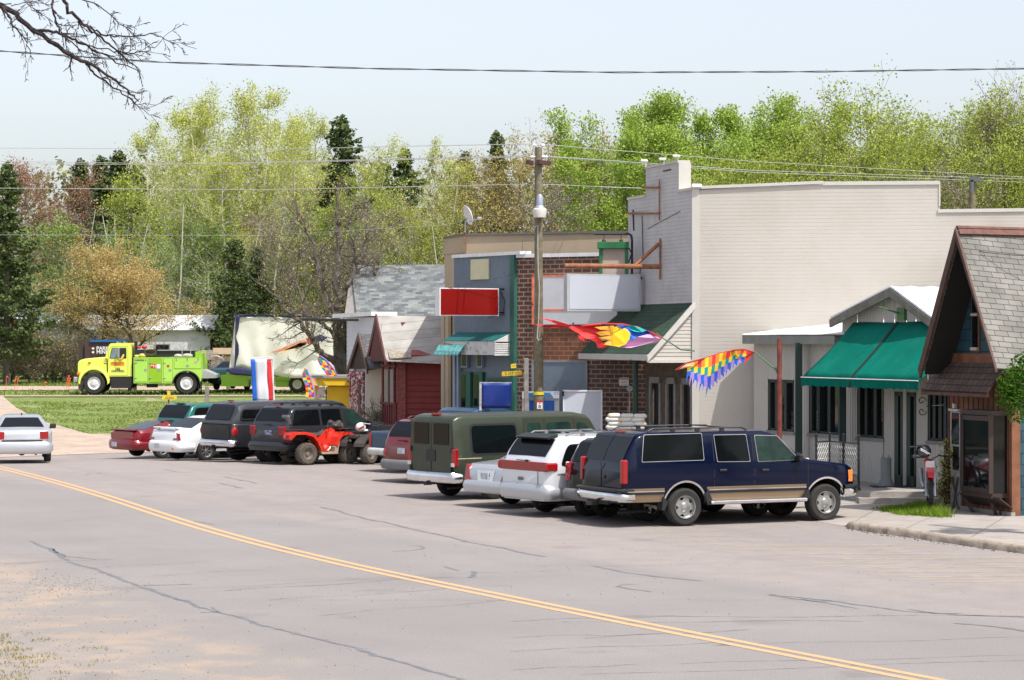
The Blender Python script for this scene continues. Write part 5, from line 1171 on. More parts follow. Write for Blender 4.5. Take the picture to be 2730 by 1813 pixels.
part('awning_box',mb,M('white_peeling_paint',(.6,.6,.58),.7,dirt=(.12,.1,.08),ds=6,dirtlo=.55,dirthi=.7),BB_)
mb=MB(); n=44
r0=[];r1=[];r2=[]
for i in range(n+1):
    t=lerp(tA-.1,tA+1.45,i/n); r0.append(BL.P(t,ze-.12,dA+.02)); r1.append(BL.P(t,ze-.3,dA+.16+.02*(i%2))); r2.append(BL.P(t,ze-.46+.03*(i%3),dA+.2+.03*(i%2)))
mb.grid([r0,r1,r2]); o=part('fringe',mb,M('teal_striped_cloth',(.1,.3,.3),.8,var=.5,vs=9),BB_); md=o.modifiers.new('t','SOLIDIFY'); md.thickness=.01
# red sign
tR=solve_t(BL,1346); a,b,zc,u=finbox(BL,tR,1172,1330,768,842)
g=thing('hanging_sign','glossy red blank sign box in a white frame projecting from the blue shopfront','sign',(a.x,a.y,zc[1])); H=b-a; H.z=0
fr_=u if u.y<0 else -u
mb=MB(); q=[Vector((a.x,a.y,zc[1])),Vector((b.x,b.y,zc[1])),Vector((b.x,b.y,zc[0])),Vector((a.x,a.y,zc[0]))]; mb.prism(q,-fr_*.25); part('frame',mb,WHP,g)
v0=a+H*.018;v1=b-H*.018; mb=MB(); mb.prism([Vector((v0.x,v0.y,zc[1]+.03)),Vector((v1.x,v1.y,zc[1]+.03)),Vector((v1.x,v1.y,zc[0]-.03)),Vector((v0.x,v0.y,zc[0]-.03))],fr_*.015); part('panel',mb,M('red_sign_acrylic',(.22,.004,.002),.3,var=.1,vs=.8,coat=.3),g)
mb=MB()
for zz in(zc[0]-.02,zc[1]+.1): mb.tube([Vector((a.x,a.y,zz)),BL.P(tR,zz,0)],.025,6)
mb.tube([Vector((b.x,b.y,zc[0]))+H*-.15,BL.px(1366,734,.1)],.008,4); mb.tube([BL.px(1340,775,.1),BL.px(1352,800,.1),BL.px(1350,838,.1),BL.px(1325,846,.3)],.015,5); part('bracket',mb,BLACK,g)
# tan building
TN=M('tan_stucco',(.44,.35,.24),.85,var=.06,vs=.6,dirt=(.34,.26,.18),ds=1.2,dirtlo=.5,dirthi=.9,bump=.2); TR1=Plane((1243,76.8),(1690,74.6)); TL=Plane((1185,79.2),(1243,76.8))
b0=TR1.P(0,0); TB=thing('tan_building','flat-roofed tan stucco building rising behind the blue and brick shopfronts','building',tuple(b0))
zt1=TR1.sz(1400,625)[1]
mb=MB(); pl=[TL.P(0,0),TR1.P(0,0),TR1.P(TR1.L,0),TR1.P(TR1.L,0)+Vector((0,8,0)),TL.P(0,0)+Vector((.5,8,0))]; mb.prism([Vector((p.x,p.y,-.5)) for p in pl],(0,0,zt1+.5)); part('wall',mb,TN,TB)
mb=MB(); 
c=Vector((TR1.P(2.5,0).x,TR1.P(2.5,0).y+2,0)); big=[Vector((p.x+(p.x-c.x)*.012,p.y-.06 if p.y<80 else p.y,zt1)) for p in pl]; mb.prism(big,(0,0,.06)); part('roof_edge',mb,M('grey_roof_edge',(.14,.13,.12),.7),TB)
mb=MB()
for x in(1392,): TR1.rect(mb,x,640,x+1.2,680,.003,.01)
TR1.rect(mb,1255,676,1680,677,.004,.01); TL.rect(mb,1185,676,1240,677.5,.004,.01); part('joint',mb,M('tan_joint',(.2,.14,.08),.8),TB)
mb=MB(); TL.slab(mb,[(0,0),(.35,0),(.35,5.0),(0,5.0)],.12,.1,z=True); part('pilaster',mb,TN,TB)
mb=MB(); TL.slab(mb,[(.62,0),(.95,0),(.95,5.0),(.62,5.0)],.15,.1,z=True); part('pilaster',mb,TN,TB)
mb=MB(); 
for y in(635,645,655,663): mb.box(TR1.px(1240,y,.06),(.06,.06,.06))
part('insulators',mb,RUST,TB)
# dish
dp=V(1247,600,77.5); g=thing('satellite_dish','small white satellite dish on the tan roof parapet','satellite dish',(dp.x,dp.y,zt1))
Rm=Matrix.Rotation(math.radians(-20),3,'Y')@Matrix.Rotation(math.radians(25),3,'Z')
mb=MB(); n0=len(mb.v); mb.lathe([(.001,.1),(.15,.085),(.28,.03),(.32,0),(.33,.01),(.28,.05),(.001,.13)],axis='x',n=24); cc=V(1247,574,77.5); mb.v=[cc+Rm@Vector((v.x,v.y*.8,v.z)) for v in mb.v]; part('dish',mb,WHP,g,smooth=50)
mb=MB(); mb.tube([V(1240,620,77.5),V(1240,598,77.5),V(1246,580,77.5)],.025,6); mb.tube([V(1250,592,77.5),V(1275,583,77.4)],.012,5); mb.box(V(1278,583,77.4),(.14,.08,.1),bev=.02); part('mast',mb,STEEL,g)
# green hanging sign with lantern-like frame
c0=V(1634,684,69.8)
g=thing('hanging_sign','green framed sign with pale worn panel hung from a black bracket','sign',tuple(V(1634,745,69.8)))
def rb(mb,x0,y0,x1,y1,D,th): 
    p=V(x0,y0,D);q=V(x1,y1,D); mb.box(((p.x+q.x)/2,D,(p.z+q.z)/2),(abs(q.x-p.x),th,abs(q.z-p.z)),bev=.01)
mb=MB(); rb(mb,1593,645,1676,663,69.8,.4); rb(mb,1597,660,1606,735,69.8,.22); rb(mb,1666,660,1675,735,69.8,.22); part('frame',mb,M('green_sign_paint',(.01,.13,.045),.5,var=.3,vs=3),g)
mb=MB(); rb(mb,1605,664,1667,733,69.8,.1); part('panel',mb,M('worn_pink_panel',(.42,.33,.28),.8,var=.15,dirt=(.28,.24,.22),ds=4),g)
mb=MB(); mb.tube([V(1584,623,69.8),V(1676,623,69.8),V(1683,628,69.8),V(1685,640,69.8),V(1685,730,69.8),WF.px(1690,735,0)],.035,8); mb.tube([V(1610,624,69.8),V(1610,645,69.8)],.01,5); mb.tube([V(1656,624,69.8),V(1656,645,69.8)],.01,5); mb.ball(V(1610,643,69.8),.06); mb.ball(V(1656,643,69.8),.06); mb.tube([V(1675,660,69.8),V(1684,675,69.8),V(1676,700,69.8)],.02,5); part('bracket',mb,BLACK,g)
# ---------- red building
REDC=M('barn_red_clapboard',(.2,.028,.022),.8,var=.15,vs=3,dirt=(.13,.022,.02),ds=3,dirtlo=.5,dirthi=.9); REDW=M('worn_red_wood',(.22,.05,.045),.85,var=.3,vs=12,dirt=(.35,.25,.24),ds=14,dirtlo=.55,dirthi=.75); RSH=M('pale_rolled_roofing',(.47,.45,.42),.9,var=.06,vs=1,dirt=(.2,.18,.16),ds=9,dirtlo=.6,dirthi=.8)
RS=Plane((1070,82.5),(1200,82.)); RF=Plane((1017,85.2),(1070,82.5))
b0=RS.P(0,-.2); RB=thing('red_wooden_building','weathered red clapboard building with a pale patched roof','building',tuple(b0))
ze=RS.sz(1100,962)[1]
part('side_siding',siding(RS,[(0,-.5),(RS.L,-.5),(RS.L,ze),(0,ze)],.2,.03),REDC,RB)
mb=MB(); RS.slab(mb,[(0,-.5),(RS.L,-.5),(RS.L,ze),(0,ze)],-.002,.2,z=True); part('side_wall',mb,REDC,RB)
far=RF.P(0,0); zr=CAMZ-(840-CY)/F*84.5
mid=RF.P(RF.L*.62,0)
mb=MB(); RF.slab(mb,[(0,-.5),(RF.L,-.5),(RF.L,ze),(RF.L*.5,zr-.25),(0,ze)],-.35,.2,z=True); part('gable_wall',mb,M('dark_red_gable',(.1,.015,.015),.85),RB)
mb=MB(); RF.slab(mb,[(RF.L*.05,-.5),(RF.L,-.5),(RF.L,ze),(RF.L*.05,ze)],0,.3,z=True); part('front_wall',mb,REDW,RB)
for x0,x1 in((1027,1038),(1042,1052)):
    mb=MB(); RF.rect(mb,x0,985,x1,1074,.04,.04); o=part('window',mb,M('dusty_grey_pane',(.2,.17,.16),.5,var=.4,vs=15),RB)
mb=MB()
for x in(1023,1040,1054): RF.rect(mb,x-1.5,965,x+1.5,1130,.06,.06)
for y in(975,1076): RF.rect(mb,1020,y-3,1060,y+3,.07,.06)
for k in range(6): RF.rect(mb,1026+k*6,1082,1029+k*6,1130,.05,.05)
part('window_frame',mb,M('dark_worn_red_trim',(.13,.025,.025),.85,var=.3,vs=9),RB)
mb=MB(); RS.slab(mb,[(-.12,-.4),(.18,-.4),(.18,ze-.05),(-.12,ze-.05)],.08,.12,z=True); part('corner_post',mb,REDW,RB)
# roof: near slope
A0=V(1001,841,84.6); B0_=V(1200,844,84.0); e0=V(1030,959,82.1); e1=V(1200,966,81.6)
nv=(B0_-A0).cross(e0-A0).normalized(); nv=nv if nv.z>0 else -nv
mb=MB(); mb.prism([A0,B0_,e1,e0],-nv*.08)
part('roof',mb,Mbrick('rolled_roofing',(.37,.355,.335),(.33,.315,.295),(.17,.155,.14),9.,.55,.012,.9,bump=.4),RB,uv=((1,0,0),(0,.8,.6)))
fe=V(975,964,87.2); mb=MB(); mb.prism([A0,V(1200,844,84.),V(1200,962,87),fe],Vector((0,.03,-.08))); part('roof_back',mb,MATS['rolled_roofing'],RB,uv=((1,0,0),(0,.4,1)))
mb=MB(); mb.prism([A0+Vector((0,-.05,.05)),e0+Vector((-.05,0,.0)),e0+Vector((-.05,0,-.22)),A0+Vector((0,-.05,-.3))],(.05,.02,0)); mb.prism([A0+Vector((0,-.05,.05)),fe,fe+Vector((0,0,-.22)),A0+Vector((0,-.05,-.3))],(.05,.02,0)); part('bargeboard',mb,M('maroon_trim',(.11,.025,.025),.7,var=.2,vs=6),RB)
mb=MB(); mb.prism([A0+Vector((0,.0,-.1)),e0+Vector((-.08,.15,-.05)),fe+Vector((.05,.1,0))],(.12,.12,0)); part('gable_panel',mb,MATS['dark_red_gable'],RB)
mb=MB(); mb.prism([V(1033,932,82.7),V(1090,934,82.6),V(1098,955,82.0),V(1040,958,82.0)],nv*.04); part('roof_patch',mb,M('torn_tan_shingle',(.32,.27,.22),.9,var=.4,vs=12,bump=.8),RB)
mb=MB(); mb.prism([V(1098,932,82.6),V(1120,934,82.5),V(1140,942,82.3),V(1152,950,82.1),V(1096,950,82.1)],nv*.05); part('roof_patch',mb,M('exposed_red_felt',(.3,.09,.08),.85,var=.2),RB,label='exposed dull red patch where roofing has torn')
mb=MB(); mb.prism([V(1032,959,82.),V(1200,967,81.5),V(1200,971,81.5),V(1032,963,82.)],(0,.05,0)); part('eave_edge',mb,M('pale_eave',(.5,.45,.4),.8,var=.4,vs=9),RB)
# small dark-gabled shop with cream side
SS=Plane((975,87.2),(1019,86.9)); SF=Plane((931,90.2),(975,87.2))
b0=SS.P(0,-.2); SM=thing('small_gabled_shop','little shop with cream side wall, dark gable and red-and-white carved front','building',tuple(b0))
z_=SS.sz(1000,975)[1]
mb=MB(); SS.slab(mb,[(0,-.5),(SS.L,-.5),(SS.L,z_),(0,z_)],0,2.5,z=True); part('side_wall',mb,M('cream_stucco',(.52,.45,.35),.85,var=.06,vs=1),SM)
mb=MB(); SF.slab(mb,[(0,-.5),(SF.L,-.5),(SF.L,z_),(0,z_)],0,.4,z=True); part('front_wall',mb,M('pale_blue_white',(.6,.6,.63),.8),SM)
LACE=M('red_white_carving',(.24,.03,.04),.8,var=.1,dirt=(.7,.68,.68),ds=9,dirtlo=.5,dirthi=.56)
mb=MB()
for k in range(8): x=936+k*5; SF.rect(mb,x,1005,x+2.2,1120,.08,.06)
SF.rect(mb,934,990,974,1004,.12,.08)
for k in range(7): p=SF.px(938+k*5.3,1008,.14); mb.ball(p,.09,8,6,(.6,.6,1.6))
part('carved_posts',mb,LACE,SM)
mb=MB(); SF.rect(mb,962,1025,968,1120,.1,.05); part('door',mb,BLACK,SM)
pA=V(957,890,87.6); pr=V(981,983,86.3); plf=V(927,984,89.2); DKW=M('charred_gable_wood',(.035,.022,.02),.85); 
mb=MB(); mb.prism([pA+Vector((0,.05,-.08)),pr+Vector((-.05,.1,.0)),plf+Vector((.05,.1,0))],(.12,.1,0)); part('gable',mb,DKW,SM)
GSH=Mbrick('grey_small_shingles',(.13,.13,.14),(.18,.18,.19),(.08,.08,.08),.3,.13,.012,.9)
mb=MB(); q=V(1019,890,87.); mb.prism([pA,q,V(1024,975,86.2),pr],(0,.03,-.07)); part('roof',mb,GSH,SM,uv=((1,0,0),(0,.5,.85)))
mb=MB(); mb.prism([V(978,950,86.),V(1017,951,86.),V(1017,978,85.8),V(993,980,85.8)],(0,.1,-.03)); part('lower_roof',mb,GSH,SM,uv=((1,0,0),(0,.5,.85)))
mb=MB(); 
for q in(pr,plf): mb.prism([pA+Vector((-.03,-.1,.05)),q+Vector((-.03,-.1,.03)),q+Vector((-.03,-.1,-.18)),pA+Vector((-.03,-.1,-.22))],(.05,.05,0))
part('bargeboard',mb,M('brown_trim',(.12,.07,.055),.75),SM)
# grey-roofed house behind
HS=Plane((925,92.),(1000,90.6)); zf=HS.sz(960,846)[1]
b0=HS.P(0,0); HO=thing('shingled_house','white-sided house with a large mottled grey shingle roof','house',tuple(b0))
WB=M('bluish_white_siding',(.55,.56,.6),.75,var=.06,vs=1)
part('front_siding',siding(HS,[(0,0),(HS.L,0),(HS.L,zf),(0,zf)],.18,.02),WB,HO)
mb=MB(); HS.slab(mb,[(0,0),(HS.L,0),(HS.L,zf),(0,zf)],-.003,5,z=True); part('wall',mb,WB,HO)
mb=MB(); HS.slab(mb,[(-.6,zf-.02),(HS.L+.1,zf+.05),(HS.L+.1,zf+.2),(-.6,zf+.13)],.25,1.2,z=True); part('porch_roof_edge',mb,MATS['white_metal'],HO)
MOT=Mbrick('mottled_grey_shingles',(.085,.09,.105),(.2,.22,.205),(.1,.1,.11),.26,.2,.004,.95)
r0=V(936,707,98.5); r1=V(1200,705,98.5); e0=V(951,842,93.5); e1=V(1200,842,93.5)
mb=MB(); mb.prism([r0,r1,e1,e0],(0,.1,-.06)); part('roof',mb,MOT,HO,uv=((1,0,0),(0,.9,.43)))
mb=MB(); mb.prism([r0+Vector((0,.1,-.1)),V(917,842,98.5)+Vector((0,4.5,0)),V(917,850,94.5),V(950,850,93.6)],(.1,.05,0)); part('gable_wall',mb,M('grey_gable_boards',(.33,.31,.29),.85,var=.15,vs=5),HO)
mb=MB(); mb.tube([V(807,852,92),V(955,853,91)],.05,6); solo('sign_bar',mb,BLACK,'long black pipe arm sticking out beside the white-sided house','sign arm')
# ---------- beige metal building
BG_=Plane((2010,65.5),(2443,57.75)); ext=(BG_.B-BG_.A).normalized()
MB_=M('beige_metal_cladding',(.47,.45,.41),.6,var=.05,vs=1,dirt=(.4,.37,.33),ds=1.5,dirtlo=.5,dirthi=.9)
Lb=BG_.L+1.75; b0=BG_.P(0,.36); BM=thing('beige_metal_building','low beige ribbed-metal building with green posts and a big green awning','building',tuple(b0))
zR=BG_.sz(2100,914)[1]; tG0=BG_.sz(2247,0)[0]; tap=BG_.sz(2402,0)[0]; zap=BG_.sz(2402,776)[1]; zG=BG_.sz(2247,852)[1]
wins=[(2048,2118,1012,1149),(2158,2238,1020,1157),(2287,2357,1020,1167),(2475,2520,1020,1176)]
holes=[(BG_.sz(a,0)[0],BG_.sz(b,0)[0],BG_.sz((a+b)/2,c)[1] if i==0 else BG_.sz(2083,1012)[1],BG_.sz((a+b)/2,d)[1]) for i,(a,b,c,d) in enumerate(wins)]
doors=[(BG_.sz(2386,0)[0],BG_.sz(2407,0)[0]),(BG_.sz(2418,0)[0],BG_.sz(2443,0)[0])]
zW=holes[0][2]
def tp_(t):
    if t<tG0: return zR
    if t<tap: return lerp(zG-.02,zap-.02,(t-tG0)/(tap-tG0))
    return lerp(zap-.02,zG-.4,(t-tap)/(Lb-tap))
cuts=sorted([0,Lb]+[v for h in holes for v in h[:2]]+[v for d in doors for v in d])
mb=MB()
for a,b in zip(cuts,cuts[1:]):
    m=(a+b)/2; h=[q for q in holes if q[0]<m<q[1]]; d=[q for q in doors if q[0]<m<q[1]]
    if h: 
        r=corr(BG_,a,b,.3,h[0][3],.12,.02,0); mb.add(r.v,r.f); r=corr(BG_,a,b,zW,9,.12,.02,0,top=tp_); mb.add(r.v,r.f)
    elif d: r=corr(BG_,a,b,2.6,9,.12,.02,0,top=tp_); mb.add(r.v,r.f)
    else: r=corr(BG_,a,b,.3,9,.12,.02,0,top=tp_); mb.add(r.v,r.f)
part('front_cladding',mb,MB_,BM,recalc=False)
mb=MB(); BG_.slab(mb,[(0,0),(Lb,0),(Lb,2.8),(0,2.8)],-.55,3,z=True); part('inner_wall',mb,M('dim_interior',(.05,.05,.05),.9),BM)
for a,b,c,d in holes:
    mb=MB(); w=b-a
    for q in((a,a+w*.06+.05,d,c),(b-.06,b,d,c),(a,b,c-.08,c),(a,b,d,d+.06),(a+w*.28,a+w*.28+.12,d,c),(a+w*.62,a+w*.62+.14,d,c)): BG_.slab(mb,[(q[0],q[2]),(q[1],q[2]),(q[1],q[3]),(q[0],q[3])],.01,.1,z=True)
    fr=part('window',mb,M('black_green_frame',(.012,.02,.018),.5),BM)
    mb=MB(); BG_.slab(mb,[(a,d),(b,d),(b,c),(a,c)],-.06,.02,z=True); part('pane',mb,GLASS,fr)
    mb=MB(); BG_.slab(mb,[(a-.05,d-.08),(b+.05,d-.08),(b+.05,d),(a-.05,d)],.05,.1,z=True); part('sill',mb,M('grey_sill',(.2,.2,.19),.7),fr)
for a,b in doors:
    mb=MB(); 
    for q in((a,a+.18,.36,2.6),(b-.08,b,.36,2.6),(a,b,2.5,2.6),(a,b,.36,.6)): BG_.slab(mb,[(q[0],q[2]),(q[1],q[2]),(q[1],q[3]),(q[0],q[3])],.02,.08,z=True)
    d_=part('door',mb,DKG,BM); mb=MB(); BG_.slab(mb,[(a,.4),(b,.4),(b,2.6),(a,2.6)],-.05,.02,z=True); part('pane',mb,GLASS,d_)
mb=MB(); BG_.slab(mb,[(0,zR-.03),(tG0+.2,zR-.03),(tG0+.2,zR+.2),(0,zR+.2)],.35,.04,z=True); mb.prism([BG_.P(-.02,zR+.2,.35),BG_.P(tG0+.2,zR+.2,.35),BG_.P(tG0+.2,zR+.1,0),BG_.P(-.02,zR+.1,0)],(0,0,-.02)); part('fascia',mb,M('grey_green_fascia',(.2,.21,.19),.6),BM)
mb=MB(); n=110; r0=[];r1=[]
for i in range(n+1):
    t=lerp(-.05,tG0+.6,i/n); a_=.02*(i%2); r0.append(BG_.P(t,zR+.21+a_,.37)); r1.append(BG_.P(t,zR+.62+a_,-3.2))
mb.grid([r0,r1]); part('lean_roof',mb,M('white_ribbed_roof',(.78,.79,.8),.35,.1),BM,recalc=False)
# gable roof
Lr=5.0; nb=-BG_.NV
gl=BG_.P(tG0-.12,zG,.3); ga=BG_.P(tap,zap+.06,.3); gr=BG_.P(Lb+.2,zG-.35,.3)
for nm,(p,q) in(('roof_slope',(gl,ga)),('roof_slope',(ga,gr))):
    mb=MB(); n=26; r0=[];r1=[]
    for j in range(n+1): pass
    rows=[]
    for j in range(n+1):
        k=j/n; a_=.03 if j%3==0 else 0; rows.append([p+nb*(Lr*k)+Vector((0,0,a_)),q+nb*(Lr*k)+Vector((0,0,a_))])
    mb.grid(rows); o=part(nm,mb,MATS['white_ribbed_roof'],BM,recalc=False); md=o.modifiers.new('t','SOLIDIFY'); md.thickness=-.04
mb=MB()
for p,q in((gl,ga),(ga,gr)): mb.prism([p+BG_.NV*.02,q+BG_.NV*.02,q+BG_.NV*.02-UPZ*.2,p+BG_.NV*.02-UPZ*.2],nb*.06)
part('gable_fascia',mb,M('weathered_grey_green_board',(.17,.17,.14),.75,var=.3,vs=5,dirt=(.22,.16,.11),ds=3),BM)
mb=MB(); BG_.rect(mb,2398,820,2418,855,.08,.08); p=BG_.px(2406,835,.1); q=BG_.px(2345,818,.5); e,_=out_to(p,BG_.NV,2342); mb.tube([p,e+Vector((0,0,.15))],.02,6); o=part('flag_bracket',mb,M('green_bracket',(.06,.16,.05),.5),BM)
# awning
AWN=M('green_awning_canvas',(.0,.14,.1),.95,var=.1,vs=1.2,bump=.5,bs=5,spec=.1,dirt=(.015,.17,.125),ds=1.5,dirtlo=.5,dirthi=.9)
tw0=BG_.sz(2279,0)[0]; zw=BG_.sz(2279,860)[1]; p,_=out_to(BG_.P(tw0,0),BG_.NV,2138); dq=_
ze=CAMZ-(1006-CY)/F*p.y; tE=tw0+5.5
mb=MB(); rows=[]
for k in range(9):
    v=k/8; rows.append([BG_.P(lerp(tw0,tE,i/30),lerp(zw,ze,v)-.05*math.sin(math.pi*v)+.012*math.sin(i*1.1+v*3)*v+.01*math.sin(i*.45-v*5),lerp(.05,dq,v)) for i in range(31)])
mb.grid(rows); A_=thing('awning','big bright green canvas awning with a dark centre seam over the shop entrance','awning',tuple(BG_.P(tw0,ze-.2)));
o=part('canvas',mb,AWN,A_,smooth=60); md=o.modifiers.new('t','SOLIDIFY'); md.thickness=.012
mb=MB(); r0=[];r1=[]
for i in range(81):
    t=lerp(tw0,tE,i/80); r0.append(BG_.P(t,ze+.0,dq+.005)); r1.append(BG_.P(t,ze-.2-.012*math.sin(i*1.3),dq+.01+.015*math.sin(i*1.9)))
mb.grid([r0,r1]); o=part('valance',mb,AWN,A_); md=o.modifiers.new('t','SOLIDIFY'); md.thickness=.01
mb=MB(); mb.tube([BG_.P(tw0,ze+.005,dq+.03),BG_.P(tE,ze+.005,dq+.03)],.012,5); part('white_piping',mb,WHP,A_)
ts=BG_.sz(2400,0)[0]
for k in range(60):
    q=BG_.P(tw0+.05*k,ze,dq)
    if CX+q.x/q.y*F>=2264: ts2=tw0+.05*k; break
tu=BG_.sz(2398,0)[0]
mb=MB(); r0=[];r1=[]
for k in range(9):
    v=k/8; t=lerp(tu,ts2,v); r0.append(BG_.P(t-.05,lerp(zw,ze,v)-.05*math.sin(math.pi*v)+.014,lerp(.06,dq,v)+.004)); r1.append(BG_.P(t+.07,lerp(zw,ze,v)-.05*math.sin(math.pi*v)+.014,lerp(.06,dq,v)+.004))
r0.append(BG_.P(ts2-.05,ze-.2,dq+.035)); r1.append(BG_.P(ts2+.07,ze-.2,dq+.035))
mb.grid([r0,r1]); part('seam',mb,M('dark_seam',(.005,.02,.018),.8),A_)
mb=MB(); mb.prism([BG_.P(tw0+.02,zw-.05,.05),BG_.P(tw0+.02,ze-.02,dq-.02),BG_.P(tw0+.02,ze-.02,.05)],(BG_.d.x*.01,BG_.d.y*.01,0)); part('end_panel',mb,AWN,A_)
# green pillars
for x,lb in((2129,'dark green square pillar left of the awning'),(2246,'dark green square pillar under the awning')):
    t=solve_t(BG_,x,.35); p=BG_.P(t,0,.35); mb=MB(); mb.box((p.x,p.y,(zR+.36)/2),(.17,.17,zR-.36)); mb.v=[v for v in mb.v]; solo('pillar',mb,DKG,lb,'pillar')
# porch slab and steps
pc=[BG_.P(-1,0,0),BG_.P(Lb-.2,0,0),BG_.P(Lb-.2,0,1.9),BG_.P(-1,0,1.9)]
CONC=M('worn_concrete',(.36,.33,.3),.85,var=.12,vs=3,bump=.3,dirt=(.2,.18,.16),ds=2,dirtlo=.5,dirthi=.85)
g=thing('porch','concrete porch slab with two steps in front of the beige building','porch',tuple(BG_.P(3,0,1)))
yy=56.0
mb=MB(); a_=BG_.P(0,.12,0); b_=BG_.P(0,.12,1.9)
def yline(o,y): # point on line offset o with depth y
    t=(BG_.A.y+BG_.n.y*o-y)/(-BG_.d.y); return BG_.P(t,0,o)
q1=yline(1.9,yy); q0=BG_.P((BG_.A.y-yy)/(-BG_.d.y),0,0)
q0=Vector((9.6,yy,0))
top_=[BG_.P(-.5,0,0),BG_.P(Lb,0,0),Vector((BG_.P(Lb,0,0).x,yy,0)) if False else q0,q1,BG_.P(-.5,0,1.9)]
poly=[BG_.P(-.5,0,-.2),BG_.P(-.5,0,1.9),q1,Vector((q0.x+.6,yy,0)),BG_.P(Lb,0,-.2)]
mb.prism([Vector((p.x,p.y,.1)) for p in poly],(0,0,.26)); part('slab',mb,CONC,g)
mb=MB(); mb.prism([Vector((p.x,p.y,.1)) for p in (q1+Vector((-.3,-.35,0)),Vector((q0.x+.55,yy-.35,0)),Vector((q0.x+.55,yy+.1,0)),q1+Vector((-.3,.1,0)))],(0,0,.13)); part('lower_step',mb,CONC,g)
# ---------- brown cabin
CG=Plane((2454,54.0),(2658,50.75)); g_ap=CG.px(2551,615); g_n=CG.px(2659,983); g_f=CG.px(2454,985)
nb=-CG.NV
CSH=Mbrick('weathered_shingles',(.165,.16,.145),(.215,.208,.19),(.05,.048,.043),.34,.135,.009,.95)
CB=thing('brown_cabin','steep-gabled wooden cabin with teal gable, brown board front and grey shingle roof','cabin',tuple(CG.P(1,0)))
rd=Vector((nb.x+.12,nb.y+.25,0)).normalized()
sl=(g_n-g_ap).normalized()
mb=MB(); Lr=7
nn=(rd.cross(sl)).normalized(); nn=nn if nn.z>0 else -nn
mb.prism([g_ap,g_ap+rd*Lr,g_n+rd*Lr,g_n],-nn*.07); part('near_roof',mb,CSH,CB,uv=((rd.x,rd.y,0),tuple(sl)))
sl2=(g_f-g_ap).normalized(); n2=rd.cross(sl2); n2=n2 if n2.z>0 else -n2
mb=MB(); mb.prism([g_ap,g_ap+rd*Lr,g_f+rd*Lr,g_f],-n2.normalized()*.07); part('far_roof',mb,CSH,CB,uv=((rd.x,rd.y,0),tuple(sl2)))
mb=MB(); mb.prism([g_ap+nn*.05,g_ap+nn*.05+rd*Lr,g_ap+sl*.12+nn*.04+rd*Lr,g_ap+sl*.12+nn*.04],nn*.03); mb.tube([g_ap+UPZ*.06,g_ap+UPZ*.06+rd*Lr],.05,8); part('ridge_cap',mb,M('rust_red_ridge_metal',(.13,.05,.035),.6,var=.3,vs=6),CB)
ud=Vector((CG.d.x,CG.d.y,0))
mb=MB(); 
mb.prism([g_ap+UPZ*.06+CG.NV*.05,g_f+CG.NV*.05-ud*.04,g_f+CG.NV*.05-UPZ*.2+ud*.04,g_ap+CG.NV*.05-UPZ*.3],nb*.06); mb.prism([g_ap+UPZ*.06+CG.NV*.05,g_n+CG.NV*.05,g_n+CG.NV*.05-UPZ*.07,g_ap+CG.NV*.05-UPZ*.14],nb*.05)
part('bargeboard',mb,M('brown_bargeboard',(.085,.045,.032),.75,var=.25,vs=6),CB)
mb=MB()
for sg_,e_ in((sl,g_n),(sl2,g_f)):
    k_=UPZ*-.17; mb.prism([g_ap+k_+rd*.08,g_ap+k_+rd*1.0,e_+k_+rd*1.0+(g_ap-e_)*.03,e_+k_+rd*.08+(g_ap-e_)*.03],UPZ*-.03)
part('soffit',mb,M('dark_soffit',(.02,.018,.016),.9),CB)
# set-back gable wall
back=.75
def cp(v): return v+rd*back
TEAL=Mbrick('teal_shingle_siding',(.014,.06,.085),(.02,.075,.1),(.006,.02,.03),.9,.24,.012,.7)
zc2=g_n.z
mb=MB(); mb.prism([cp(g_ap)-UPZ*.3,cp(g_n)+(g_f-g_n)*.05,cp(g_f)+(g_n-g_f)*.05],rd*.1); part('gable_wall',mb,TEAL,CB,uv=(CG.U,(0,0,1)))
mb=MB(); 
q=CG.P; 
class CW(Plane):
    def __init__(s): s.A=CG.A+Vector((rd.x,rd.y))*back; s.B=CG.B+Vector((rd.x,rd.y))*back; s.d=CG.d; s.n=CG.n; s.L=CG.L
cw=CW()
CBRN=M('reddish_board_front',(.2,.08,.04),.7,var=.3,vs=3,dirt=(.12,.05,.03),ds=2,bump=.2,bs=15); 
t0=cw.sz(2520,0)[0]; t1_=cw.sz(2700,0)[0]
mb=MB(); cw.slab(mb,[(t0,.0),(t1_,.0),(t1_,zc2+.3),(t0,zc2+.3)],.02,.2,z=True); part('front_wall',mb,CBRN,CB)
mb=MB()
tt=t0
while tt<t1_: cw.slab(mb,[(tt,.1),(tt+.018,.1),(tt+.018,zc2),(tt,zc2)],.032,.02,z=True); tt+=.22
part('battens',mb,M('dark_board_seam',(.08,.03,.016),.8),CB)
c0=cw.P(t1_,0,.02); c1=cw.P(t0,0,.02); sd=Vector((rd.x,rd.y,0))
mb=MB(); mb.prism([Vector((c0.x,c0.y,0)),Vector((c0.x,c0.y,zc2-.12)),Vector((c0.x,c0.y,zc2-.3))+sd*6,Vector((c0.x,c0.y,0))+sd*6],(0,.15,0)); part('side_wall',mb,TEAL,CB,uv=((1,0,0),(0,0,1)))
mb=MB(); mb.prism([Vector((c1.x,c1.y,0)),Vector((c1.x,c1.y,zc2-.12)),Vector((c1.x,c1.y,zc2-.3))+sd*6,Vector((c1.x,c1.y,0))+sd*6],(0,-.15,0)); part('side_wall',mb,TEAL,CB,uv=((1,0,0),(0,0,1)))
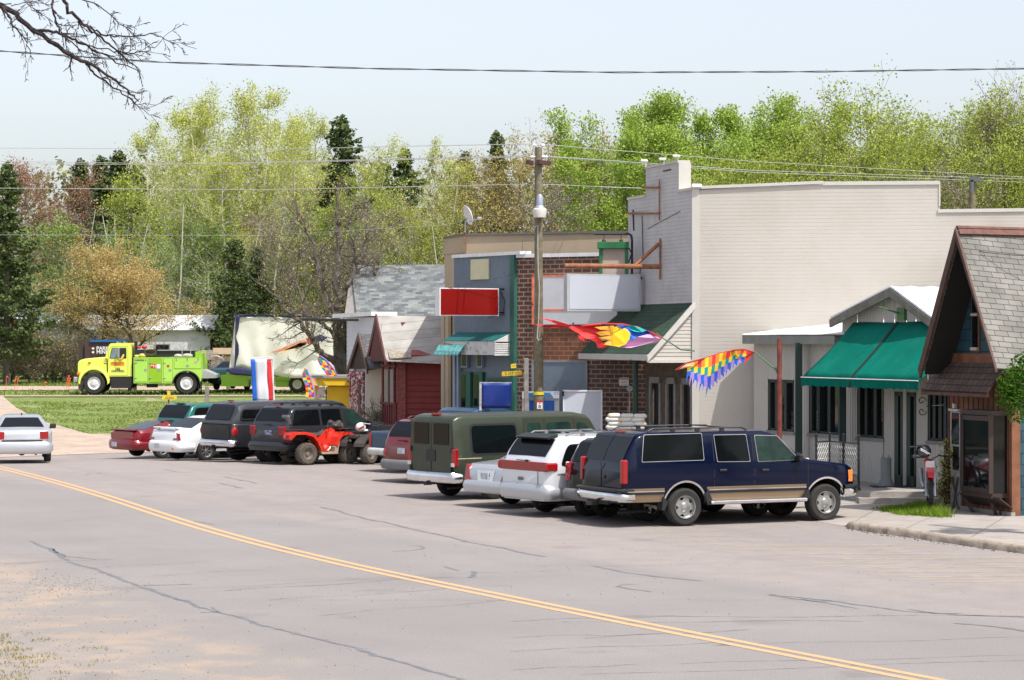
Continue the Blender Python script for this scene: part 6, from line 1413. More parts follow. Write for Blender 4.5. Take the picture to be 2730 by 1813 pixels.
# gable window
mb=MB(); cw.rect(mb,2595,760,2614,940,.04,.06); fr=part('window',mb,M('brown_window_frame',(.16,.07,.045),.7),CB)
mb=MB(); cw.rect(mb,2599,765,2611,832,.07,.04); cw.rect(mb,2599,845,2611,925,.07,.04); part('pane',mb,GLASS,fr)
mb=MB(); cw.rect(mb,2597,836,2613,842,.09,.04); cw.rect(mb,2597,926,2614,934,.1,.06); part('sash_rail',mb,M('grey_sash',(.5,.47,.42),.7),fr)
# pent roof
pz=cw.sz(2590,964)[1]; te=t0-.02; tn=t1_-.15
e_,do=out_to(cw.P(te,0),cw.NV,2459); pe=CAMZ-(1036-CY)/F*(e_.y)
PSH=Mbrick('brown_wood_shingles',(.085,.05,.04),(.13,.085,.068),(.03,.018,.015),.22,.17,.012,.9,bump=1.)
mb=MB(); mb.prism([cw.P(te,pz,.0),cw.P(tn,pz,.0),cw.P(tn+.05,pe,do),cw.P(te-.05,pe,do)],(0,0,-.06)); part('pent_roof',mb,PSH,CB,uv=(CG.U,(CG.n.x*.8,CG.n.y*.8,-.6)))
mb=MB(); mb.prism([cw.P(te-.05,pe-.02,do),cw.P(tn+.05,pe-.02,do),cw.P(tn+.05,pe-.13,do),cw.P(te-.05,pe-.13,do)],nb*.05); mb.prism([cw.P(te-.03,pe-.06,do),cw.P(te-.03,pe-.06,.02),cw.P(te-.03,pe-.1,.02),cw.P(te-.03,pe-.1,do)],(CG.d.x*.05,CG.d.y*.05,0)); part('pent_fascia',mb,M('dark_fascia',(.1,.05,.04),.8,var=.3,vs=5),CB)
# door
mb=MB(); cw.rect(mb,2539,1095,2565,1372,.05,.06); fr=part('door',mb,M('grey_white_door',(.4,.38,.36),.6,var=.1,dirt=(.1,.1,.11),ds=7,dirtlo=.55,dirthi=.62),CB)
mb=MB(); cw.rect(mb,2543,1101,2562,1184,.06,.02); cw.rect(mb,2546,1190,2562,1252,.06,.02); part('pane',mb,GLASS,fr)
mb=MB(); cw.rect(mb,2537,1090,2564,1096,.09,.08); part('lintel',mb,M('pale_lintel',(.55,.5,.44),.7),fr)
mb=MB(); mb.ball(cw.px(2563,1239,.1),.035); part('knob',mb,BLACK,fr)
mb=MB(); 
for pts in(((2548,1272),(2562,1360)),((2562,1272),(2548,1360))): mb.tube([cw.px(a,b,.08) for a,b in pts],.02,5)
part('cross_brace',mb,M('dark_brace',(.08,.08,.09),.7),fr)
mb=MB(); cw.rect(mb,2547,1076,2553,1088,.08,.06); cw.rect(mb,2529,1210,2534,1224,.05,.03); part('porch_lamp',mb,M('pale_lamp_glass',(.6,.55,.48),.4),CB)
# bay window
bt0=cw.sz(2600,0)[0]; bt1=cw.sz(2684,0)[0]; bz1=cw.sz(2640,1105)[1]; bz0=cw.sz(2640,1310)[1]; bo=.38
DKF=M('dark_brown_frame',(.05,.03,.025),.6)
mb=MB(); pl=[cw.P(bt0-.1,0,0),cw.P(bt0+.12,0,bo),cw.P(bt1,0,bo),cw.P(bt1+.05,0,0)]
for z,h in((bz0-.1,.12),(bz1,.1)): mb.prism([Vector((p.x,p.y,z)) for p in pl],(0,0,h))
for p in pl[1:3]: mb.box((p.x,p.y,(bz0+bz1)/2),(.09,.09,bz1-bz0))
p=pl[0]; mb.box((p.x,p.y-.03,(bz0+bz1)/2),(.06,.06,bz1-bz0)); 
pa,pb=pl[1],pl[2]
for z in(bz0+.07,bz1-.05): mb.prism([Vector((pa.x,pa.y,z-.07)),Vector((pb.x,pb.y,z-.07)),Vector((pb.x,pb.y,z+.03)),Vector((pa.x,pa.y,z+.03))],cw.NV*.03)
bay=part('bay_window',mb,DKF,CB)
mb=MB(); i_=cw.NV*-.03
for a_,b_ in((pl[0],pl[1]),(pl[1],pl[2]),(pl[2],pl[3])): mb.prism([Vector((a_.x,a_.y,bz0)),Vector((b_.x,b_.y,bz0)),Vector((b_.x,b_.y,bz1)),Vector((a_.x,a_.y,bz1))],i_*.5)
part('pane',mb,GLASS,bay)
mb=MB()
for z in(bz0-.32,): mb.prism([cw.P(bt0-.1,z,.02),cw.P(bt1+.3,z,.02),cw.P(bt1+.3,z+.22,bo-.05),cw.P(bt0-.1,z+.22,bo-.05)],(0,0,.03))
mb.tube([cw.P(bt0+.1,bz0-.2,bo-.08),cw.P(bt0+.5,bz0-.85,.03)],.04,5); mb.tube([cw.P(bt1-.1,bz0-.2,bo-.08),cw.P(bt1-.15,bz0-.85,.03)],.04,5); mb.box(cw.P(bt1-.15,bz0-.5,.04),(.09,.06,.8)); part('bay_bracket',mb,DKF,CB)
mb=MB(); cw.slab(mb,[(t0-.02,-.0),(t1_+.02,0),(t1_+.02,.2),(t0-.02,.2)],.05,.1,z=True); part('plinth',mb,CONC,CB)
# ---------- street furniture
POLE=M('utility_pole_wood',(.17,.145,.095),.9,var=.3,vs=7,bump=.5,bs=25)
WIRE=M('aluminium_wire',(.5,.5,.5),.5,.3,var=0); WIRED=M('dark_cable',(.05,.05,.055),.7,var=0)
DP=70.; pb=XD(1436,DP); g=thing('utility_pole','weathered wooden utility pole with crossbars and a lamp, in front of the brick shop','utility pole',(pb.x,DP,0))
mb=MB(); zt_=V(0,393,DP).z; mb.tube([(pb.x,DP,-.1),(pb.x,DP,4),(pb.x-.01,DP,zt_)],[.15,.135,.1],14); part('shaft',mb,POLE,g)
mb=MB(); 
for px_ in(1424,1447): p=V(px_,385,DP); mb.tube([p,p-UPZ*.6],.018,6); mb.lathe([(.001,.02),(.045,.02),(.06,-.03),(.03,-.06),(.03,-.1)],p,'z',12)
for px_ in(1418,1427,1448,1456): p=V(px_,417,DP); mb.tube([p,p-UPZ*.16],.015,6); mb.lathe([(.001,.02),(.04,.02),(.055,-.02),(.03,-.05)],p,'z',12)
part('insulators',mb,WHP,g)
mb=MB(); p=V(1421,434,DP); q=V(1453,434,DP)
for yy in(-.16,.16): mb.box(((p.x+q.x)/2,DP+yy,p.z),(.1,.12,.13)); 
R1=Matrix.Rotation(math.radians(62),3,'Z')
for yy in(-.17,.17):
    c=Vector((pb.x,DP,p.z))+R1@Vector((0,yy,0)); mb.box(c,(.75,.1,.12),R1)
part('crossarm',mb,M('red_brown_crossarm',(.07,.03,.025),.8,var=.2),g)
mb=MB(); p=V(1439,548,DP-.3); mb.lathe([(.001,.42),(.05,.42),(.09,.36),(.1,.1),(.15,.05),(.16,0),(.001,-.0)],p-UPZ*.1,'z',18); o=part('street_lamp',mb,M('lamp_grey',(.3,.33,.38),.5,.3),g,smooth=40)
mb=MB(); mb.lathe([(.16,0),(.2,-.03),(.2,-.1),(.17,-.26),(.001,-.27)],p-UPZ*.08,'z',18); part('lamp_shade',mb,M('milky_lamp_glass',(.68,.64,.6),.4,var=.05),o,smooth=40)
mb=MB(); pts=[V(1424,612,DP-.16),V(1430,600,DP-.16),V(1434,601,DP-.17),V(1434,660,DP-.17),V(1435,720,DP-.17),V(1438,760,DP-.18),V(1436,850,DP-.18),V(1432,900,DP-.18),V(1437,908,DP-.2),V(1445,902,DP-.2)]; mb.tube(pts,.013,5); part('ground_wire',mb,WIRE,g)
mb=MB(); mb.lathe([(.158,-.04),(.16,-.04),(.16,.05),(.158,.05)],(pb.x,DP,V(0,1049,DP).z),'z',16); part('yellow_tag',mb,M('yellow_tag',(.65,.55,.03),.5),g)
mb=MB(); p=V(1439,1079,DP-.165); mb.box(p,(.16,.02,.24)); nt_=part('warning_notice',mb,WHP,g); mb=MB(); mb.box(p+Vector((0,-.012,.1)),(.16,.01,.05)); part('notice_band',mb,REDI,nt_); mb=MB(); mb.box(p+Vector((0,-.012,.04)),(.03,.01,.03)); part('red_mark',mb,REDI,nt_); mb=MB()
for k in range(3): mb.box(p+Vector((0,-.012,-.02-.03*k)),(.08,.01,.01))
part('small_print',mb,INK,nt_)
# far utility pole
D2=112.; p2=XD(2592,D2); g=thing('utility_pole','distant utility pole with a grey transformer above the cream wall roofline','utility pole',(p2.x,D2,1.))
mb=MB(); mb.tube([(p2.x,D2,0),(p2.x,D2,V(0,472,D2).z)],.15,10); part('shaft',mb,POLE,g)
mb=MB(); mb.box(V(2607,481,D2-.2),(.45,.25,.12)); mb.cyl(V(2590,500,D2-.35),.11,.5,10); mb.box(V(2597,476,D2-.2),(.5,.1,.12)); part('transformer',mb,M('dark_grey_steel',(.12,.13,.15),.5,.4),g)
# wires
def wire(pts,r,mat,label,name='overhead_wire',D=None,n=60,twist=0,sag=0):
    P=[V(*p) for p in pts]; out=[]
    for a,b in zip(P,P[1:]):
        for i in range(n): t=i/n; out.append(a.lerp(b,t)-UPZ*(sag*4*t*(1-t)))
    out.append(P[-1]); mb=MB()
    if twist:
        for s_ in(0,math.pi): mb.tube([p+Vector((0,twist*math.sin(i*.55+s_),twist*math.cos(i*.55+s_))) for i,p in enumerate(out)],r,5)
    else: mb.tube(out,r,5)
    return solo(name,mb,mat,label,'wire','overhead wires')
wire([(-200,122,34),(0,136,33),(430,166,33),(1000,183,33),(1640,193,33),(2200,191,33),(2730,183,33),(2950,178,33)],.006,WIRED,'thick twisted dark cable high across the open sky',twist=.008,n=24)
wire([(-100,395,100),(700,400,84),(1424,384,70)],0.0105,WIRE,'uppermost thin wire left of the pole, crossing the treetops at sky level',sag=-.02)
wire([(1447,385,70),(2000,430,92),(2800,476,112)],0.0093,WIRE,'uppermost wire right of the pole, sloping down over bright green trees')
wire([(-100,429,100),(500,437,88),(1419,415,70)],0.0105,WIRE,'upper one of the close pair of wires left of the pole')
wire([(-100,436,101),(500,439,88),(1426,418,70.3)],0.0105,WIRE,'lower one of the close pair of wires left of the pole')
wire([(1449,416,70),(2000,454,92),(2590,473,112),(2830,480,125)],0.0105,WIRE,'upper one of the close pair of wires right of the pole')
wire([(1456,418,70.3),(2000,459,92),(2590,481,112),(2830,489,125)],0.0105,WIRE,'lower one of the close pair of wires right of the pole')
wire([(-100,501,100),(700,506,86),(1428,491,70)],0.0124,WIRE,'single wire left of the pole, level with mid crown height')
wire([(1443,491,70),(1600,498,72),(1718,502,72)],0.0074,WIRE,'short wire from the pole to the white false front')
wire([(-100,626,105),(700,628,100),(1185,600,92)],0.0062,WIRE,'lowest faint wire crossing the dark trunks left of the tan building')
# gray wood posts, signs
def post(px,y0,y1,D,w,mat,label,name='post',cat='post'):
    p=V(px,y1,D); q=V(px,y0,D); mb=MB(); z0=min(p.z,tz(D)); mb.box((p.x,D,(z0-.05+q.z)/2),(w,w,q.z-z0+.05),bev=w*.1); return solo(name,mb,mat,label,cat)
post(1403,955,1100,68.5,.13,WOODG,'bare grey wooden post just left of the utility pole'); post(552,1030,1110,98,.16,WOODG,'lone grey wooden post standing in the grass bank')
YEL=M('yellow_sign_paint',(.72,.5,.03),.6,var=.1,vs=8)
g=thing('street_sign','small yellow sign reading GLASS on a thin rusty post in the grass','street sign',tuple(V(449,1112,95)))
mb=MB(); mb.tube([V(449,1118,95),V(450,1050,95)],.035,6); part('post',mb,RUST,g)
mb=MB(); a,b=V(433,1055,94.9),V(471,1065,94.9); mb.box(((a.x+b.x)/2,94.9,(a.z+b.z)/2),(b.x-a.x,.04,a.z-b.z)); mb.box(V(450,1049,94.9),(.12,.04,.2)); sg_=part('plate',mb,YEL,g)
text('GLASS',.12,V(452,1063.,94.86),(1,0,0),(0,0,1),INK,sg_)
g=thing('street_sign','yellow street name sign reading S 1ST ST at the corner of the blue shop','street sign',tuple(V(1370,1090,69)))
mb=MB(); mb.tube([V(1369,1160,69),V(1369,970,69)],.03,6); part('post',mb,M('green_post_paint',(.02,.14,.1),.5),g)
mb=MB(); a,b=V(1338,990,68.9),V(1391,1002,68.9); mb.prism([V(1338,991,68.9),V(1391,988,68.7),V(1391,1000,68.7),V(1338,1003,68.9)],(0,.03,0)); s1_=part('plate',mb,YEL,g)
text('S 1ST ST',.11,V(1365,999.5,68.7),(1,-.02,.05),(0,0,1),INK,s1_,bold=.002)
mb=MB(); mb.prism([V(1362,971,68.9),V(1376,969,68.9),V(1376,981,68.9),V(1362,982,68.9)],(0,.03,0)); s2_=part('number_plate',mb,YEL,g); text('AVE',.07,V(1369,978,68.8),(1,0,0),(0,0,1),INK,s2_)
# red pole with flag bracket
RPOLE=M('worn_red_pole',(.17,.035,.025),.7,var=.35,vs=5,dirt=(.25,.12,.09),ds=4)
DR=58.; mb=MB(); mb.tube([V(2078,903,DR),(V(2078,0,DR).x,DR,0)],.058,10); solo('flag_pole',mb,RPOLE,'round rust-red pole between the two wind flags and the awning','pole')
def CF(name,col): return M(name,col,.7,var=.08,vs=5)
RFl=CF('red_flag_cloth',(.7,.03,.03)); OFl=CF('orange_flag_cloth',(.85,.25,.03)); YFl=CF('yellow_flag_cloth',(.85,.6,.02)); GFl=CF('green_flag_cloth',(.0,.3,.28)); BFl=CF('blue_flag_cloth',(.01,.11,.55)); PFl=CF('purple_flag_cloth',(.38,.22,.65)); PKF=CF('pink_flag_cloth',(.7,.35,.6))
def flagpart(g,name,polys,mat,D,waves=(.0,.0),o=0):
    mb=MB()
    for poly in polys:
        pts=[V(x,y,D+waves[0]*math.sin(x*.05+y*.03)-o) for x,y in poly]; mb.prism(pts,(0,.012,0))
    return part(name,mb,mat,g)
DF=63.5
g=thing('wind_flag','streaming flag with yellow sun, blue and pink cloth and long red tails','flag',tuple(V(1790,940,DF)))
mb=MB(); mb.tube([V(1850,935,64.8),V(1815,932,64.),V(1765,900,DF),V(1750,888,DF)],[.025,.02,.014,.01],6); part('stick',mb,M('grey_green_stick',(.12,.2,.1),.6),g)
mb=MB(); mb.tube([V(1765,903,DF),V(1740,888,DF),V(1700,872,DF),V(1660,864,DF),V(1610,863,DF),V(1550,869,DF)],.018,5); part('edge_sleeve',mb,RFl,g)
flagpart(g,'blue_panel',[[(1640,864),(1680,866),(1720,877),(1765,903),(1722,896),(1690,905),(1668,915),(1655,918),(1678,890)]],BFl,DF,(.15,0))
flagpart(g,'green_panel',[[(1650,864),(1690,868),(1725,880),(1712,886),(1690,884),(1668,872)]],GFl,DF,(.15,0),.02)
flagpart(g,'pink_panel',[[(1765,903),(1750,914),(1712,920),(1682,927),(1648,927),(1668,912),(1700,898),(1735,889)]],PKF,DF,(.15,0),.02)
flagpart(g,'sun_panel',[[(1634,872),(1650,869),(1672,878),(1681,890),(1678,905),(1668,918),(1650,925),(1634,922),(1630,905),(1633,888)]],YFl,DF,(.15,0),.04)
flagpart(g,'gold_rays',[[(1585,872),(1637,868),(1634,880),(1600,879)],[(1588,886),(1634,878),(1632,892),(1600,895)],[(1595,900),(1632,892),(1630,906),(1606,908)],[(1606,918),(1630,904),(1636,922),(1622,922)]],M('gold_flag_cloth',(.85,.42,.06),.7,var=.15),DF,(.15,0),.03)
flagpart(g,'red_tails',[[(1432,846),(1475,853),(1500,860),(1525,868),(1600,869),(1632,872),(1612,884),(1604,896),(1604,912),(1594,928),(1588,912),(1570,904),(1553,900),(1545,890),(1528,884),(1515,872),(1500,872),(1478,873),(1440,871),(1424,863),(1450,867),(1490,867),(1470,858)],[(1540,893),(1556,898),(1560,912),(1545,905)],[(1600,910),(1626,921),(1610,929),(1594,928)]],RFl,DF,(.15,0))
DG=58.3
g=thing('wind_flag','rainbow chevron flag of small patches with pointed blue and lilac tails','flag',tuple(V(1920,1045,DG)))
mb=MB(); mb.tube([V(2072,987,58.05),V(2055,975,58.1),V(2012,938,DG)],[.03,.022,.015],6); mb.ball(V(2072,987,58.05),.06,8,6,(.6,.6,1.3)); part('stick',mb,M('green_stick',(.04,.16,.05),.5),g)
top=[(1801,987),(1830,968),(1880,955),(1920,942),(1960,933),(1985,932),(2011,939)]
def ty(x): return interp(top,x)
mb=MB(); mb.tube([V(x,y,DG) for x,y in top],.02,5); part('edge_sleeve',mb,M('dark_red_sleeve',(.35,.02,.02),.7),g)
cols=[OFl,YFl,RFl]; low=[YFl,GFl,BFl]; n=17; xs_=[1832+i*9.6 for i in range(n+1)]
for i in range(n):
    x0,x1=xs_[i],xs_[i+1]; m=(x0+x1)/2; dep=interp([(1832,28),(1895,70),(1985,25)],m); k=(m-1832)/160; sl=interp([(0,0),(1,-14)],k)
    ba=[lambda x,f=f:ty(x)+(dep)*f for f in(.0,.36,.62)]
    c1=[OFl,YFl,OFl,RFl][i%4]; c2=[YFl,GFl][i%2]; c3=[BFl,PFl][i%2]
    def quad_(f0,f1,dx0,dx1): return [(x0+dx0,ty(x0)+dep*f0),(x1+dx0,ty(x1)+dep*f0),(x1+dx1,ty(x1)+dep*f1),(x0+dx1,ty(x0)+dep*f1)]
    flagpart(g,'patch',[quad_(0,.4,0,sl*.3)],c1,DG,(.1,0)); flagpart(g,'patch',[quad_(.4,.75,sl*.3,sl*.6)],c2,DG,(.1,0),.005)
    q=quad_(.75,1.25,sl*.6,sl); tip=[q[0],q[1],(q[2][0]+1,q[2][1]+4),((q[2][0]+q[3][0])/2-1,q[2][1]-3),(q[3][0]-3,q[3][1]+16*(1+.4*math.sin(i*2.3)))]
    flagpart(g,'tail',[tip],c3,DG,(.1,0),.01)
flagpart(g,'patch',[[(1990,934),(2011,939),(1998,955),(1984,972),(1988,950)]],RFl,DG,(.1,0)); flagpart(g,'patch',[[(1801,987),(1832,968),(1850,962),(1845,975),(1820,983)]],CF('pale_orange_cloth',(.85,.45,.25)),DG,(.1,0),.01)
# tricolour banner
DT=86.; g=thing('banner_flag','upright banner with blue, white and red vertical stripes beyond the parked pickup','flag',tuple(V(728,1075,DT)))
mb=MB(); mb.tube([V(731,1150,DT),V(728,952,DT)],.022,6); mb.tube([V(668,953,DT),V(728,953,DT)],.018,5); part('pole',mb,WHP,g)
for nm,x0,x1,mt in(('blue_stripe',668,680,BFl),('white_stripe',680,711,M('white_flag_cloth',(.7,.7,.73),.7,var=.03)),('red_stripe',711,723,RFl),('white_edge',723,727,M('white_flag_cloth',(.7,.7,.7)))):
    rows=[]
    for j in range(15):
        v=j/14; y=958+v*112; rows.append([V(lerp(x0,x1,k/4)+v*6,y,DT+.018*math.sin(v*8+(x0+k*3)*.08)) for k in range(5)])
    mb=MB(); mb.grid(rows); o=part(nm,mb,mt,g,smooth=60); md=o.modifiers.new('t','SOLIDIFY'); md.thickness=.008
mb=MB(); mb.prism([V(668,952,DT-.01),V(727,951,DT-.01),V(727,958,DT-.01),V(668,958,DT-.01)],(0,.02,0)); part('top_hem',mb,MATS['white_flag_cloth'],g)
# yellow kiosk
DK=90.; KY=M('bright_yellow_boards',(.72,.47,.01),.6,var=.05); KF=M('faded_yellow',(.75,.5,.2),.7)
g=thing('yellow_kiosk','bright yellow booth with a flat grey roof edge behind the parked pickup','kiosk',tuple(V(930,1110,DK)))
def kb(mb,x0,y0,x1,y1,D,th): p=V(x0,y0,D);q=V(x1,y1,D); mb.box(((p.x+q.x)/2,D+th/2,(p.z+q.z)/2),(abs(q.x-p.x),th,abs(q.z-p.z)))
mb=MB(); kb(mb,872,1030,1010,1150,DK,2.); part('wall',mb,KY,g)
mb=MB(); mb.prism([V(810,1008,DK-.3),V(1012,1008,DK-.3),V(1012,1029,DK-.3),V(817,1027,DK-.3)],(0,2.4,0)); part('fascia',mb,KY,g)
mb=MB(); mb.prism([V(806,1001,DK-.35),V(1014,1001,DK-.35),V(1014,1009,DK-.35),V(809,1008,DK-.35)],(0,2.5,0)); part('roof',mb,M('grey_kiosk_roof',(.28,.28,.26),.8),g)
mb=MB(); mb.prism([V(806,1009,DK-.36),V(842,1008,DK-.36),V(850,1028,DK-.36),V(815,1028,DK-.36)],(0,.03,0)); part('faded_corner',mb,KF,g)
mb=MB(); kb(mb,838,1028,850,1070,DK,.1); part('post',mb,KF,g)
mb=MB(); mb.prism([V(848,1033,DK-.05),V(867,1030,DK-.05),V(864,1062,DK-.05),V(845,1062,DK-.05)],(0,.02,0)); part('poster',mb,M('poster_paper',(.6,.58,.58),.7,dirt=(.3,.2,.22),ds=5,dirtlo=.5,dirthi=.6),g)
mb=MB(); kb(mb,868,1032,871,1150,DK-.02,.03); part('door_gap',mb,BLACK,g)
# two feather flags
for nm,lab,O,sc,mir in(('a','tall leaning patchwork wind flag above the kiosk roof',(848,949),1.0,1),('b','shorter patchwork wind flag at the left end of the yellow kiosk',(812,981),.0,1)):
    g=thing('feather_flag',lab,'flag',tuple(V(880,1010,89.3) if nm=='a' else V(822,1060,89.2)),0,'patchwork flags at the yellow kiosk')
    outl=[(848,949),(853,948),(875,965),(893,990),(899,1003),(874,1003),(856,980),(846,960)] if nm=='a' else [(812,981),(818,985),(823,1000),(834,1030),(838,1045),(838,1061),(814,1061),(816,1045),(814,1028),(806,1002),(806,994),(810,992)]
    D=89.4 if nm=='a' else 89.2
    cells={}
    ymin=min(y for x,y in outl); ymax=max(y for x,y in outl); r=ymin; row=0
    cols=[RFl,GFl,BFl,YFl,OFl,PFl,YFl,RFl]
    while r<ymax-.5:
        a_,b_=r,min(r+6.5,ymax); m=(a_+b_)/2
        def xr(yv):
            xs=[]
            for (p,q) in zip(outl,outl[1:]+outl[:1]):
                if (p[1]-yv)*(q[1]-yv)<=0 and p[1]!=q[1]: xs.append(p[0]+(q[0]-p[0])*(yv-p[1])/(q[1]-p[1]))
            return (min(xs),max(xs)) if xs else (0,0)
        l0,r0=xr(a_+.2); l1,r1=xr(b_-.2); k=max(1,int(max(r0-l0,r1-l1)/6.5))
        for i in range(k):
            c=cols[(row*3+i*2+ (row//2))%8] if row>1 else [RFl,GFl][row%2]
            cells.setdefault(c.name,[]).append([(lerp(l0,r0,i/k),a_),(lerp(l0,r0,(i+1)/k),a_),(lerp(l1,r1,(i+1)/k),b_),(lerp(l1,r1,i/k),b_)])
        r+=6.5; row+=1
    for c,ps in cells.items():
        for q_ in ps: flagpart(g,'patch',[q_],MATS[c],D)
    mb=MB(); mb.tube(([V(899,1003,D),V(890,984,D),V(870,960,D),V(852,948,D)] if nm=='a' else [V(838,1061,D),V(838,1045,D),V(828,1010,D),V(818,984,D)]),.02,5); part('pole',mb,PFl,g)
# parking sign board
g=thing('park_sign','dark brown wooden park sign with white arrows and words, behind the fire truck','sign',tuple(V(300,1020,124)))
BRS=M('brown_sign_board',(.06,.03,.025),.7,var=.15,vs=2)
mb=MB(); mb.prism([V(x,y,124) for x,y in[(226,1000),(226,912),(230,907),(235,905),(345,905),(352,912),(352,1000)]],(0,.2,0)); b_=part('board',mb,BRS,g)
mb=MB(); mb.prism([V(x,y,123.9) for x,y in[(240,906),(336,906),(336,912),(240,912)]],(0,.06,0)); part('blue_header',mb,M('blue_header_paint',(.01,.1,.3),.6),b_)
mb=MB(); mb.box(V(218,980,124.3),(.3,.3,2.6)); mb.box(V(356,980,124.3),(.3,.3,2.6)); part('post',mb,M('dark_post_wood',(.05,.035,.03),.9),g)
text('PARKING',.26,V(257,933,123.9),(1,0,0),(0,0,1),WHT,b_,center=False,bold=.004); text('MINNESOTA',.26,V(257,943,123.9),(1,0,0),(0,0,1),WHT,b_,center=False,bold=.004)
mb=MB()
for y in(929,939): mb.prism([V(244,y,123.9),V(248,y-3.5,123.9),V(252,y,123.9),V(248,y+3.5,123.9)],(0,.02,0))
part('arrow',mb,WHT,b_)
# white buildings and caravans behind
WBD=M('white_shed_metal',(.62,.63,.66),.6,var=.1,vs=.5)
def shed(x0,x1,y0,y1,D,dep,label,roofh=0,mat=WBD,nm='white_building',cat='building'):
    p=V(x0,y0,D); q=V(x1,y1,D); g=thing(nm,label,cat,(p.x,D,q.z)); mb=MB(); mb.box(((p.x+q.x)/2,D+dep/2,(p.z+q.z)/2),(q.x-p.x,dep,p.z-q.z)); w=part('wall',mb,mat,g)
    mb=MB(); mb.prism([(p.x-.3,D-.3,p.z),(p.x-.3,D+dep/2,p.z+roofh+.1),(p.x-.3,D+dep+.3,p.z)],(q.x-p.x+.6,0,0)); part('roof',mb,M('pale_metal_roof',(.6,.61,.65),.5,.1),g)
    for k in range(int((q.x-p.x)/3)):
        mb=MB(); mb.box((p.x+1.5+k*3,D-.03,p.z-1.2),(.9,.06,.8)); f_=part('window',mb,M('shed_window_frame',(.3,.3,.32)),g); mb=MB(); mb.box((p.x+1.5+k*3,D-.07,p.z-1.2),(.75,.03,.65)); part('pane',mb,GLASS,f_)
    return g
shed(230,560,880,1000,143.5,3,'long low white building glimpsed behind the ochre tree',.8); shed(108,215,862,985,147,4,'smaller white building showing between the shrubs and the dark pine',.6)
shed(-40,60,850,985,148,5,'cream building with red lettering at the far left behind the pine',.6,M('cream_board',(.55,.52,.42),.7)); 
cb=[o for o in bpy.data.objects if o.get('label','').startswith('cream building with red')][0]
text('Dr',.9,V(16,877,147.8),(1,0,0),(0,0,1),M('brick_red_lettering',(.35,.08,.05),.7),cb); text('De',.9,V(20,861,147.8),(1,0,0),(0,0,1),MATS['brick_red_lettering'],cb)
mb=MB(); rows=[]
for j in range(9):
    rows.append([V(lerp(150,225,i/12),lerp(948,992,j/8)-6*math.sin(i/12*3.1),142.5+.3*math.sin(i*1.3+j)) for i in range(13)])
mb.grid(rows); o=solo('tarpaulin',mb,WHP,'white sheet hung behind the shrubs just left of the fire truck','tarpaulin'); md=o.modifiers.new('t','SOLIDIFY'); md.thickness=.05
# plank fence & timber stack behind the trailer
g=thing('plank_fence','short brown plank fence behind the dark blue-green sedan','fence',tuple(V(600,985,135)))
mb=MB()
for k in range(20): a=V(572+k*5,950+(k%2),135); b=V(572+k*5,992,135); mb.box((a.x,135,(a.z+b.z)/2),(.09,.03,a.z-b.z))
part('boards',mb,M('fence_brown',(.22,.14,.09),.85,var=.3,vs=3),g); mb=MB(); mb.box(V(622,936,136),(2.2,.5,.35)); part('top_plank',mb,M('fresh_timber',(.55,.4,.28),.8),g)
mb=MB(); 
for k in range(8): a=random.Random(k); mb.tube([V(548+k*3,985,127),V(556+k*6,930+a.random()*40,127),V(575+k*2,980,127)],.04,5)
mb.lathe([(.5,-.04),(.55,0),(.5,.04)],V(575,975,126.5),'y',20); mb.box(V(552,946,126.6),(.6,.4,.5)); solo('machinery',mb,M('mixed_machinery',(.3,.27,.22),.7,var=.6,vs=3),'jumble of hoses and frames between the fire truck and the dark sedan','machinery')
# survey flags
ORF=M('orange_marker_cloth',(.85,.12,.03),.6)
for k,(x,y) in enumerate([(19,1004),(42,1010),(49,1009),(122,1019),(181,1010),(187,1009),(184,1002),(186,1015)]):
    D=124+k*.7; mb=MB(); p=V(x,y,D); mb.box(p,(.08,.02,.07)); mb.tube([p+Vector((-.035,0,.035)),Vector((p.x-.07,D,tz(D)))],.012,4); tag(part('marker_flag',mb,ORF),'small orange marker flag in the grass left of the fire truck','marker flag','orange marker flags in the far grass')
# freezer, blank board, blue sheet, bags
g=thing('ice_freezer','white outdoor ice freezer with blue doors behind the utility pole','freezer',tuple(V(1442,1180,70.6)))
mb=MB(); kb(mb,1392,1060,1491,1190,70.6,.9); mb.prism([V(1392,1046,70.6),V(1491,1044,70.6),V(1491,1062,70.5),V(1392,1063,70.5)],(0,.9,0)); c_=part('cabinet',mb,WHP,g)
mb=MB(); kb(mb,1411,1068,1478,1130,70.55,.03); part('door',mb,M('cobalt_blue_door',(.01,.12,.5),.4,var=.2),g); mb=MB(); mb.prism([V(x,y,70.45) for x,y in[(1399,1049),(1448,1047),(1466,1047),(1476,1060),(1399,1060)]],(0,.03,0)); part('blue_graphic',mb,M('sky_blue_graphic',(.1,.35,.75),.5),c_)
text('ICE',.1,V(1483,1052,70.4),(1,0,0),(0,0,1),BFl,c_)
g=thing('signboard','large blank grey board standing by the brick wall right of the ice freezer','sign',tuple(V(1555,1150,69.6)))
mb=MB(); kb(mb,1503,1043,1603,1146,69.6,.12); part('panel',mb,SGF,g); mb=MB(); kb(mb,1501,1042,1504,1160,69.58,.16); kb(mb,1602,1042,1606,1160,69.58,.16); kb(mb,1501,1040,1606,1044,69.58,.16); part('frame',mb,WHP,g)
mb=MB(); kb(mb,1498,1044,1504,1056,69.5,.1); part('hinge',mb,BLACK,g)
rows=[[V(lerp(1283,1362,i/10),lerp(1021,1088,j/8),69.8+.03*math.sin(i*.6+j*.4)) for i in range(11)] for j in range(9)]
mb=MB(); mb.grid(rows); o=solo('blue_sheet',mb,M('royal_blue_plastic',(.003,.025,.2),.5,var=.5,vs=1.5),'royal blue plastic sheet hung across the doorway of the blue shop','sheet',smooth=60); md=o.modifiers.new('t','SOLIDIFY'); md.thickness=.03
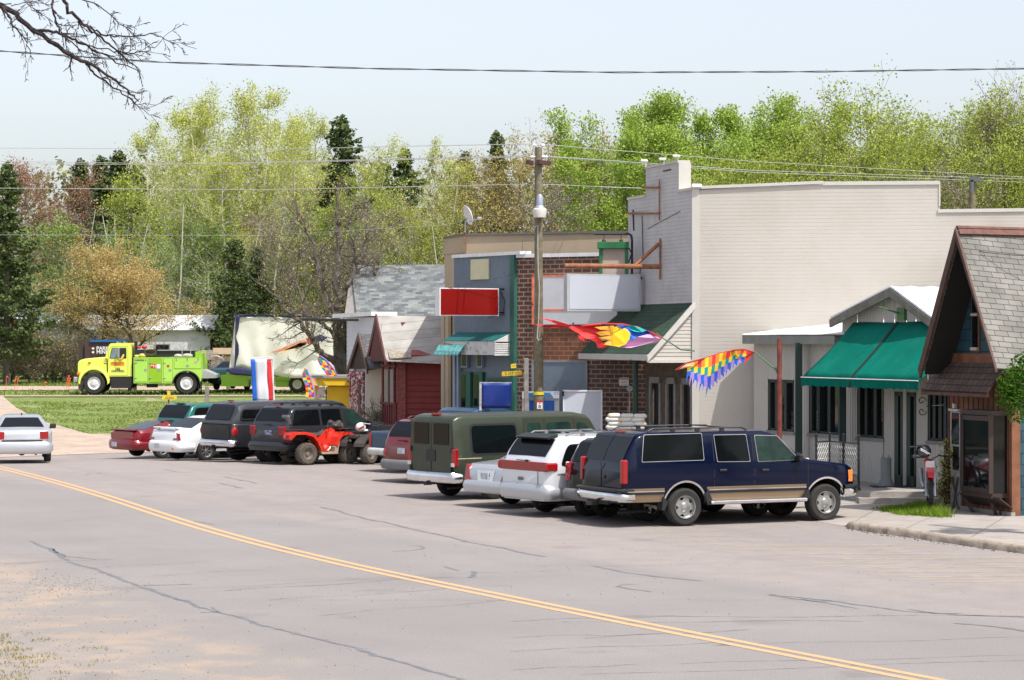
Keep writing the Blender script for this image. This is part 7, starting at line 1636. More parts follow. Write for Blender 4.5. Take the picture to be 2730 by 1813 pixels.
mb=MB(); kb(mb,1278,1020,1284,1095,69.7,.1); kb(mb,1278,1019,1364,1023,69.9,.1); solo('sheet_frame',mb,M('peeling_frame',(.4,.38,.38),.8,var=.4,vs=9),'peeling pale frame holding the left edge of the blue sheet','frame')
g=thing('bag_pallet','stack of pale and yellow filled bags on a pallet by the green canopy post','stack',tuple(V(1668,1165,66.8)))
BAGM=M('pale_printed_bag',(.6,.6,.58),.6,dirt=(.65,.42,.1),ds=4,dirtlo=.55,dirthi=.65)
rr=random.Random(3)
for j in range(6):
    for i in range(3):
        mb=MB(); c=V(1632+i*34+(j%2)*6,1160-j*10.3,66.8); mb.box(c,(.36+.02*rr.random(),.5,.13),bev=.05); mb.v=[v+Vector((0,0,.01*math.sin(v.x*20))) for v in mb.v]; o=part('bag',mb,BAGM,g,smooth=50)
mb=MB(); mb.box(V(1668,1167,66.8),(1.2,.7,.1)); part('pallet',mb,WOODG,g)
# railing on the porch with lattice
IR=M('black_iron',(.015,.02,.025),.5); DL=[(2176,57.35),(2212,57.9),(2289,56.5)]
g=thing('railing','black iron railing with pale lattice panels on the porch edge','railing',tuple(V(2230,1300,57.6)))
zt0=V(0,1183,56.5).z; zb0=V(0,1268,56.5).z
def xyp(px,D): q=XD(px,D); return Vector((q.x,q.y,0))
for px_,D_2 in DL+[(2249,57.2)]:
    q=xyp(px_,D_2); mb=MB(); mb.tube([q+UPZ*.37,q+UPZ*(zt0+.16)],.028,8); mb.ball(q+UPZ*(zt0+.18),.035,8,6); mb.tube([q+UPZ*.36,q+UPZ*.45],[.06,.03],8); part('post',mb,IR,g)
for (a,b) in((DL[0],DL[1]),(DL[1],DL[2])):
    A,B=xyp(*a),xyp(*b); mb=MB(); mb.tube([A+UPZ*zt0,B+UPZ*zt0],.018,6); mb.tube([A+UPZ*zb0,B+UPZ*zb0],.012,6); part('rail',mb,IR,g)
    mb=MB(); L_=(B-A).length; nx=int(L_/.055); nz=11
    for i in range(nx+1):
        mb.tube([A.lerp(B,i/nx)+UPZ*lerp(zb0,zt0,k/nz)+(B-A).normalized()*(.022*(-1)**(k+i)) for k in range(nz+1)],.009,4)
    for k in range(1,nz,2): mb.tube([A+UPZ*lerp(zb0,zt0,k/nz),B+UPZ*lerp(zb0,zt0,k/nz)],.008,4)
    part('lattice',mb,M('pale_lattice',(.5,.5,.47),.6),g)
q=XD(2362,57.9); mb=MB(); mb.lathe([(.001,.36),(.2,.36),(.19,.42),(.13,.55),(.13,1.0),(.135,1.02),(.13,1.04),(.001,1.05)],(q.x,q.y,0),'z',18); 
for k in range(4): mb.box((q.x+.1*math.cos(k*1.57+.7),q.y+.1*math.sin(k*1.57+.7),1.07),(.03,.03,.06))
solo('ash_bin',mb,M('grey_stone_bin',(.24,.26,.26),.7,var=.1),'slim grey ash bin beside the shop door on the porch','bin',smooth=45)
mb=MB(); q1_=BG_.px(2418,1302,.3); q2_=BG_.px(2443,1303,.3); mb.box((q1_+q2_)/2+Vector((-.2,0,.0)),(1.0,.6,.02)); mb.v=[Vector((v.x,v.y,.37+(v.z-((q1_+q2_)/2).z))) for v in mb.v]; solo('doormat',mb,BLACK,'flat black mat in front of the shop doors','mat')
mb=MB(); c=V(2472,1083,56.3)
for s_ in(1,-1): mb.tube([c+Vector((-.12+.1*math.cos(a*.6)*(1-a/14),0,s_*(.12+.1*math.sin(a*.6)*(1-a/14)))) for a in range(12)],.012,5)
mb.tube([c+Vector((-.02,0,.0)),c+Vector((.8,-.1,.05))],.012,5); solo('iron_scroll',mb,IR,'curled black iron bracket beside the shop windows near the cabin','bracket')
# wires loosely hung at cabin roof
mb=MB(); mb.tube([V(2560,665,52.8),V(2575,655,52.5),V(2590,660,52.5),V(2620,672,52.3),V(2700,680,52.2),V(2760,682,52.2)],.01,4); solo('roof_cable',mb,WIRED,'thin dark cable looping across the top of the cabin roof','cable')
# ---------- trees
BARK=M('dark_bark',(.09,.075,.06),.95,var=.3,vs=6,bump=.5); BARKW=M('pale_birch_bark',(.5,.48,.42),.85,var=.15,vs=3,dirt=(.08,.07,.06),ds=5,dirtlo=.6,dirthi=.7); BARKG=M('grey_brown_bark',(.16,.13,.11),.95,var=.3,vs=5)
LF={'aspen':Mleaf('pale_aspen_leaves',(.36,.41,.06),(.57,.6,.16)),'bright':Mleaf('bright_green_leaves',(.24,.38,.05),(.42,.52,.12)),'olive':Mleaf('yellow_green_leaves',(.27,.34,.05),(.46,.52,.12)),
 'ochre':Mleaf('ochre_spring_leaves',(.42,.3,.11),(.62,.48,.22)),'pine':Mleaf('pine_needles',(.06,.09,.035),(.15,.19,.075),trans=.1),'green':Mleaf('fresh_green_leaves',(.14,.23,.04),(.3,.38,.1)),
 'rust':Mleaf('rusty_buds',(.28,.13,.08),(.42,.26,.16)),'yolive':Mleaf('golden_olive_leaves',(.36,.29,.09),(.55,.46,.19)),'twig':Mleaf('grey_twigs',(.2,.17,.14),(.36,.31,.26),trans=.0),'deep':Mleaf('deep_green_leaves',(.03,.09,.01),(.1,.2,.03))}
def rot_about(v,ax,a): return Matrix.Rotation(a,3,ax)@v
def leafquads(mb,c,n,rad,size,rng,flat=.0):
    for _ in range(n):
        while True:
            o=Vector((rng.uniform(-1,1),rng.uniform(-1,1),rng.uniform(-1,1)))
            if o.length<1: break
        p=c+o*rad; a=Vector((rng.gauss(0,1),rng.gauss(0,1),rng.gauss(0,1))).normalized(); b=a.orthogonal().normalized(); b=rot_about(b,a,rng.uniform(0,6)); c2=a.cross(b); s=size*rng.uniform(.6,1.3)
        mb.add([p-b*s*.5,p+c2*s*.35,p+b*s*.5,p-c2*s*.35],[(0,1,2,3)])
TREES={}
def tree_mesh(kind,seed,H,spread,nleaf,lsize,trunkr,bark,leaf,clear=.25,multi=1,clump=.5,up=.55,shape=1.,lean=0.,sub=2):
    rng=random.Random(seed); tr=MB(); tips=[]
    def grow(p,d,L,r,lev):
        n=4 if lev<3 else 3; pts=[p]; rs=[r]
        for i in range(n):
            d=(d+Vector((rng.gauss(0,.16),rng.gauss(0,.16),rng.gauss(0,.1)+.06))).normalized(); p=p+d*(L/n); pts.append(p); rs.append(max(.006,r*(1-.75*(i+1)/n)))
            if lev<sub+1:
                for _ in range(2 if lev==1 else 1):
                    q=Vector((rng.gauss(0,1),rng.gauss(0,1),rng.gauss(.25,.6))).normalized(); grow(p,(d*.7+q*.75).normalized(),L*rng.uniform(.35,.6),rs[-1]*.6,lev+1)
            tips.append(p)
        tr.tube(pts,rs,4 if lev>1 else 5,cap=False)
    for m in range(multi):
        a=rng.uniform(0,6.28); d=Vector((math.cos(a)*.22*(multi>1)+lean,math.sin(a)*.22*(multi>1),1)).normalized(); n=9; p=Vector((math.cos(a)*.3*(multi>1),math.sin(a)*.3*(multi>1),-.3)); pts=[p]; rs=[trunkr]
        for i in range(n):
            d=(d+Vector((rng.gauss(0,.05),rng.gauss(0,.05),.04))).normalized(); p0=p; p=p+d*(H*.95/n); pts.append(p); rs.append(max(.015,trunkr*(1-.9*(i+1)/n))); fz=p.z/H
            if fz>clear:
                k=(fz-clear)/(1-clear); w=math.sin(math.pi*min(1,.2+.78*k))**.8*shape+(1-shape)*(1-k)*1.2+.12
                for _ in range(3):
                    an=rng.uniform(0,6.28); q=p0.lerp(p,rng.random()); grow(q,Vector((math.cos(an),math.sin(an),up*rng.uniform(.5,1.4))).normalized(),spread*w*rng.uniform(.6,1.1),rs[-1]*.55+.01,1)
        tips.append(p); tr.tube(pts,rs,8,cap=False)
    cr=MB(); per=max(1,int(nleaf/max(1,len(tips)))) 
    for t in tips:
        k=per if nleaf>=len(tips) else (1 if rng.random()<nleaf/len(tips) else 0)
        if k: leafquads(cr,t,max(0,int(rng.gauss(k,k*.4)+.5)),clump,lsize,rng)
    tm=mesh('trunk',tr,bark,recalc=False); cm=mesh('crown',cr,leaf,recalc=False) if cr.f else None
    zs=sorted(v.z for v in (cr.v or tr.v)); H=zs[int(len(zs)*.995)]
    TREES.setdefault(kind,[]).append((tm,cm,H)); return tm,cm
def pine_mesh(kind,seed,H,spread,nleaf,leaf=None,clear=.12,size=.32,irregular=.3):
    rng=random.Random(seed); tr=MB(); tr.tube([(0,0,-.3),(0,0,H*.5),(rng.gauss(0,.1),rng.gauss(0,.1),H)],[.24,.15,.02],8,cap=False); cr=MB(); z=H*clear; nb=0; br=[]
    while z<H*.98:
        k=(z/H-clear)/(1-clear); L=spread*((1-k)**.8)*rng.uniform(.55,1.35)+.25
        for _ in range(5):
            an=rng.uniform(0,6.28); d=Vector((math.cos(an),math.sin(an),rng.uniform(-.15,.45))); l=L*rng.uniform(.6,1.15); p=Vector((0,0,z)); q=p+d*l; q.z+=l*.15; tr.tube([p,p.lerp(q,.5)-UPZ*.03*l,q],[.04,.025,.01],4,cap=False); br.append((p,q,l))
        leafquads(cr,Vector((0,0,z)),int(nleaf/170),.3+.42*L,size,rng)
        z+=H*.03
    tot=sum(b[2] for b in br)
    for p,q,l in br:
        for _ in range(int(nleaf*l/tot/4)): t=rng.uniform(.25,1.05)**.7; leafquads(cr,p.lerp(q,t),4,.22+.15*l*(1-t),size,rng)
    leafquads(cr,Vector((0,0,H*.98)),30,.3,size,rng)
    tm=mesh('trunk',tr,BARK,recalc=False); cm=mesh('crown',cr,leaf or LF['pine'],recalc=False); TREES.setdefault(kind,[]).append((tm,cm,H))
for s_ in range(3):
    tree_mesh('aspen',10+s_,18,2.7,6500,.13,.16,BARKW,LF['aspen'],clear=(.3,.42,.5)[s_],clump=.42,up=1.1)
    tree_mesh('bright',20+s_,17,3.2,13000,.17,.18,BARKG,LF['bright'],clear=.22,clump=.5,up=1.0)
    tree_mesh('olive',30+s_,14,5.2,15000,.13,.25,BARK,LF['olive'],clear=.18,clump=.5,up=.7)
for s_ in range(2):
    tree_mesh('yolive',40+s_,14,4.6,11000,.13,.24,BARK,LF['yolive'],clear=.18,clump=.45,up=.8)
    tree_mesh('green',50+s_,11,3.2,9500,.14,.15,BARKW,LF['green'],clear=.15,clump=.45,up=.8)
    tree_mesh('rust',60+s_,14,3.4,7000,.12,.16,BARKG,LF['rust'],clear=.2,clump=.5,up=1.0)
    pine_mesh('pine',70+s_,17,2.8,14000,size=.24)
    tree_mesh('bare',80+s_,13,4.2,2600,.11,.2,BARKG,LF['twig'],clear=.2,clump=.35,up=.9,sub=3)
tree_mesh('ochre',91,9,4.4,20000,.12,.22,BARK,LF['ochre'],clear=.3,clump=.42,up=.65)
pine_mesh('spruce',95,9,2.2,9000,clear=.04,size=.18)
tree_mesh('birchgreen',96,11.,3.6,12000,.14,.14,BARKW,LF['green'],clear=.2,clump=.5,up=.7)
tree_mesh('mix',97,15,3.4,11000,.14,.18,BARKG,LF['olive'],clear=.12,clump=.5,up=.9)
TN_={'aspen':('aspen_tree','pale yellow-green aspen with thin white trunk in the left stand'),'bright':('poplar_tree','bright green poplar rising behind the cream-walled building'),'olive':('maple_tree','spreading yellow-green tree behind the right end of the cream wall'),'yolive':('oak_tree','golden olive tree behind the tan building and utility pole'),'green':('birch_tree','fresh green birch low in the left stand'),'rust':('budding_tree','rusty brown thinly budded tree at the far left of the wood'),'pine':('pine_tree','dark pine standing among the paler trees'),'bare':('bare_tree','leafless grey-brown tree in the middle of the wood'),'ochre':('oak_tree','low spreading ochre-leaved tree behind the fire truck'),'spruce':('spruce_tree','dark green spruce low behind the white banner'),'birchgreen':('birch_tree','leaning light green birch left of the ochre tree'),'mix':('young_tree','olive green filler tree in the lower wood')}
CNT={}
def plant(kind,px,ytop,D,label=None,wid=1.,group=None,nm=None):
    vs=TREES[kind]; i=CNT.get(kind,0); CNT[kind]=i+1; tm,cm,H=vs[i%len(vs)]
    p=XD(px,D); z0=tz(D); h=CAMZ-(ytop-CY)/F*D-z0; s=h/H
    n,l=TN_[kind]
    r=thing(nm or n,label or l,'tree',(p.x,D,z0),i*2.4,group if group else (None if label else l.split(' with')[0]+' group' if False else ('trees: '+l)[:60]))
    r.scale=(s*wid,s*wid,s)
    for nm_,me in(('trunk',tm),('crown',cm)):
        if me: o=bpy.data.objects.new(nm_,me); C.objects.link(o); o.parent=r
    return r
# left edge
plant('pine',18,428,134,'tall dark pine at the left edge of the photo, in front of the cream building',1.25); plant('pine',-40,470,140,'second dark pine half out of frame at the left edge',1.2)
plant('rust',112,425,168,wid=1.1); plant('rust',165,440,176); plant('rust',60,445,170); plant('pine',215,420,178,'dark pine left of the rounded one in the far left wood',1.1); plant('pine',315,398,172,'round-topped dark pine above the bare reddish tree',1.35); plant('pine',270,412,180,'dark pine touching the round-topped one on its left',1.2); plant('pine',365,430,182,'dark pine half hidden by the first aspens',1.1)
plant('bare',275,560,158,'reddish-grey bare tree fanning out above the ochre tree',1.3); plant('pine',60,600,160,'shorter dark pine right of the edge pine',1.2); plant('pine',110,560,186,'dim pine deep in the wood below the rusty trees',1.4)
plant('birchgreen',175,575,146,wid=1.4); plant('ochre',265,632,141,wid=1.0); plant('ochre',372,700,140.3,'smaller ochre-leaved tree just right of the main ochre tree, behind the truck bed',1.35); plant('green',120,700,150,'low green bushy tree between pine and ochre tree',1.2)
for x,y,D in((400,330,165),(450,290,162),(505,330,170),(560,262,160),(615,232,158),(655,240,166),(705,225,160),(745,300,168),(800,330,158),(850,300,164),(880,340,170),(975,370,168),(930,420,160),(590,300,175),(690,300,178),(480,400,150),(640,420,150),(770,430,152)): plant('aspen',x,y,D)
for x,y,D,w,l in((908,303,158,1.25,'pointed dark pine standing taller than its neighbours above the bare tree'),(560,430,184,1.2,'dark pine glimpsed through the middle aspens'),(700,430,186,1.2,'dark pine glimpsed behind the tallest aspens'),(1080,392,172,1.1,'straight dark pine left of the tan building roof'),(1020,430,180,1.,'slim dark pine next to the straight one'),(1240,400,186,1.,'dark pine top behind the dish and golden tree'),(1325,345,182,.9,'dark pine poking up left of the golden tree'),(1545,372,186,.7,'dark pine tip between golden and bright green trees'),(2190,460,188,1.,'dark pine showing between the green crowns above the cream wall')): plant('pine',x,y,D,l,w)
for x,y,D in((1140,370,166),(1180,430,160),(1110,520,150)): plant('aspen',x,y,D)
plant('spruce',625,640,143,wid=1.1); plant('spruce',690,660,146,'second low dark spruce, right of the first behind the banner',1.0); plant('pine',590,520,160,'dark pine among birches above the fire truck box',.9)
for x,y,D,w in((470,520,152,1.1),(540,600,148,1.2),(600,560,150,1.),(800,560,150,1.2),(1000,600,150,1.1),(420,640,146,1.)): plant('green',x,y,D,wid=w)
for x,y,D,w in((880,520,150,1.),(960,560,152,1.1),(1050,480,158,1.1),(740,600,148,1.1),(1150,560,150,1.1),(380,480,158,1.2),(500,480,165,1.2),(680,520,160,1.2),(840,450,166,1.1)): plant('mix',x,y,D,wid=w)
plant('yolive',700,560,155,'orange-tinged tree in the middle of the left wood',.9); plant('yolive',1390,350,150,wid=1.); plant('yolive',1480,352,146,wid=1.1); plant('yolive',1300,440,152,wid=1.); plant('yolive',1540,430,150,wid=.9); plant('yolive',1220,460,160)
plant('bare',1500,480,138,'dark-limbed bare tree right of the utility pole',1.1); plant('bare',970,500,138,'grey leafless tree left of the shingled house roof',1.2); plant('bare',840,540,142,'grey leafless tree above the white banner',1.1)
for x,y,D in((1590,310,150),(1690,250,146),(1640,300,152),(1745,270,150),(1800,275,145),(1870,290,148),(1930,265,150),(1990,290,146),(2050,265,150),(2105,275,147),(1850,340,140),(1700,350,140),(1960,360,140),(2110,340,142),(1580,380,140),(2160,330,150)): plant('bright',x,y,D)
for x,y,D,w in((2200,290,140,1.),(2330,225,132,1.1),(2260,330,128,1.),(2420,290,136,1.1),(2500,330,125,1.),(2560,270,134,1.1),(2640,270,130,1.),(2720,225,128,1.1),(2780,300,126,1.),(2380,380,122,.9),(2680,350,122,.9),(2120,400,130,.9),(2000,420,132,1.),(1880,430,132,1.)): plant('olive',x,y,D,wid=w)
plant('bare',2635,195,128,'bare twiggy crown rising above the right-hand treetops',.7); plant('bare',2560,430,118,'dark-limbed tree behind the distant utility pole',1.1)
# shrubs at left by the grass
tree_mesh('shrub',140,3.2,2.0,3400,.09,.04,BARKG,LF['aspen'],clear=.05,clump=.35,up=.8,multi=4); tree_mesh('shrub',141,3.2,2.0,3000,.09,.04,BARKG,LF['yolive'],clear=.05,clump=.35,up=.8,multi=4)
for k,(x,y,D,w,l) in enumerate(((30,900,141,1.1,'brownish shrub under the edge pine'),(95,880,139,1.2,'golden-green shrub left of the park sign, first of the row'),(145,870,140,1.2,'tall olive shrub in the middle of the hedge row'),(195,900,139,1.1,'loose yellow shrub beside the fire truck nose'),(470,880,145,1.,'yellow-green bush rising behind the fire truck cab roof'),(540,890,146,1.1,'bush behind the rear of the fire truck'),(510,800,148,1.1,'tall loose bush behind the fire truck box'))):
    tm,cm,H=TREES['shrub'][k%2]; p=XD(x,D); h=CAMZ-(y-CY)/F*D-tz(D); r=thing('shrub',l,'shrub',(p.x,D,tz(D)),k*1.7); s=h/H; r.scale=(s*w*1.2,s*w*1.2,s)
    for nm_,me in(('stems',tm),('foliage',cm)): o=bpy.data.objects.new(nm_,me); C.objects.link(o); o.parent=r
# cabin shrub
tm,cm=tree_mesh('cshrub',150,1.75,.32,2600,.06,.01,M('red_brown_stems',(.16,.08,.05),.9),LF['aspen'],clear=.1,clump=.22,up=.9,multi=4); p=XD(2492,54.6); r=thing('shrub','twiggy shrub with small yellow-green leaves against the cabin corner','shrub',(p.x,54.6,.1),0)
for nm_,me in(('stems',tm),('foliage',cm)): o=bpy.data.objects.new(nm_,me); C.objects.link(o); o.parent=r
tm,cm=tree_mesh('wshrub',151,1.3,.45,200,.08,.02,BARKG,LF['green'],clear=.2,clump=.15,up=.8,multi=3); p=XD(1000,85.5); r=thing('shrub','sparse green sapling against the cream side wall of the little gabled shop','shrub',(p.x,85.5,.0),0)
r.scale=(1,1,1.3)
for nm_,me in(('stems',tm),('foliage',cm)): o=bpy.data.objects.new(nm_,me); C.objects.link(o); o.parent=r
# right-edge tree close to the cabin
rng=random.Random(5); tr=MB(); cr=MB(); bx=XD(2850,46.5)
tr.tube([(bx.x,46.5,-.1),(bx.x-.1,46.5,2.5),(bx.x+.1,46.7,6)],[.2,.15,.07],8)
for (x,y,D) in((2700,1020,46),(2725,985,46.2),(2690,1060,46),(2720,1090,46.1),(2760,960,46.4),(2770,1050,46),(2800,1000,46.8),(2790,900,46.6),(2840,930,46.5),(2900,960,46.5),(2740,1035,46.4)):
    c=V(x,y,D); tr.tube([(bx.x-.08,46.5,2.2),(Vector((bx.x,46.5,2.6)).lerp(c,.5)+UPZ*.15),c],[.06,.035,.012],5)
    leafquads(cr,c,260,.3,.075,rng); leafquads(cr,c+Vector((rng.uniform(-.2,.2),0,rng.uniform(-.25,.25))),160,.22,.075,rng)
r=thing('young_tree','leafy green tree reaching in from the right edge in front of the cabin','tree',(bx.x,46.5,0)); part('trunk',tr,BARKG,r,recalc=False); part('crown',cr,LF['deep'],r,recalc=False)
# overhanging branch from upper left: tree stands left of the frame
rng=random.Random(11); tb=MB(); D0=17.
tb.tube([(-6.5,D0,-.1),(-6.4,D0,4),(-6.0,D0,7.2),(-5.6,D0,9)],[.3,.24,.18,.08],10)
def pxbranch(pts,r0,r1,depth=0,seed=0):
    P=[V(x,y,D0+dz) for x,y,dz in pts]; k=len(P); 
    # resample with jitter
    out=[];rs=[]
    for a,b in zip(P,P[1:]):
        for i in range(5): t=i/5; out.append(a.lerp(b,t)+Vector((rng.gauss(0,.006),rng.gauss(0,.02),rng.gauss(0,.006))))
    out.append(P[-1]); n=len(out); rs=[lerp(r0,r1,i/(n-1)) for i in range(n)]; tb.tube(out,rs,6); return out,rs
def twigs(out,rs,n,L,lev=0):
    for _ in range(n):
        i=rng.randint(len(out)//5,len(out)-2); p=out[i]; d=(out[i+1]-out[i]).normalized(); q=Vector((rng.gauss(0,.5),rng.gauss(0,.5),rng.gauss(0,.6))); d=(d+q*.75).normalized(); pts=[p]; l=L*rng.uniform(.4,1.1)
        for k in range(6): d=(d+Vector((rng.gauss(0,.16),rng.gauss(0,.16),rng.gauss(-.02,.16)))).normalized(); pts.append(pts[-1]+d*l/6)
        r=min(rs[i]*.6,.008); r_=[max(.0018,r*(1-k/7)) for k in range(7)]; tb.tube(pts,r_,4)
        if lev<2: twigs(pts,r_,3 if lev==0 else 2,l*.5,lev+1)
main,mr=pxbranch([(-360,-220,0),(-120,-80,0),(0,10,0),(90,80,.1),(190,150,.2),(235,170,.3),(270,190,.3),(330,232,.4),(370,270,.4)],.026,.005)
tb.tube([(-6.05,D0,6.9),main[0]],[.12,.05],8)
subs=[([(90,80,.1),(150,85,.2),(200,110,.3),(250,135,.5),(310,165,.6),(370,190,.7)],.016,.003),([(165,-20,0),(175,20,0),(215,60,.2),(242,80,.3),(290,115,.4),(330,150,.5),(375,190,.6)],.02,.003),([(135,-20,0),(142,40,0),(160,85,0),(210,130,.1),(262,150,.2)],.012,.003),([(10,20,0),(30,60,-.2),(60,95,-.2),(80,142,-.3)],.012,.003),([(242,75,.3),(280,95,.4),(340,100,.5),(400,92,.6),(440,105,.7),(475,118,.7)],.010,.002),([(230,170,.3),(250,195,.3),(300,230,.4),(350,265,.4),(365,280,.4),(398,306,.5)],.012,.002),([(175,-10,0),(260,10,.3),(330,70,.4),(370,110,.5)],.007,.002),([(200,110,.2),(260,130,.3),(330,140,.4),(390,140,.4),(430,110,.4)],.008,.002),([(0,8,0),(35,15,0),(70,5,0),(92,28,0)],.006,.002)]
twigs(main,mr,14,.22)
for pts,r0,r1 in subs:
    r0*=.75; o_,rs_=pxbranch(pts,r0,r1); twigs(o_,rs_,12,.2)
solo('overhanging_tree',tb,M('near_black_bark',(.035,.025,.025),.9),'bare dark tree reaching its branches into the upper left of the sky','tree',recalc=False)
# gnarled tree by the kiosk
def limb(mb,pts,r0,r1,D,rng,tw,L,minr=.006):
    P=[V(x,y,D+dz) for x,y,dz in pts]; out=[]
    for a,b in zip(P,P[1:]):
        for i in range(4): out.append(a.lerp(b,i/4)+Vector((rng.gauss(0,.04),rng.gauss(0,.06),rng.gauss(0,.04))))
    out.append(P[-1]); n=len(out); rs=[lerp(r0,r1,i/(n-1)) for i in range(n)]; mb.tube(out,rs,7)
    def tw_(o,rr,n,L,lev):
        for _ in range(n):
            i=rng.randint(len(o)//5,len(o)-2); p=o[i]; d=(o[i+1]-o[i]).normalized(); d=(d*.6+Vector((rng.gauss(0,.7),rng.gauss(0,.7),rng.gauss(.1,.6)))).normalized(); q=[p]; l=L*rng.uniform(.4,1.15)
            for k in range(5): d=(d+Vector((rng.gauss(0,.25),rng.gauss(0,.25),rng.gauss(.03,.22)))).normalized(); q.append(q[-1]+d*l/5)
            r=min(rr[i]*.55,.03/(lev+1)); r_=[max(minr,r*(1-k/6)) for k in range(6)]; mb.tube(q,r_,4,cap=False); ends.extend(q[2:])
            if lev<2: tw_(q,r_,4,l*.5,lev+1)
    tw_(out,rs,tw,L,0)
rng=random.Random(21); mb=MB(); ends=[]
for pts,r0,r1,tw in(([(913,1035,0),(912,985,0),(905,930,0),(900,880,0),(898,840,0),(905,790,0),(898,720,0),(903,640,0),(895,570,0),(900,490,0)],.3,.02,26),([(926,1035,.2),(928,980,.2),(922,900,.2),(925,840,.3),(935,770,.5),(950,700,.5),(975,640,.8),(985,560,1)],.24,.02,20),
    ([(912,1000,0),(890,962,-.3),(860,935,-.5),(830,900,-.7),(800,862,-.8),(760,825,-1),(745,800,-1),(715,775,-1)],.17,.03,24),([(905,930,0),(880,880,-.5),(845,850,-.6),(800,850,-.7),(770,850,-.8)],.09,.02,12),([(899,850,0),(870,790,.3),(850,720,.5),(835,640,.6),(800,590,.5),(790,520,.5)],.13,.02,22),([(903,800,0),(940,740,0),(945,660,-.2),(930,600,-.2),(945,530,-.3)],.1,.015,16),([(850,720,.5),(820,690,.2),(780,670,0),(735,640,0),(700,655,0)],.06,.012,12),([(925,840,.3),(960,800,.4),(990,750,.4),(1010,700,.4),(1020,620,.4)],.07,.012,12)):
    limb(mb,pts,r0,r1,97,rng,tw,1.7)
r=thing('bare_tree','gnarled nearly leafless tree with forked dark trunk beside the white banner','tree',tuple(V(915,1040,97)),0)
part('trunk',mb,M('gnarled_bark',(.12,.1,.085),.95,var=.3,vs=4),r,recalc=False)
cr=MB()
for e in ends:
    if rng.random()<.14: leafquads(cr,e,1,.12,.08,rng)
part('crown',cr,LF['yolive'],r,recalc=False)
# far wood as a mass
rng=random.Random(2); mb=MB(); 
for k in range(42000):
    px_=rng.uniform(-250,2950); D=rng.uniform(186,205); 
    ytop=interp([(-250,470),(60,470),(300,450),(500,420),(900,430),(1300,440),(1600,420),(2700,420)],px_)+25*math.sin(px_*.03)+15*math.sin(px_*.11)
    y=ytop+(1000-ytop)*rng.random()**.9; c=V(px_,y,D); leafquads(mb,c,1,.6,.5,rng)
o=struct('far_wood',mb,Mleaf('far_wood_leaves',(.12,.13,.05),(.32,.3,.14),scale=.12,trans=.2),'stuff',recalc=False); tag(o,'far wood filling the gaps behind the nearer trees','woodland')
mb=MB()
for k in range(150):
    px_=rng.uniform(-200,2900); D=rng.uniform(140,186); D=rng.uniform(146,180); q=XD(px_,D); h=rng.uniform(7,12.5); mb.tube([(q.x,D,1),(q.x+rng.gauss(0,.4),D,h*.6),(q.x+rng.gauss(0,.7),D,h)],[.07,.05,.02],5)
o=struct('far_trunks',mb,BARKW,'stuff',recalc=False); tag(o,'pale thin trunks crowded through the far wood','trunks')

for k,(x,y,kd,h) in enumerate(((-24,12,'olive',11),(-27,24,'bright',13),(-30,36,'olive',12),(-29,2,'yolive',12),(22,-12,'olive',13),(32,-4,'bright',14),(12,-20,'olive',12),(44,6,'olive',13),(0,-26,'yolive',13),(38,-18,'bright',15),(56,16,'olive',14),(-14,-18,'olive',12),(50,-10,'yolive',14),(36,27,'olive',17),(44,35,'bright',18),(41,19,'olive',18),(31,20,'bright',16),(52,28,'olive',19))):  # unseen trees added around the camera so the glass reflects dark foliage
    tm,cm,H=TREES[kd][k%2]; r=thing('reflection_tree','leafy tree added out of view, there only to be reflected in the glass','tree',(x,y,0),k,'trees added out of view for reflections'); r.scale=(h/H,)*3
    for nm_,me in(('trunk',tm),('crown',cm)): o=bpy.data.objects.new(nm_,me); C.objects.link(o); o.parent=r
# ---------- setting
def nodes_ground(name,build):
    m,nt,b=_nt(name); build(nt,b,nt.links); MATS[name]=m; return m
def noise(nt,vec,scale,detail=6,rough=.55,dist=0.):
    n=N(nt,'ShaderNodeTexNoise'); n.inputs['Scale'].default_value=scale; n.inputs['Detail'].default_value=detail; n.inputs['Roughness'].default_value=rough; n.inputs['Distortion'].default_value=dist; nt.links.new(vec,n.inputs['Vector']); return n.outputs[0]
def mrange(nt,v,a,b,c=0.,d=1.):
    n=N(nt,'ShaderNodeMapRange'); n.interpolation_type='SMOOTHSTEP'
    for i,x in enumerate((a,b,c,d)): n.inputs[i+1].default_value=x
    nt.links.new(v,n.inputs[0]); return n.outputs[0]
def mixc(nt,f,a,b):
    n=N(nt,'ShaderNodeMix',data_type='RGBA'); L=nt.links
    if isinstance(f,float): n.inputs[0].default_value=f
    else: L.new(f,n.inputs[0])
    for i,x in((6,a),(7,b)):
        if isinstance(x,tuple): n.inputs[i].default_value=(*x,1)
        else: L.new(x,n.inputs[i])
    return n.outputs[2]
def math_(nt,op,a,b=None,c=None):
    n=N(nt,'ShaderNodeMath',operation=op)
    for i,x in enumerate((a,b,c)):
        if x is None: continue
        if isinstance(x,(int,float)): n.inputs[i].default_value=x
        else: nt.links.new(x,n.inputs[i])
    return n.outputs[0]
def wpos(nt):
    g=N(nt,'ShaderNodeNewGeometry'); s=N(nt,'ShaderNodeSeparateXYZ'); nt.links.new(g.outputs['Position'],s.inputs[0]); return g.outputs['Position'],s.outputs[0],s.outputs[1]
def linedist(nt,X,Y,p,q,amp,vec,sc=.5):
    """signed metres right of the line p->q"""
    d=(q-p).normalized(); n=Vector((d.y,-d.x)); a=math_(nt,'MULTIPLY_ADD',X,n.x,-n.dot(p)); b=math_(nt,'MULTIPLY_ADD',Y,n.y,a)
    nz=noise(nt,vec,sc,5); return math_(nt,'MULTIPLY_ADD',math_(nt,'SUBTRACT',nz,.5),amp,b)
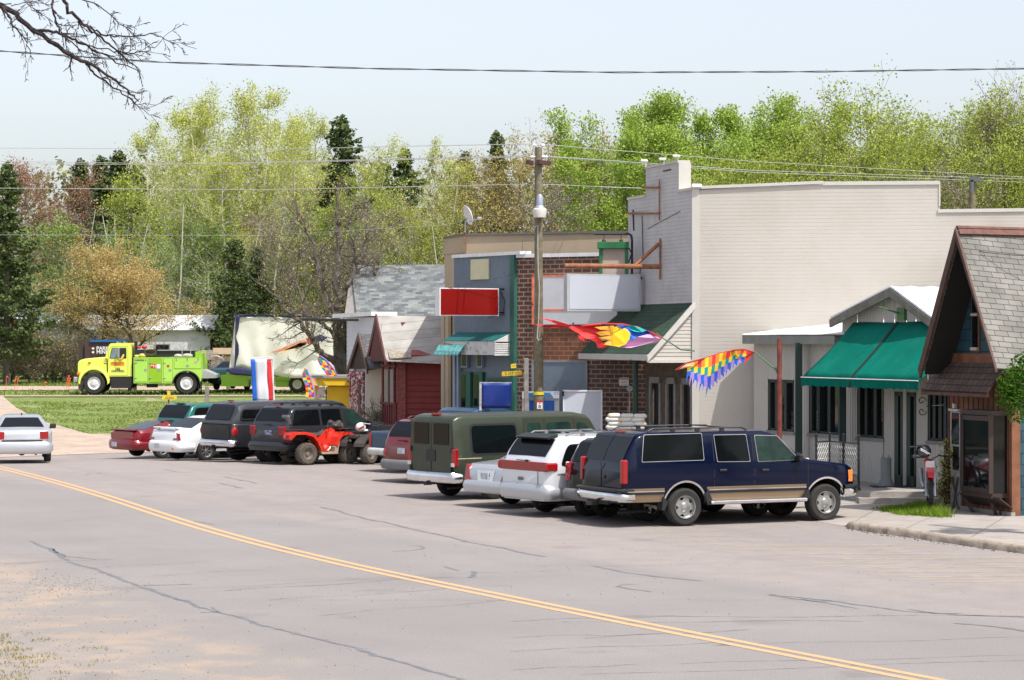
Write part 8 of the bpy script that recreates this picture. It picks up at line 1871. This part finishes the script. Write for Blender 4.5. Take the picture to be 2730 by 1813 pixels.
def bump(nt,b,h,st,dist=.02):
    bp=N(nt,'ShaderNodeBump'); bp.inputs['Strength'].default_value=st; bp.inputs['Distance'].default_value=dist; nt.links.new(h,bp.inputs['Height']); nt.links.new(bp.outputs[0],b.inputs['Normal'])
def g2(px,py): p=G(px,py); return Vector((p.x,p.y))
def road_(nt,b,L):
    P,X,Y=wpos(nt)
    big=noise(nt,P,.25,4); med=noise(nt,P,1.6,6,.6); fine=noise(nt,P,26,5,.75); vf=noise(nt,P,70,3,.8)
    lane=mixc(nt,mrange(nt,big,.3,.7),(.236,.219,.212),(.265,.245,.237))
    park=mixc(nt,mrange(nt,med,.3,.7),(.27,.238,.224),(.305,.268,.25))
    # parking strip right of the long tar seam
    d1=linedist(nt,X,Y,g2(1365,1467),g2(2730,1655),.8,P); pk=mrange(nt,d1,-.6,.5,1,0)
    d2=linedist(nt,X,Y,g2(853,1352),g2(1365,1467),.8,P); pk=math_(nt,'MAXIMUM',pk,0) 
    col=mixc(nt,pk,lane,park)
    # streaks along the lane (tyre-polished bands)
    d=(g2(1365,1592)-g2(572,1414)).normalized(); u=math_(nt,'ADD',math_(nt,'MULTIPLY',X,d.y),math_(nt,'MULTIPLY',Y,-d.x))
    cb=N(nt,'ShaderNodeCombineXYZ'); L.new(u,cb.inputs[0]); nz=noise(nt,cb.outputs[0],.9,2); col=mixc(nt,mrange(nt,nz,.45,.7,0,.35),col,(.225,.205,.195))
    # dusty near shoulder left of the tar seam
    d3=linedist(nt,X,Y,g2(84,1443),g2(1156,1790),1.6,P,.6); sh=mrange(nt,d3,.3,2.2); dust=mixc(nt,mrange(nt,noise(nt,P,.9,7,.65),.45,.62),(.27,.243,.222),(.36,.285,.225))
    col=mixc(nt,sh,col,dust)
    gr=mrange(nt,noise(nt,P,42,5,.95),.3,.7,.6,1.35); cbm=N(nt,'ShaderNodeCombineXYZ'); [L.new(gr,cbm.inputs[i]) for i in range(3)]; vm=N(nt,'ShaderNodeVectorMath',operation='MULTIPLY'); L.new(col,vm.inputs[0]); L.new(cbm.outputs[0],vm.inputs[1]); col=vm.outputs[0]
    # oil spots and tyre scuffs in the parking strip, faint repair patches
    vo=N(nt,'ShaderNodeTexVoronoi'); vo.inputs['Scale'].default_value=.33; L.new(P,vo.inputs['Vector']); sp=math_(nt,'ADD',vo.outputs['Distance'],math_(nt,'MULTIPLY',noise(nt,P,3,4),.35)); col=mixc(nt,mrange(nt,sp,.2,.34,.35,0),col,(.13,.12,.12))
    w=N(nt,'ShaderNodeTexNoise'); w.inputs['Scale'].default_value=.12; w.inputs['Detail'].default_value=8; w.inputs['Roughness'].default_value=.7; L.new(P,w.inputs['Vector']); col=mixc(nt,mrange(nt,w.outputs[0],.5,.56,0,.22),col,(.2,.185,.185))
    L.new(col,b.inputs['Base Color']); b.inputs['Roughness'].default_value=.85; b.inputs['Specular IOR Level'].default_value=.3
    bump(nt,b,vf,.5,.012)
ROAD=nodes_ground('old_asphalt',road_)
def grass_(nt,b,L):
    P,X,Y=wpos(nt)
    n1=noise(nt,P,.35,6,.6); n2=noise(nt,P,2.2,6,.7); n3=noise(nt,P,12,4,.8)
    g=mixc(nt,mrange(nt,n2,.35,.65),(.075,.135,.018),(.15,.21,.035)); g=mixc(nt,mrange(nt,n3,.35,.7),g,(.2,.24,.06))
    dry=mixc(nt,mrange(nt,n2,.3,.7),(.33,.26,.17),(.42,.34,.22))
    # bare where the ground meets the road, and along the bottom of the bank
    e=math_(nt,'ADD',math_(nt,'MULTIPLY',math_(nt,'SUBTRACT',Y,92),-.09),math_(nt,'MULTIPLY',n1,1.6))
    f=mrange(nt,e,.55,1.15); p2=mrange(nt,noise(nt,P,.55,7,.7),.56,.66,0,.8); f=math_(nt,'MAXIMUM',f,p2)
    col=mixc(nt,f,g,dry)
    L.new(col,b.inputs['Base Color']); b.inputs['Roughness'].default_value=.95; bump(nt,b,n3,.8,.05)
GRASSM=nodes_ground('grass_ground',grass_)
def dirt_(nt,b,L):
    P,X,Y=wpos(nt); n=noise(nt,P,1.2,7,.65); c=mixc(nt,mrange(nt,n,.35,.65),(.38,.29,.23),(.47,.37,.29)); c=mixc(nt,mrange(nt,noise(nt,P,25,4,.8),.4,.7,0,.5),c,(.25,.21,.18)); L.new(c,b.inputs['Base Color']); b.inputs['Roughness'].default_value=.95; bump(nt,b,noise(nt,P,30,4,.8),.6)
DIRT=nodes_ground('dirt_gravel',dirt_)
# terrain
Ys=[-30,0,10,20,40,60,76,78,80,82,84,86,88,90,92,94,97,100,103,106,110,113,116,120,125,130,140,150,160,175,200,260,400,700]
rows=[[Vector((x,y,tz(y)-.03)) for x in range(-240,241,8)] for y in Ys]
mb=MB(); mb.grid(rows); struct('ground',mb,GRASSM,smooth=60)
def sheet(name,left,right,mat,off,n=10,kind='structure'):
    """left,right: lists of XY points; follows the terrain"""
    mb=MB(); rows=[]
    def rs(pl,m):
        L_=[0]
        for a,b in zip(pl,pl[1:]): L_.append(L_[-1]+(b-a).length)
        out=[]
        for i in range(m+1):
            s=L_[-1]*i/m
            for k in range(len(pl)-1):
                if s<=L_[k+1]+1e-9: t=(s-L_[k])/(L_[k+1]-L_[k]); out.append(pl[k].lerp(pl[k+1],t)); break
        return out
    m=60; A=rs(left,m); B=rs(right,m)
    for a,b in zip(A,B): rows.append([Vector((a.lerp(b,j/n).x,a.lerp(b,j/n).y,tz(a.lerp(b,j/n).y)+off)) for j in range(n+1)])
    mb.grid(rows); return struct(name,mb,mat,kind)
W2=lambda *p:[Vector(q) for q in p]
rows=[]
for y in[-5,5,15,30,45,60,70,76,78,80,82,84,86,88]:
    xl=interp([(-5,-40),(60,-34),(76,-24),(84,-19),(88,-13.)],y); xr=interp([(-5,30),(40,14),(60,10),(88,8)],y)
    rows.append([Vector((lerp(xl,xr,i/30),y+(1.2*math.sin(i*.9) if y==88 else 0),tz(y)+.0)) for i in range(31)])
mb=MB(); mb.grid(rows); struct('road',mb,ROAD)
# dirt edge, side track, gravel road
sheet('dirt_shoulder',W2((-19.5,83.5),(-14,85.5),(-9,86.2),(-4,86.5),(2,87)),W2((-19,93),(-15,92),(-12,91.6),(-6,91),(2,90.5)),DIRT,.012,8)
sheet('dirt_track',W2((-36,80),(-36,92),(-38,104),(-40,116.9)),W2((-13.5,88.5),(-16.5,93),(-19.2,99),(-22,108),(-24.4,116.9)),DIRT,.016,8)
sheet('gravel_road',W2((-60,118.2),(-24,118.0),(0,118.2),(30,118.5)),W2((-60,116.6),(-24,116.8),(0,117),(30,117.2)),M('pale_sand_track',(.32,.26,.19),.95,var=.15),.012,4)
sheet('gravel_road',W2((-70,131),(-24,130),(0,130),(30,130)),W2((-70,124.6),(-24,124),(0,124.5),(30,125)),DIRT,.012,6)
# centre lines
def cr_(pts,n=14):
    out=[]
    P=[pts[0]*2-pts[1]]+pts+[pts[-1]*2-pts[-2]]
    for i in range(1,len(P)-2):
        for k in range(n):
            t=k/n; a,b,c,d=P[i-1:i+3]; out.append(.5*((2*b)+(c-a)*t+(2*a-5*b+4*c-d)*t*t+(3*b-a-3*c+d)*t**3))
    out.append(pts[-1]); return out
def ribbon(mb,pts,w,z=.004,jit=0.,seed=0):
    r=random.Random(seed); L_=[];R_=[]
    for i,p in enumerate(pts):
        d=(pts[min(i+1,len(pts)-1)]-pts[max(0,i-1)]).normalized(); n=Vector((d.y,-d.x)); ww=w*(1+r.uniform(-jit,jit)); L_.append(Vector((*(p-n*ww/2),z))); R_.append(Vector((*(p+n*ww/2),z)))
    mb.grid([L_,R_])
def yel_(nt,b,L):
    P,X,Y=wpos(nt); n=noise(nt,P,14,6,.8); c=mixc(nt,mrange(nt,n,.5,.62,0,.8),(.6,.34,.16),(.3,.26,.23)); L.new(c,b.inputs['Base Color']); b.inputs['Roughness'].default_value=.8
YL=nodes_ground('yellow_line_paint',yel_)
cl=[(-160,1205),(0,1243.5),(140,1279),(283,1320),(572,1411),(913,1497),(1365,1591),(1778,1673),(2510,1813),(3000,1900)]
cpts=cr_([g2(*p) for p in cl])
for k,(sg) in enumerate((0,1)):
    off=[]
    for i,p in enumerate(cpts):
        d=(cpts[min(i+1,len(cpts)-1)]-cpts[max(0,i-1)]).normalized(); n=Vector((d.y,-d.x)); 
        if n.y>0: n=-n
        off.append(p+n*.26*sg)
    mb=MB(); ribbon(mb,off,.135,.004,.05,k); struct('centre_line',mb,YL)
SEAL=M('tar_seal',(.15,.152,.162),.6,var=.2,vs=3)
def seal(pts,w,seed,mat=SEAL,name='tar_seam',wander=.05):
    r=random.Random(seed); P=[g2(*p) for p in pts]; out=[]
    for a,b in zip(P,P[1:]):
        n=max(3,int((b-a).length/.12)); out+=[a.lerp(b,i/n) for i in range(n)]
    out.append(P[-1]); q=[]; dx=0
    for p in out: dx=dx*.9+r.gauss(0,wander*.3); q.append(p+Vector((dx,dx*.6)))
    mb=MB(); ribbon(mb,q,w,.0035,.6,seed); return mb
mb=MB()
for i,(pts,w) in enumerate([([(84,1443),(130,1462),(191,1500),(376,1561),(567,1628),(751,1680),(902,1720),(1156,1790),(1300,1830)],.07),([(130,1462),(180,1483),(250,1492)],.05),([(560,1620),(578,1632),(540,1633)],.03),
  ([(853,1352),(950,1375),(1087,1405),(1230,1440),(1365,1467),(1452,1485)],.07),([(1579,1509),(1650,1524),(1735,1537),(1874,1549)],.06),([(2053,1586),(2174,1602),(2290,1622)],.06),([(2053,1585),(2200,1600),(2423,1631),(2560,1640),(2730,1646)],.06),([(2423,1625),(2500,1636),(2560,1636)],.05),([(2543,1662),(2640,1672),(2730,1684)],.09),([(2140,1597),(2160,1604),(2210,1603)],.05),
  ([(1048,1470),(1100,1468),(1140,1462),(1125,1456),(1090,1455)],.03),([(1255,1540),(1268,1530),(1262,1524)],.08),([(1190,1511),(1222,1521)],.06),([(1641,1565),(1660,1559),(1700,1558)],.04),([(1641,1565),(1740,1578)],.04),([(438,1252),(478,1259),(510,1260)],.05),([(586,1288),(620,1296),(645,1302)],.06),([(598,1271),(690,1289)],.05),([(225,1266),(240,1262)],.06),([(262,1261),(275,1263)],.05),([(850,1310),(855,1309)],.02),
  ([(376,1561),(440,1560),(505,1558)],.035),([(1920,1719),(1940,1722)],.12),([(180,1290),(230,1305)],.04),([(520,1390),(560,1400)],.05)]):
    m2=seal(pts,w,i); mb.add(m2.v,m2.f)
struct('tar_seams',mb,SEAL)
mb=MB(); r=random.Random(9)
for (x0,y0,x1,y1) in((0,1405,560,1352),(80,1443,700,1418),(0,1478,560,1468),(0,1503,300,1490),(190,1517,560,1497),(300,1540,720,1518),(600,1575,1130,1542),(720,1600,1360,1560),(400,1575,1000,1545),(850,1640,1365,1600),(0,1372,280,1362),(200,1330,700,1318),(620,1347,860,1345),(690,1550,1500,1520),(1365,1655,1800,1643),(1365,1698,1770,1690),(1365,1735,1960,1712),(1365,1785,1700,1772),(1800,1770,2730,1748),(1560,1700,2000,1680),(1430,1510,1900,1505),(1600,1645,2730,1642),(1900,1720,2730,1700),(1500,1660,2300,1655),(900,1545,1500,1536),(1550,1800,2730,1760),(700,1418,1000,1408),(1000,1375,1300,1372),(1150,1345,1600,1340)):
    pts=[(lerp(x0,x1,t),lerp(y0,y1,t)+2*math.sin(t*9+x0)) for t in[k/8 for k in range(9)]]; m2=seal(pts,.014 if r.random()<.7 else .022,int(x0+y0),wander=.03); mb.add(m2.v,m2.f)
struct('fine_cracks',mb,M('crack_dark',(.19,.175,.17),.9,var=.2))
# no-parking hatch lines, worn thin
def hatch_(nt,b,L):
    P,X,Y=wpos(nt); n=noise(nt,P,3,6,.8); c=mixc(nt,mrange(nt,n,.45,.6),(.46,.35,.18),(.3,.26,.24)); L.new(c,b.inputs['Base Color']); b.inputs['Roughness'].default_value=.9
HT=nodes_ground('worn_hatch_paint',hatch_)
mb=MB()
for (x0,x1,y) in((1715,1920,1418.5),(1775,1960,1431),(1840,2120,1443),(1888,2490,1455),(1980,2420,1466.5),(2050,2550,1478.5),(2240,2730,1490),(2170,2730,1501),(2280,2730,1514),(2340,2730,1526),(2420,2730,1538),(2510,2730,1552),(1365,1500,1325),(1050,1250,1335)):
    ribbon(mb,[g2(lerp(x0,x1,t/12),y-2*t/12) for t in range(13)],.07,.003,.3,int(y))
struct('hatch_lines',mb,HT)
# sidewalk and kerb
cb=[(15,33),(9.24,44.),(6.95,49.6),(6.7,50.4)]
top_=.14
def side_(nt,b,L):
    P,X,Y=wpos(nt); n=noise(nt,P,1.2,7,.65); c=mixc(nt,mrange(nt,n,.35,.7),(.37,.335,.305),(.28,.25,.225)); br=N(nt,'ShaderNodeTexBrick'); br.offset=0; br.inputs['Scale'].default_value=1; br.inputs['Brick Width'].default_value=1.5; br.inputs['Row Height'].default_value=1.5; br.inputs['Mortar Size'].default_value=.015
    mp=N(nt,'ShaderNodeMapping'); mp.inputs['Rotation'].default_value=(0,0,math.radians(18)); L.new(P,mp.inputs[0]); L.new(mp.outputs[0],br.inputs[0]); c=mixc(nt,br.outputs['Fac'],c,(.16,.14,.12)); c=mixc(nt,mrange(nt,noise(nt,P,20,4,.8),.4,.75,0,.35),c,(.24,.21,.19)); L.new(c,b.inputs['Base Color']); b.inputs['Roughness'].default_value=.9; bump(nt,b,noise(nt,P,30,4),.3)
SIDE=nodes_ground('pavement_concrete',side_)
cpl=[Vector(p) for p in cb]
far_=[Vector((3.1,62.)),Vector((-2.2,80.))]
inner=[Vector((24,36.)),Vector((22,48.)),Vector((20,54.)),Vector((18,58)),Vector((14,68)),Vector((6,86))]
edge=cpl+far_
mb=MB(); 
def nrm(i,pl):
    d=(pl[min(i+1,len(pl)-1)]-pl[max(i-1,0)]).normalized(); n=Vector((d.y,-d.x)); return n if n.x>0 else -n
A=[edge[i]+nrm(i,edge)*.16 for i in range(len(edge))]
rows=[[Vector((*(a.lerp(b,j/6)),.12+(0 if True else 0))) for j in range(7)] for a,b in zip(A,inner)]
# ramp down to the road beyond the kerb end
for i in(3,4,5):
    for j in(0,1): rows[i][j].z=.004 if j==0 else .1
mb.grid(rows); struct('sidewalk',mb,SIDE)
mb=MB(); r=random.Random(4); K=cr_([Vector((15,33.)),Vector((11.7,39.3)),Vector((9.24,44.)),Vector((7.9,47.2)),Vector((6.98,49.4)),Vector((6.85,49.9))],16); rows=[]
for i,p in enumerate(K):
    n=nrm(i,K); j=.012*math.sin(i*1.7)+r.gauss(0,.008); e=1 if i<len(K)-3 else .5
    rows.append([Vector((*(p-n*(.02+j)),-.02)),Vector((*(p+n*(.0+j)),.09*e)),Vector((*(p+n*(.03+j)),.135*e+j*.4)),Vector((*(p+n*.08),.152*e)),Vector((*(p+n*.17),.15*e)),Vector((*(p+n*.175),.0))])
mb.grid(rows); struct('kerb',mb,M('kerb_concrete',(.36,.3,.24),.9,var=.2,vs=3,bump=.6,bs=18,dirt=(.16,.12,.09),ds=4,dirtlo=.5,dirthi=.75),smooth=60)
# grass tufts as stuff: cabin verge, bank, lower-left corner
def blades(mb,c,n,R,h,rng,w=.012):
    for _ in range(n):
        a=rng.uniform(0,6.28); q=Vector((c[0]+R[0]*rng.uniform(-1,1),c[1]+R[1]*rng.uniform(-1,1),c[2])); hh=h*rng.uniform(.5,1.2); t=Vector((rng.gauss(0,.35),rng.gauss(0,.35),1))*hh; s=Vector((math.cos(a),math.sin(a),0))*w; mb.add([q-s,q+s,q+t],[(0,1,2)])
BL_=Mleaf('grass_blades',(.1,.2,.02),(.26,.36,.05),scale=.6,trans=.4); rng=random.Random(8)
mb=MB(); pa=XD(2400,51.2); pb_=XD(2528,51.2)
for _ in range(170):
    t=rng.random(); x=lerp(pa.x,pb_.x,t**.6); y=lerp(54.2,51.3+ (1-t)*1.2,rng.random()); blades(mb,(x,y,.1),38,(.2,.2),.2*(.4+.8*t),rng,.009)
o=struct('grass_verge',mb,BL_,'stuff',recalc=False); tag(o,'bright green grass and weeds growing at the cabin corner','grass')
mb=MB()
for _ in range(42000):
    y=rng.uniform(88.5,113); x=rng.uniform(-24,-1)
    if math.sin(x*1.3+math.sin(y*.9)*1.5)+math.sin(y*1.7+x*.4)*.8+rng.gauss(0,.5)>.55: continue

    if y<91+1.5*math.sin(x*.8)+rng.uniform(0,2.5): continue
    if x<interp([(86,-13),(93,-16.7),(99,-19.4),(108,-22.1),(117,-24.4)],y)+rng.gauss(0,.35): continue
    hh=rng.uniform(.02,.08); a=rng.uniform(0,6.28); s=Vector((math.cos(a),math.sin(a),0))*rng.uniform(.015,.035); q=Vector((x,y,tz(y)-.03)); mb.add([q-s,q+s,q+Vector((rng.gauss(0,.05),rng.gauss(0,.05),hh))],[(0,1,2)])
for _ in range(9000):
    y=rng.uniform(118.5,138); 
    if 124<y<131: continue
    x=rng.uniform(-32,-8); hh=rng.uniform(.05,.15); a=rng.uniform(0,6.28); s=Vector((math.cos(a),math.sin(a),0))*rng.uniform(.03,.08); q=Vector((x,y,tz(y)-.03)); mb.add([q-s,q+s,q+Vector((rng.gauss(0,.05),rng.gauss(0,.05),hh))],[(0,1,2)])
o=struct('bank_grass',mb,Mleaf('bank_grass_blades',(.13,.2,.03),(.27,.31,.1),scale=.5,trans=.3),'stuff',recalc=False); tag(o,'short mixed green grass on the bank around the fire truck','grass')
mb=MB()
for _ in range(70):
    c=g2(rng.uniform(-60,300)*rng.random()**.5,rng.uniform(1690,1860)); blades(mb,(c.x,c.y,.0),22,(.12,.12),.035,rng,.006)
o=struct('corner_grass',mb,Mleaf('dry_grass_blades',(.2,.2,.05),(.4,.34,.16),scale=2),'stuff',recalc=False); tag(o,'sparse dry grass at the lower left corner','grass')
# pebbles and grit
mb=MB()
def peb(x,y,s):
    q=Vector((x,y,s*.2)); mb.box(q,(s*rng.uniform(.7,1.3),s*rng.uniform(.7,1.3),s*.6),Matrix.Rotation(rng.uniform(0,3),3,'Z'),bev=s*.2)
for _ in range(420):
    c=g2(rng.gauss(180,90),rng.gauss(1560,18)); peb(c.x,c.y,rng.uniform(.004,.016))
for _ in range(500):
    t=rng.random(); c=g2(rng.uniform(0,1200)*t,rng.uniform(1500,1813)); 
    peb(c.x,c.y,rng.uniform(.004,.016))
for _ in range(350):
    c=g2(rng.uniform(700,2730),rng.uniform(1320,1640)); peb(c.x,c.y,rng.uniform(.005,.018))
for _ in range(70):
    t=rng.random(); c=Vector((9.24,44)).lerp(Vector((6.9,49.5)),t)+Vector((-rng.random()*.25-.03,0)); peb(c.x,c.y,rng.uniform(.015,.04))
o=struct('grit',mb,M('dark_grit',(.13,.1,.08),.9,var=.4,vs=9),'stuff'); tag(o,'scattered dark stones and grit on the asphalt','gravel')
# ---------- camera, sun, sky
cam=bpy.data.cameras.new('camera'); co=bpy.data.objects.new('camera',cam); C.objects.link(co); co.location=(0,0,CAMZ); co.rotation_euler=(math.radians(90),0,0)
cam.sensor_width=36; cam.sensor_fit='HORIZONTAL'; cam.lens=36*F/2730; cam.shift_y=-(906.5-CY)/2730; cam.clip_end=3000; cam.clip_start=.5; bpy.context.scene.camera=co
EL=math.radians(60); hx,hy=.67,-.742
sd_=Vector((hx*math.cos(EL),hy*math.cos(EL),math.sin(EL)))
su=bpy.data.lights.new('sun','SUN'); su.energy=3.7; su.angle=math.radians(.5); su.color=(1,.95,.88); so=bpy.data.objects.new('sun',su); C.objects.link(so); so.rotation_euler=sd_.to_track_quat('Z','Y').to_euler(); so.location=(20,-20,40)
wd=bpy.data.worlds.new('World'); bpy.context.scene.world=wd; wd.use_nodes=True; nt=wd.node_tree; bg=nt.nodes['Background']; sk=nt.nodes.new('ShaderNodeTexSky'); sk.sky_type='NISHITA'; sk.sun_disc=False; sk.sun_elevation=EL; sk.sun_rotation=math.atan2(hx,hy); sk.air_density=1.; sk.dust_density=2.5; sk.ozone_density=1.
hs=nt.nodes.new('ShaderNodeHueSaturation'); hs.inputs['Saturation'].default_value=.5; hs.inputs['Value'].default_value=1.1; hs.inputs['Hue'].default_value=.512; nt.links.new(sk.outputs[0],hs.inputs['Color']); nt.links.new(hs.outputs[0],bg.inputs[0]); bg.inputs[1].default_value=.15
sc=bpy.context.scene; sc.view_settings.view_transform='Standard'; sc.view_settings.look='None'; sc.view_settings.gamma=1; sc.view_settings.exposure=.45
sc.render.engine='CYCLES'
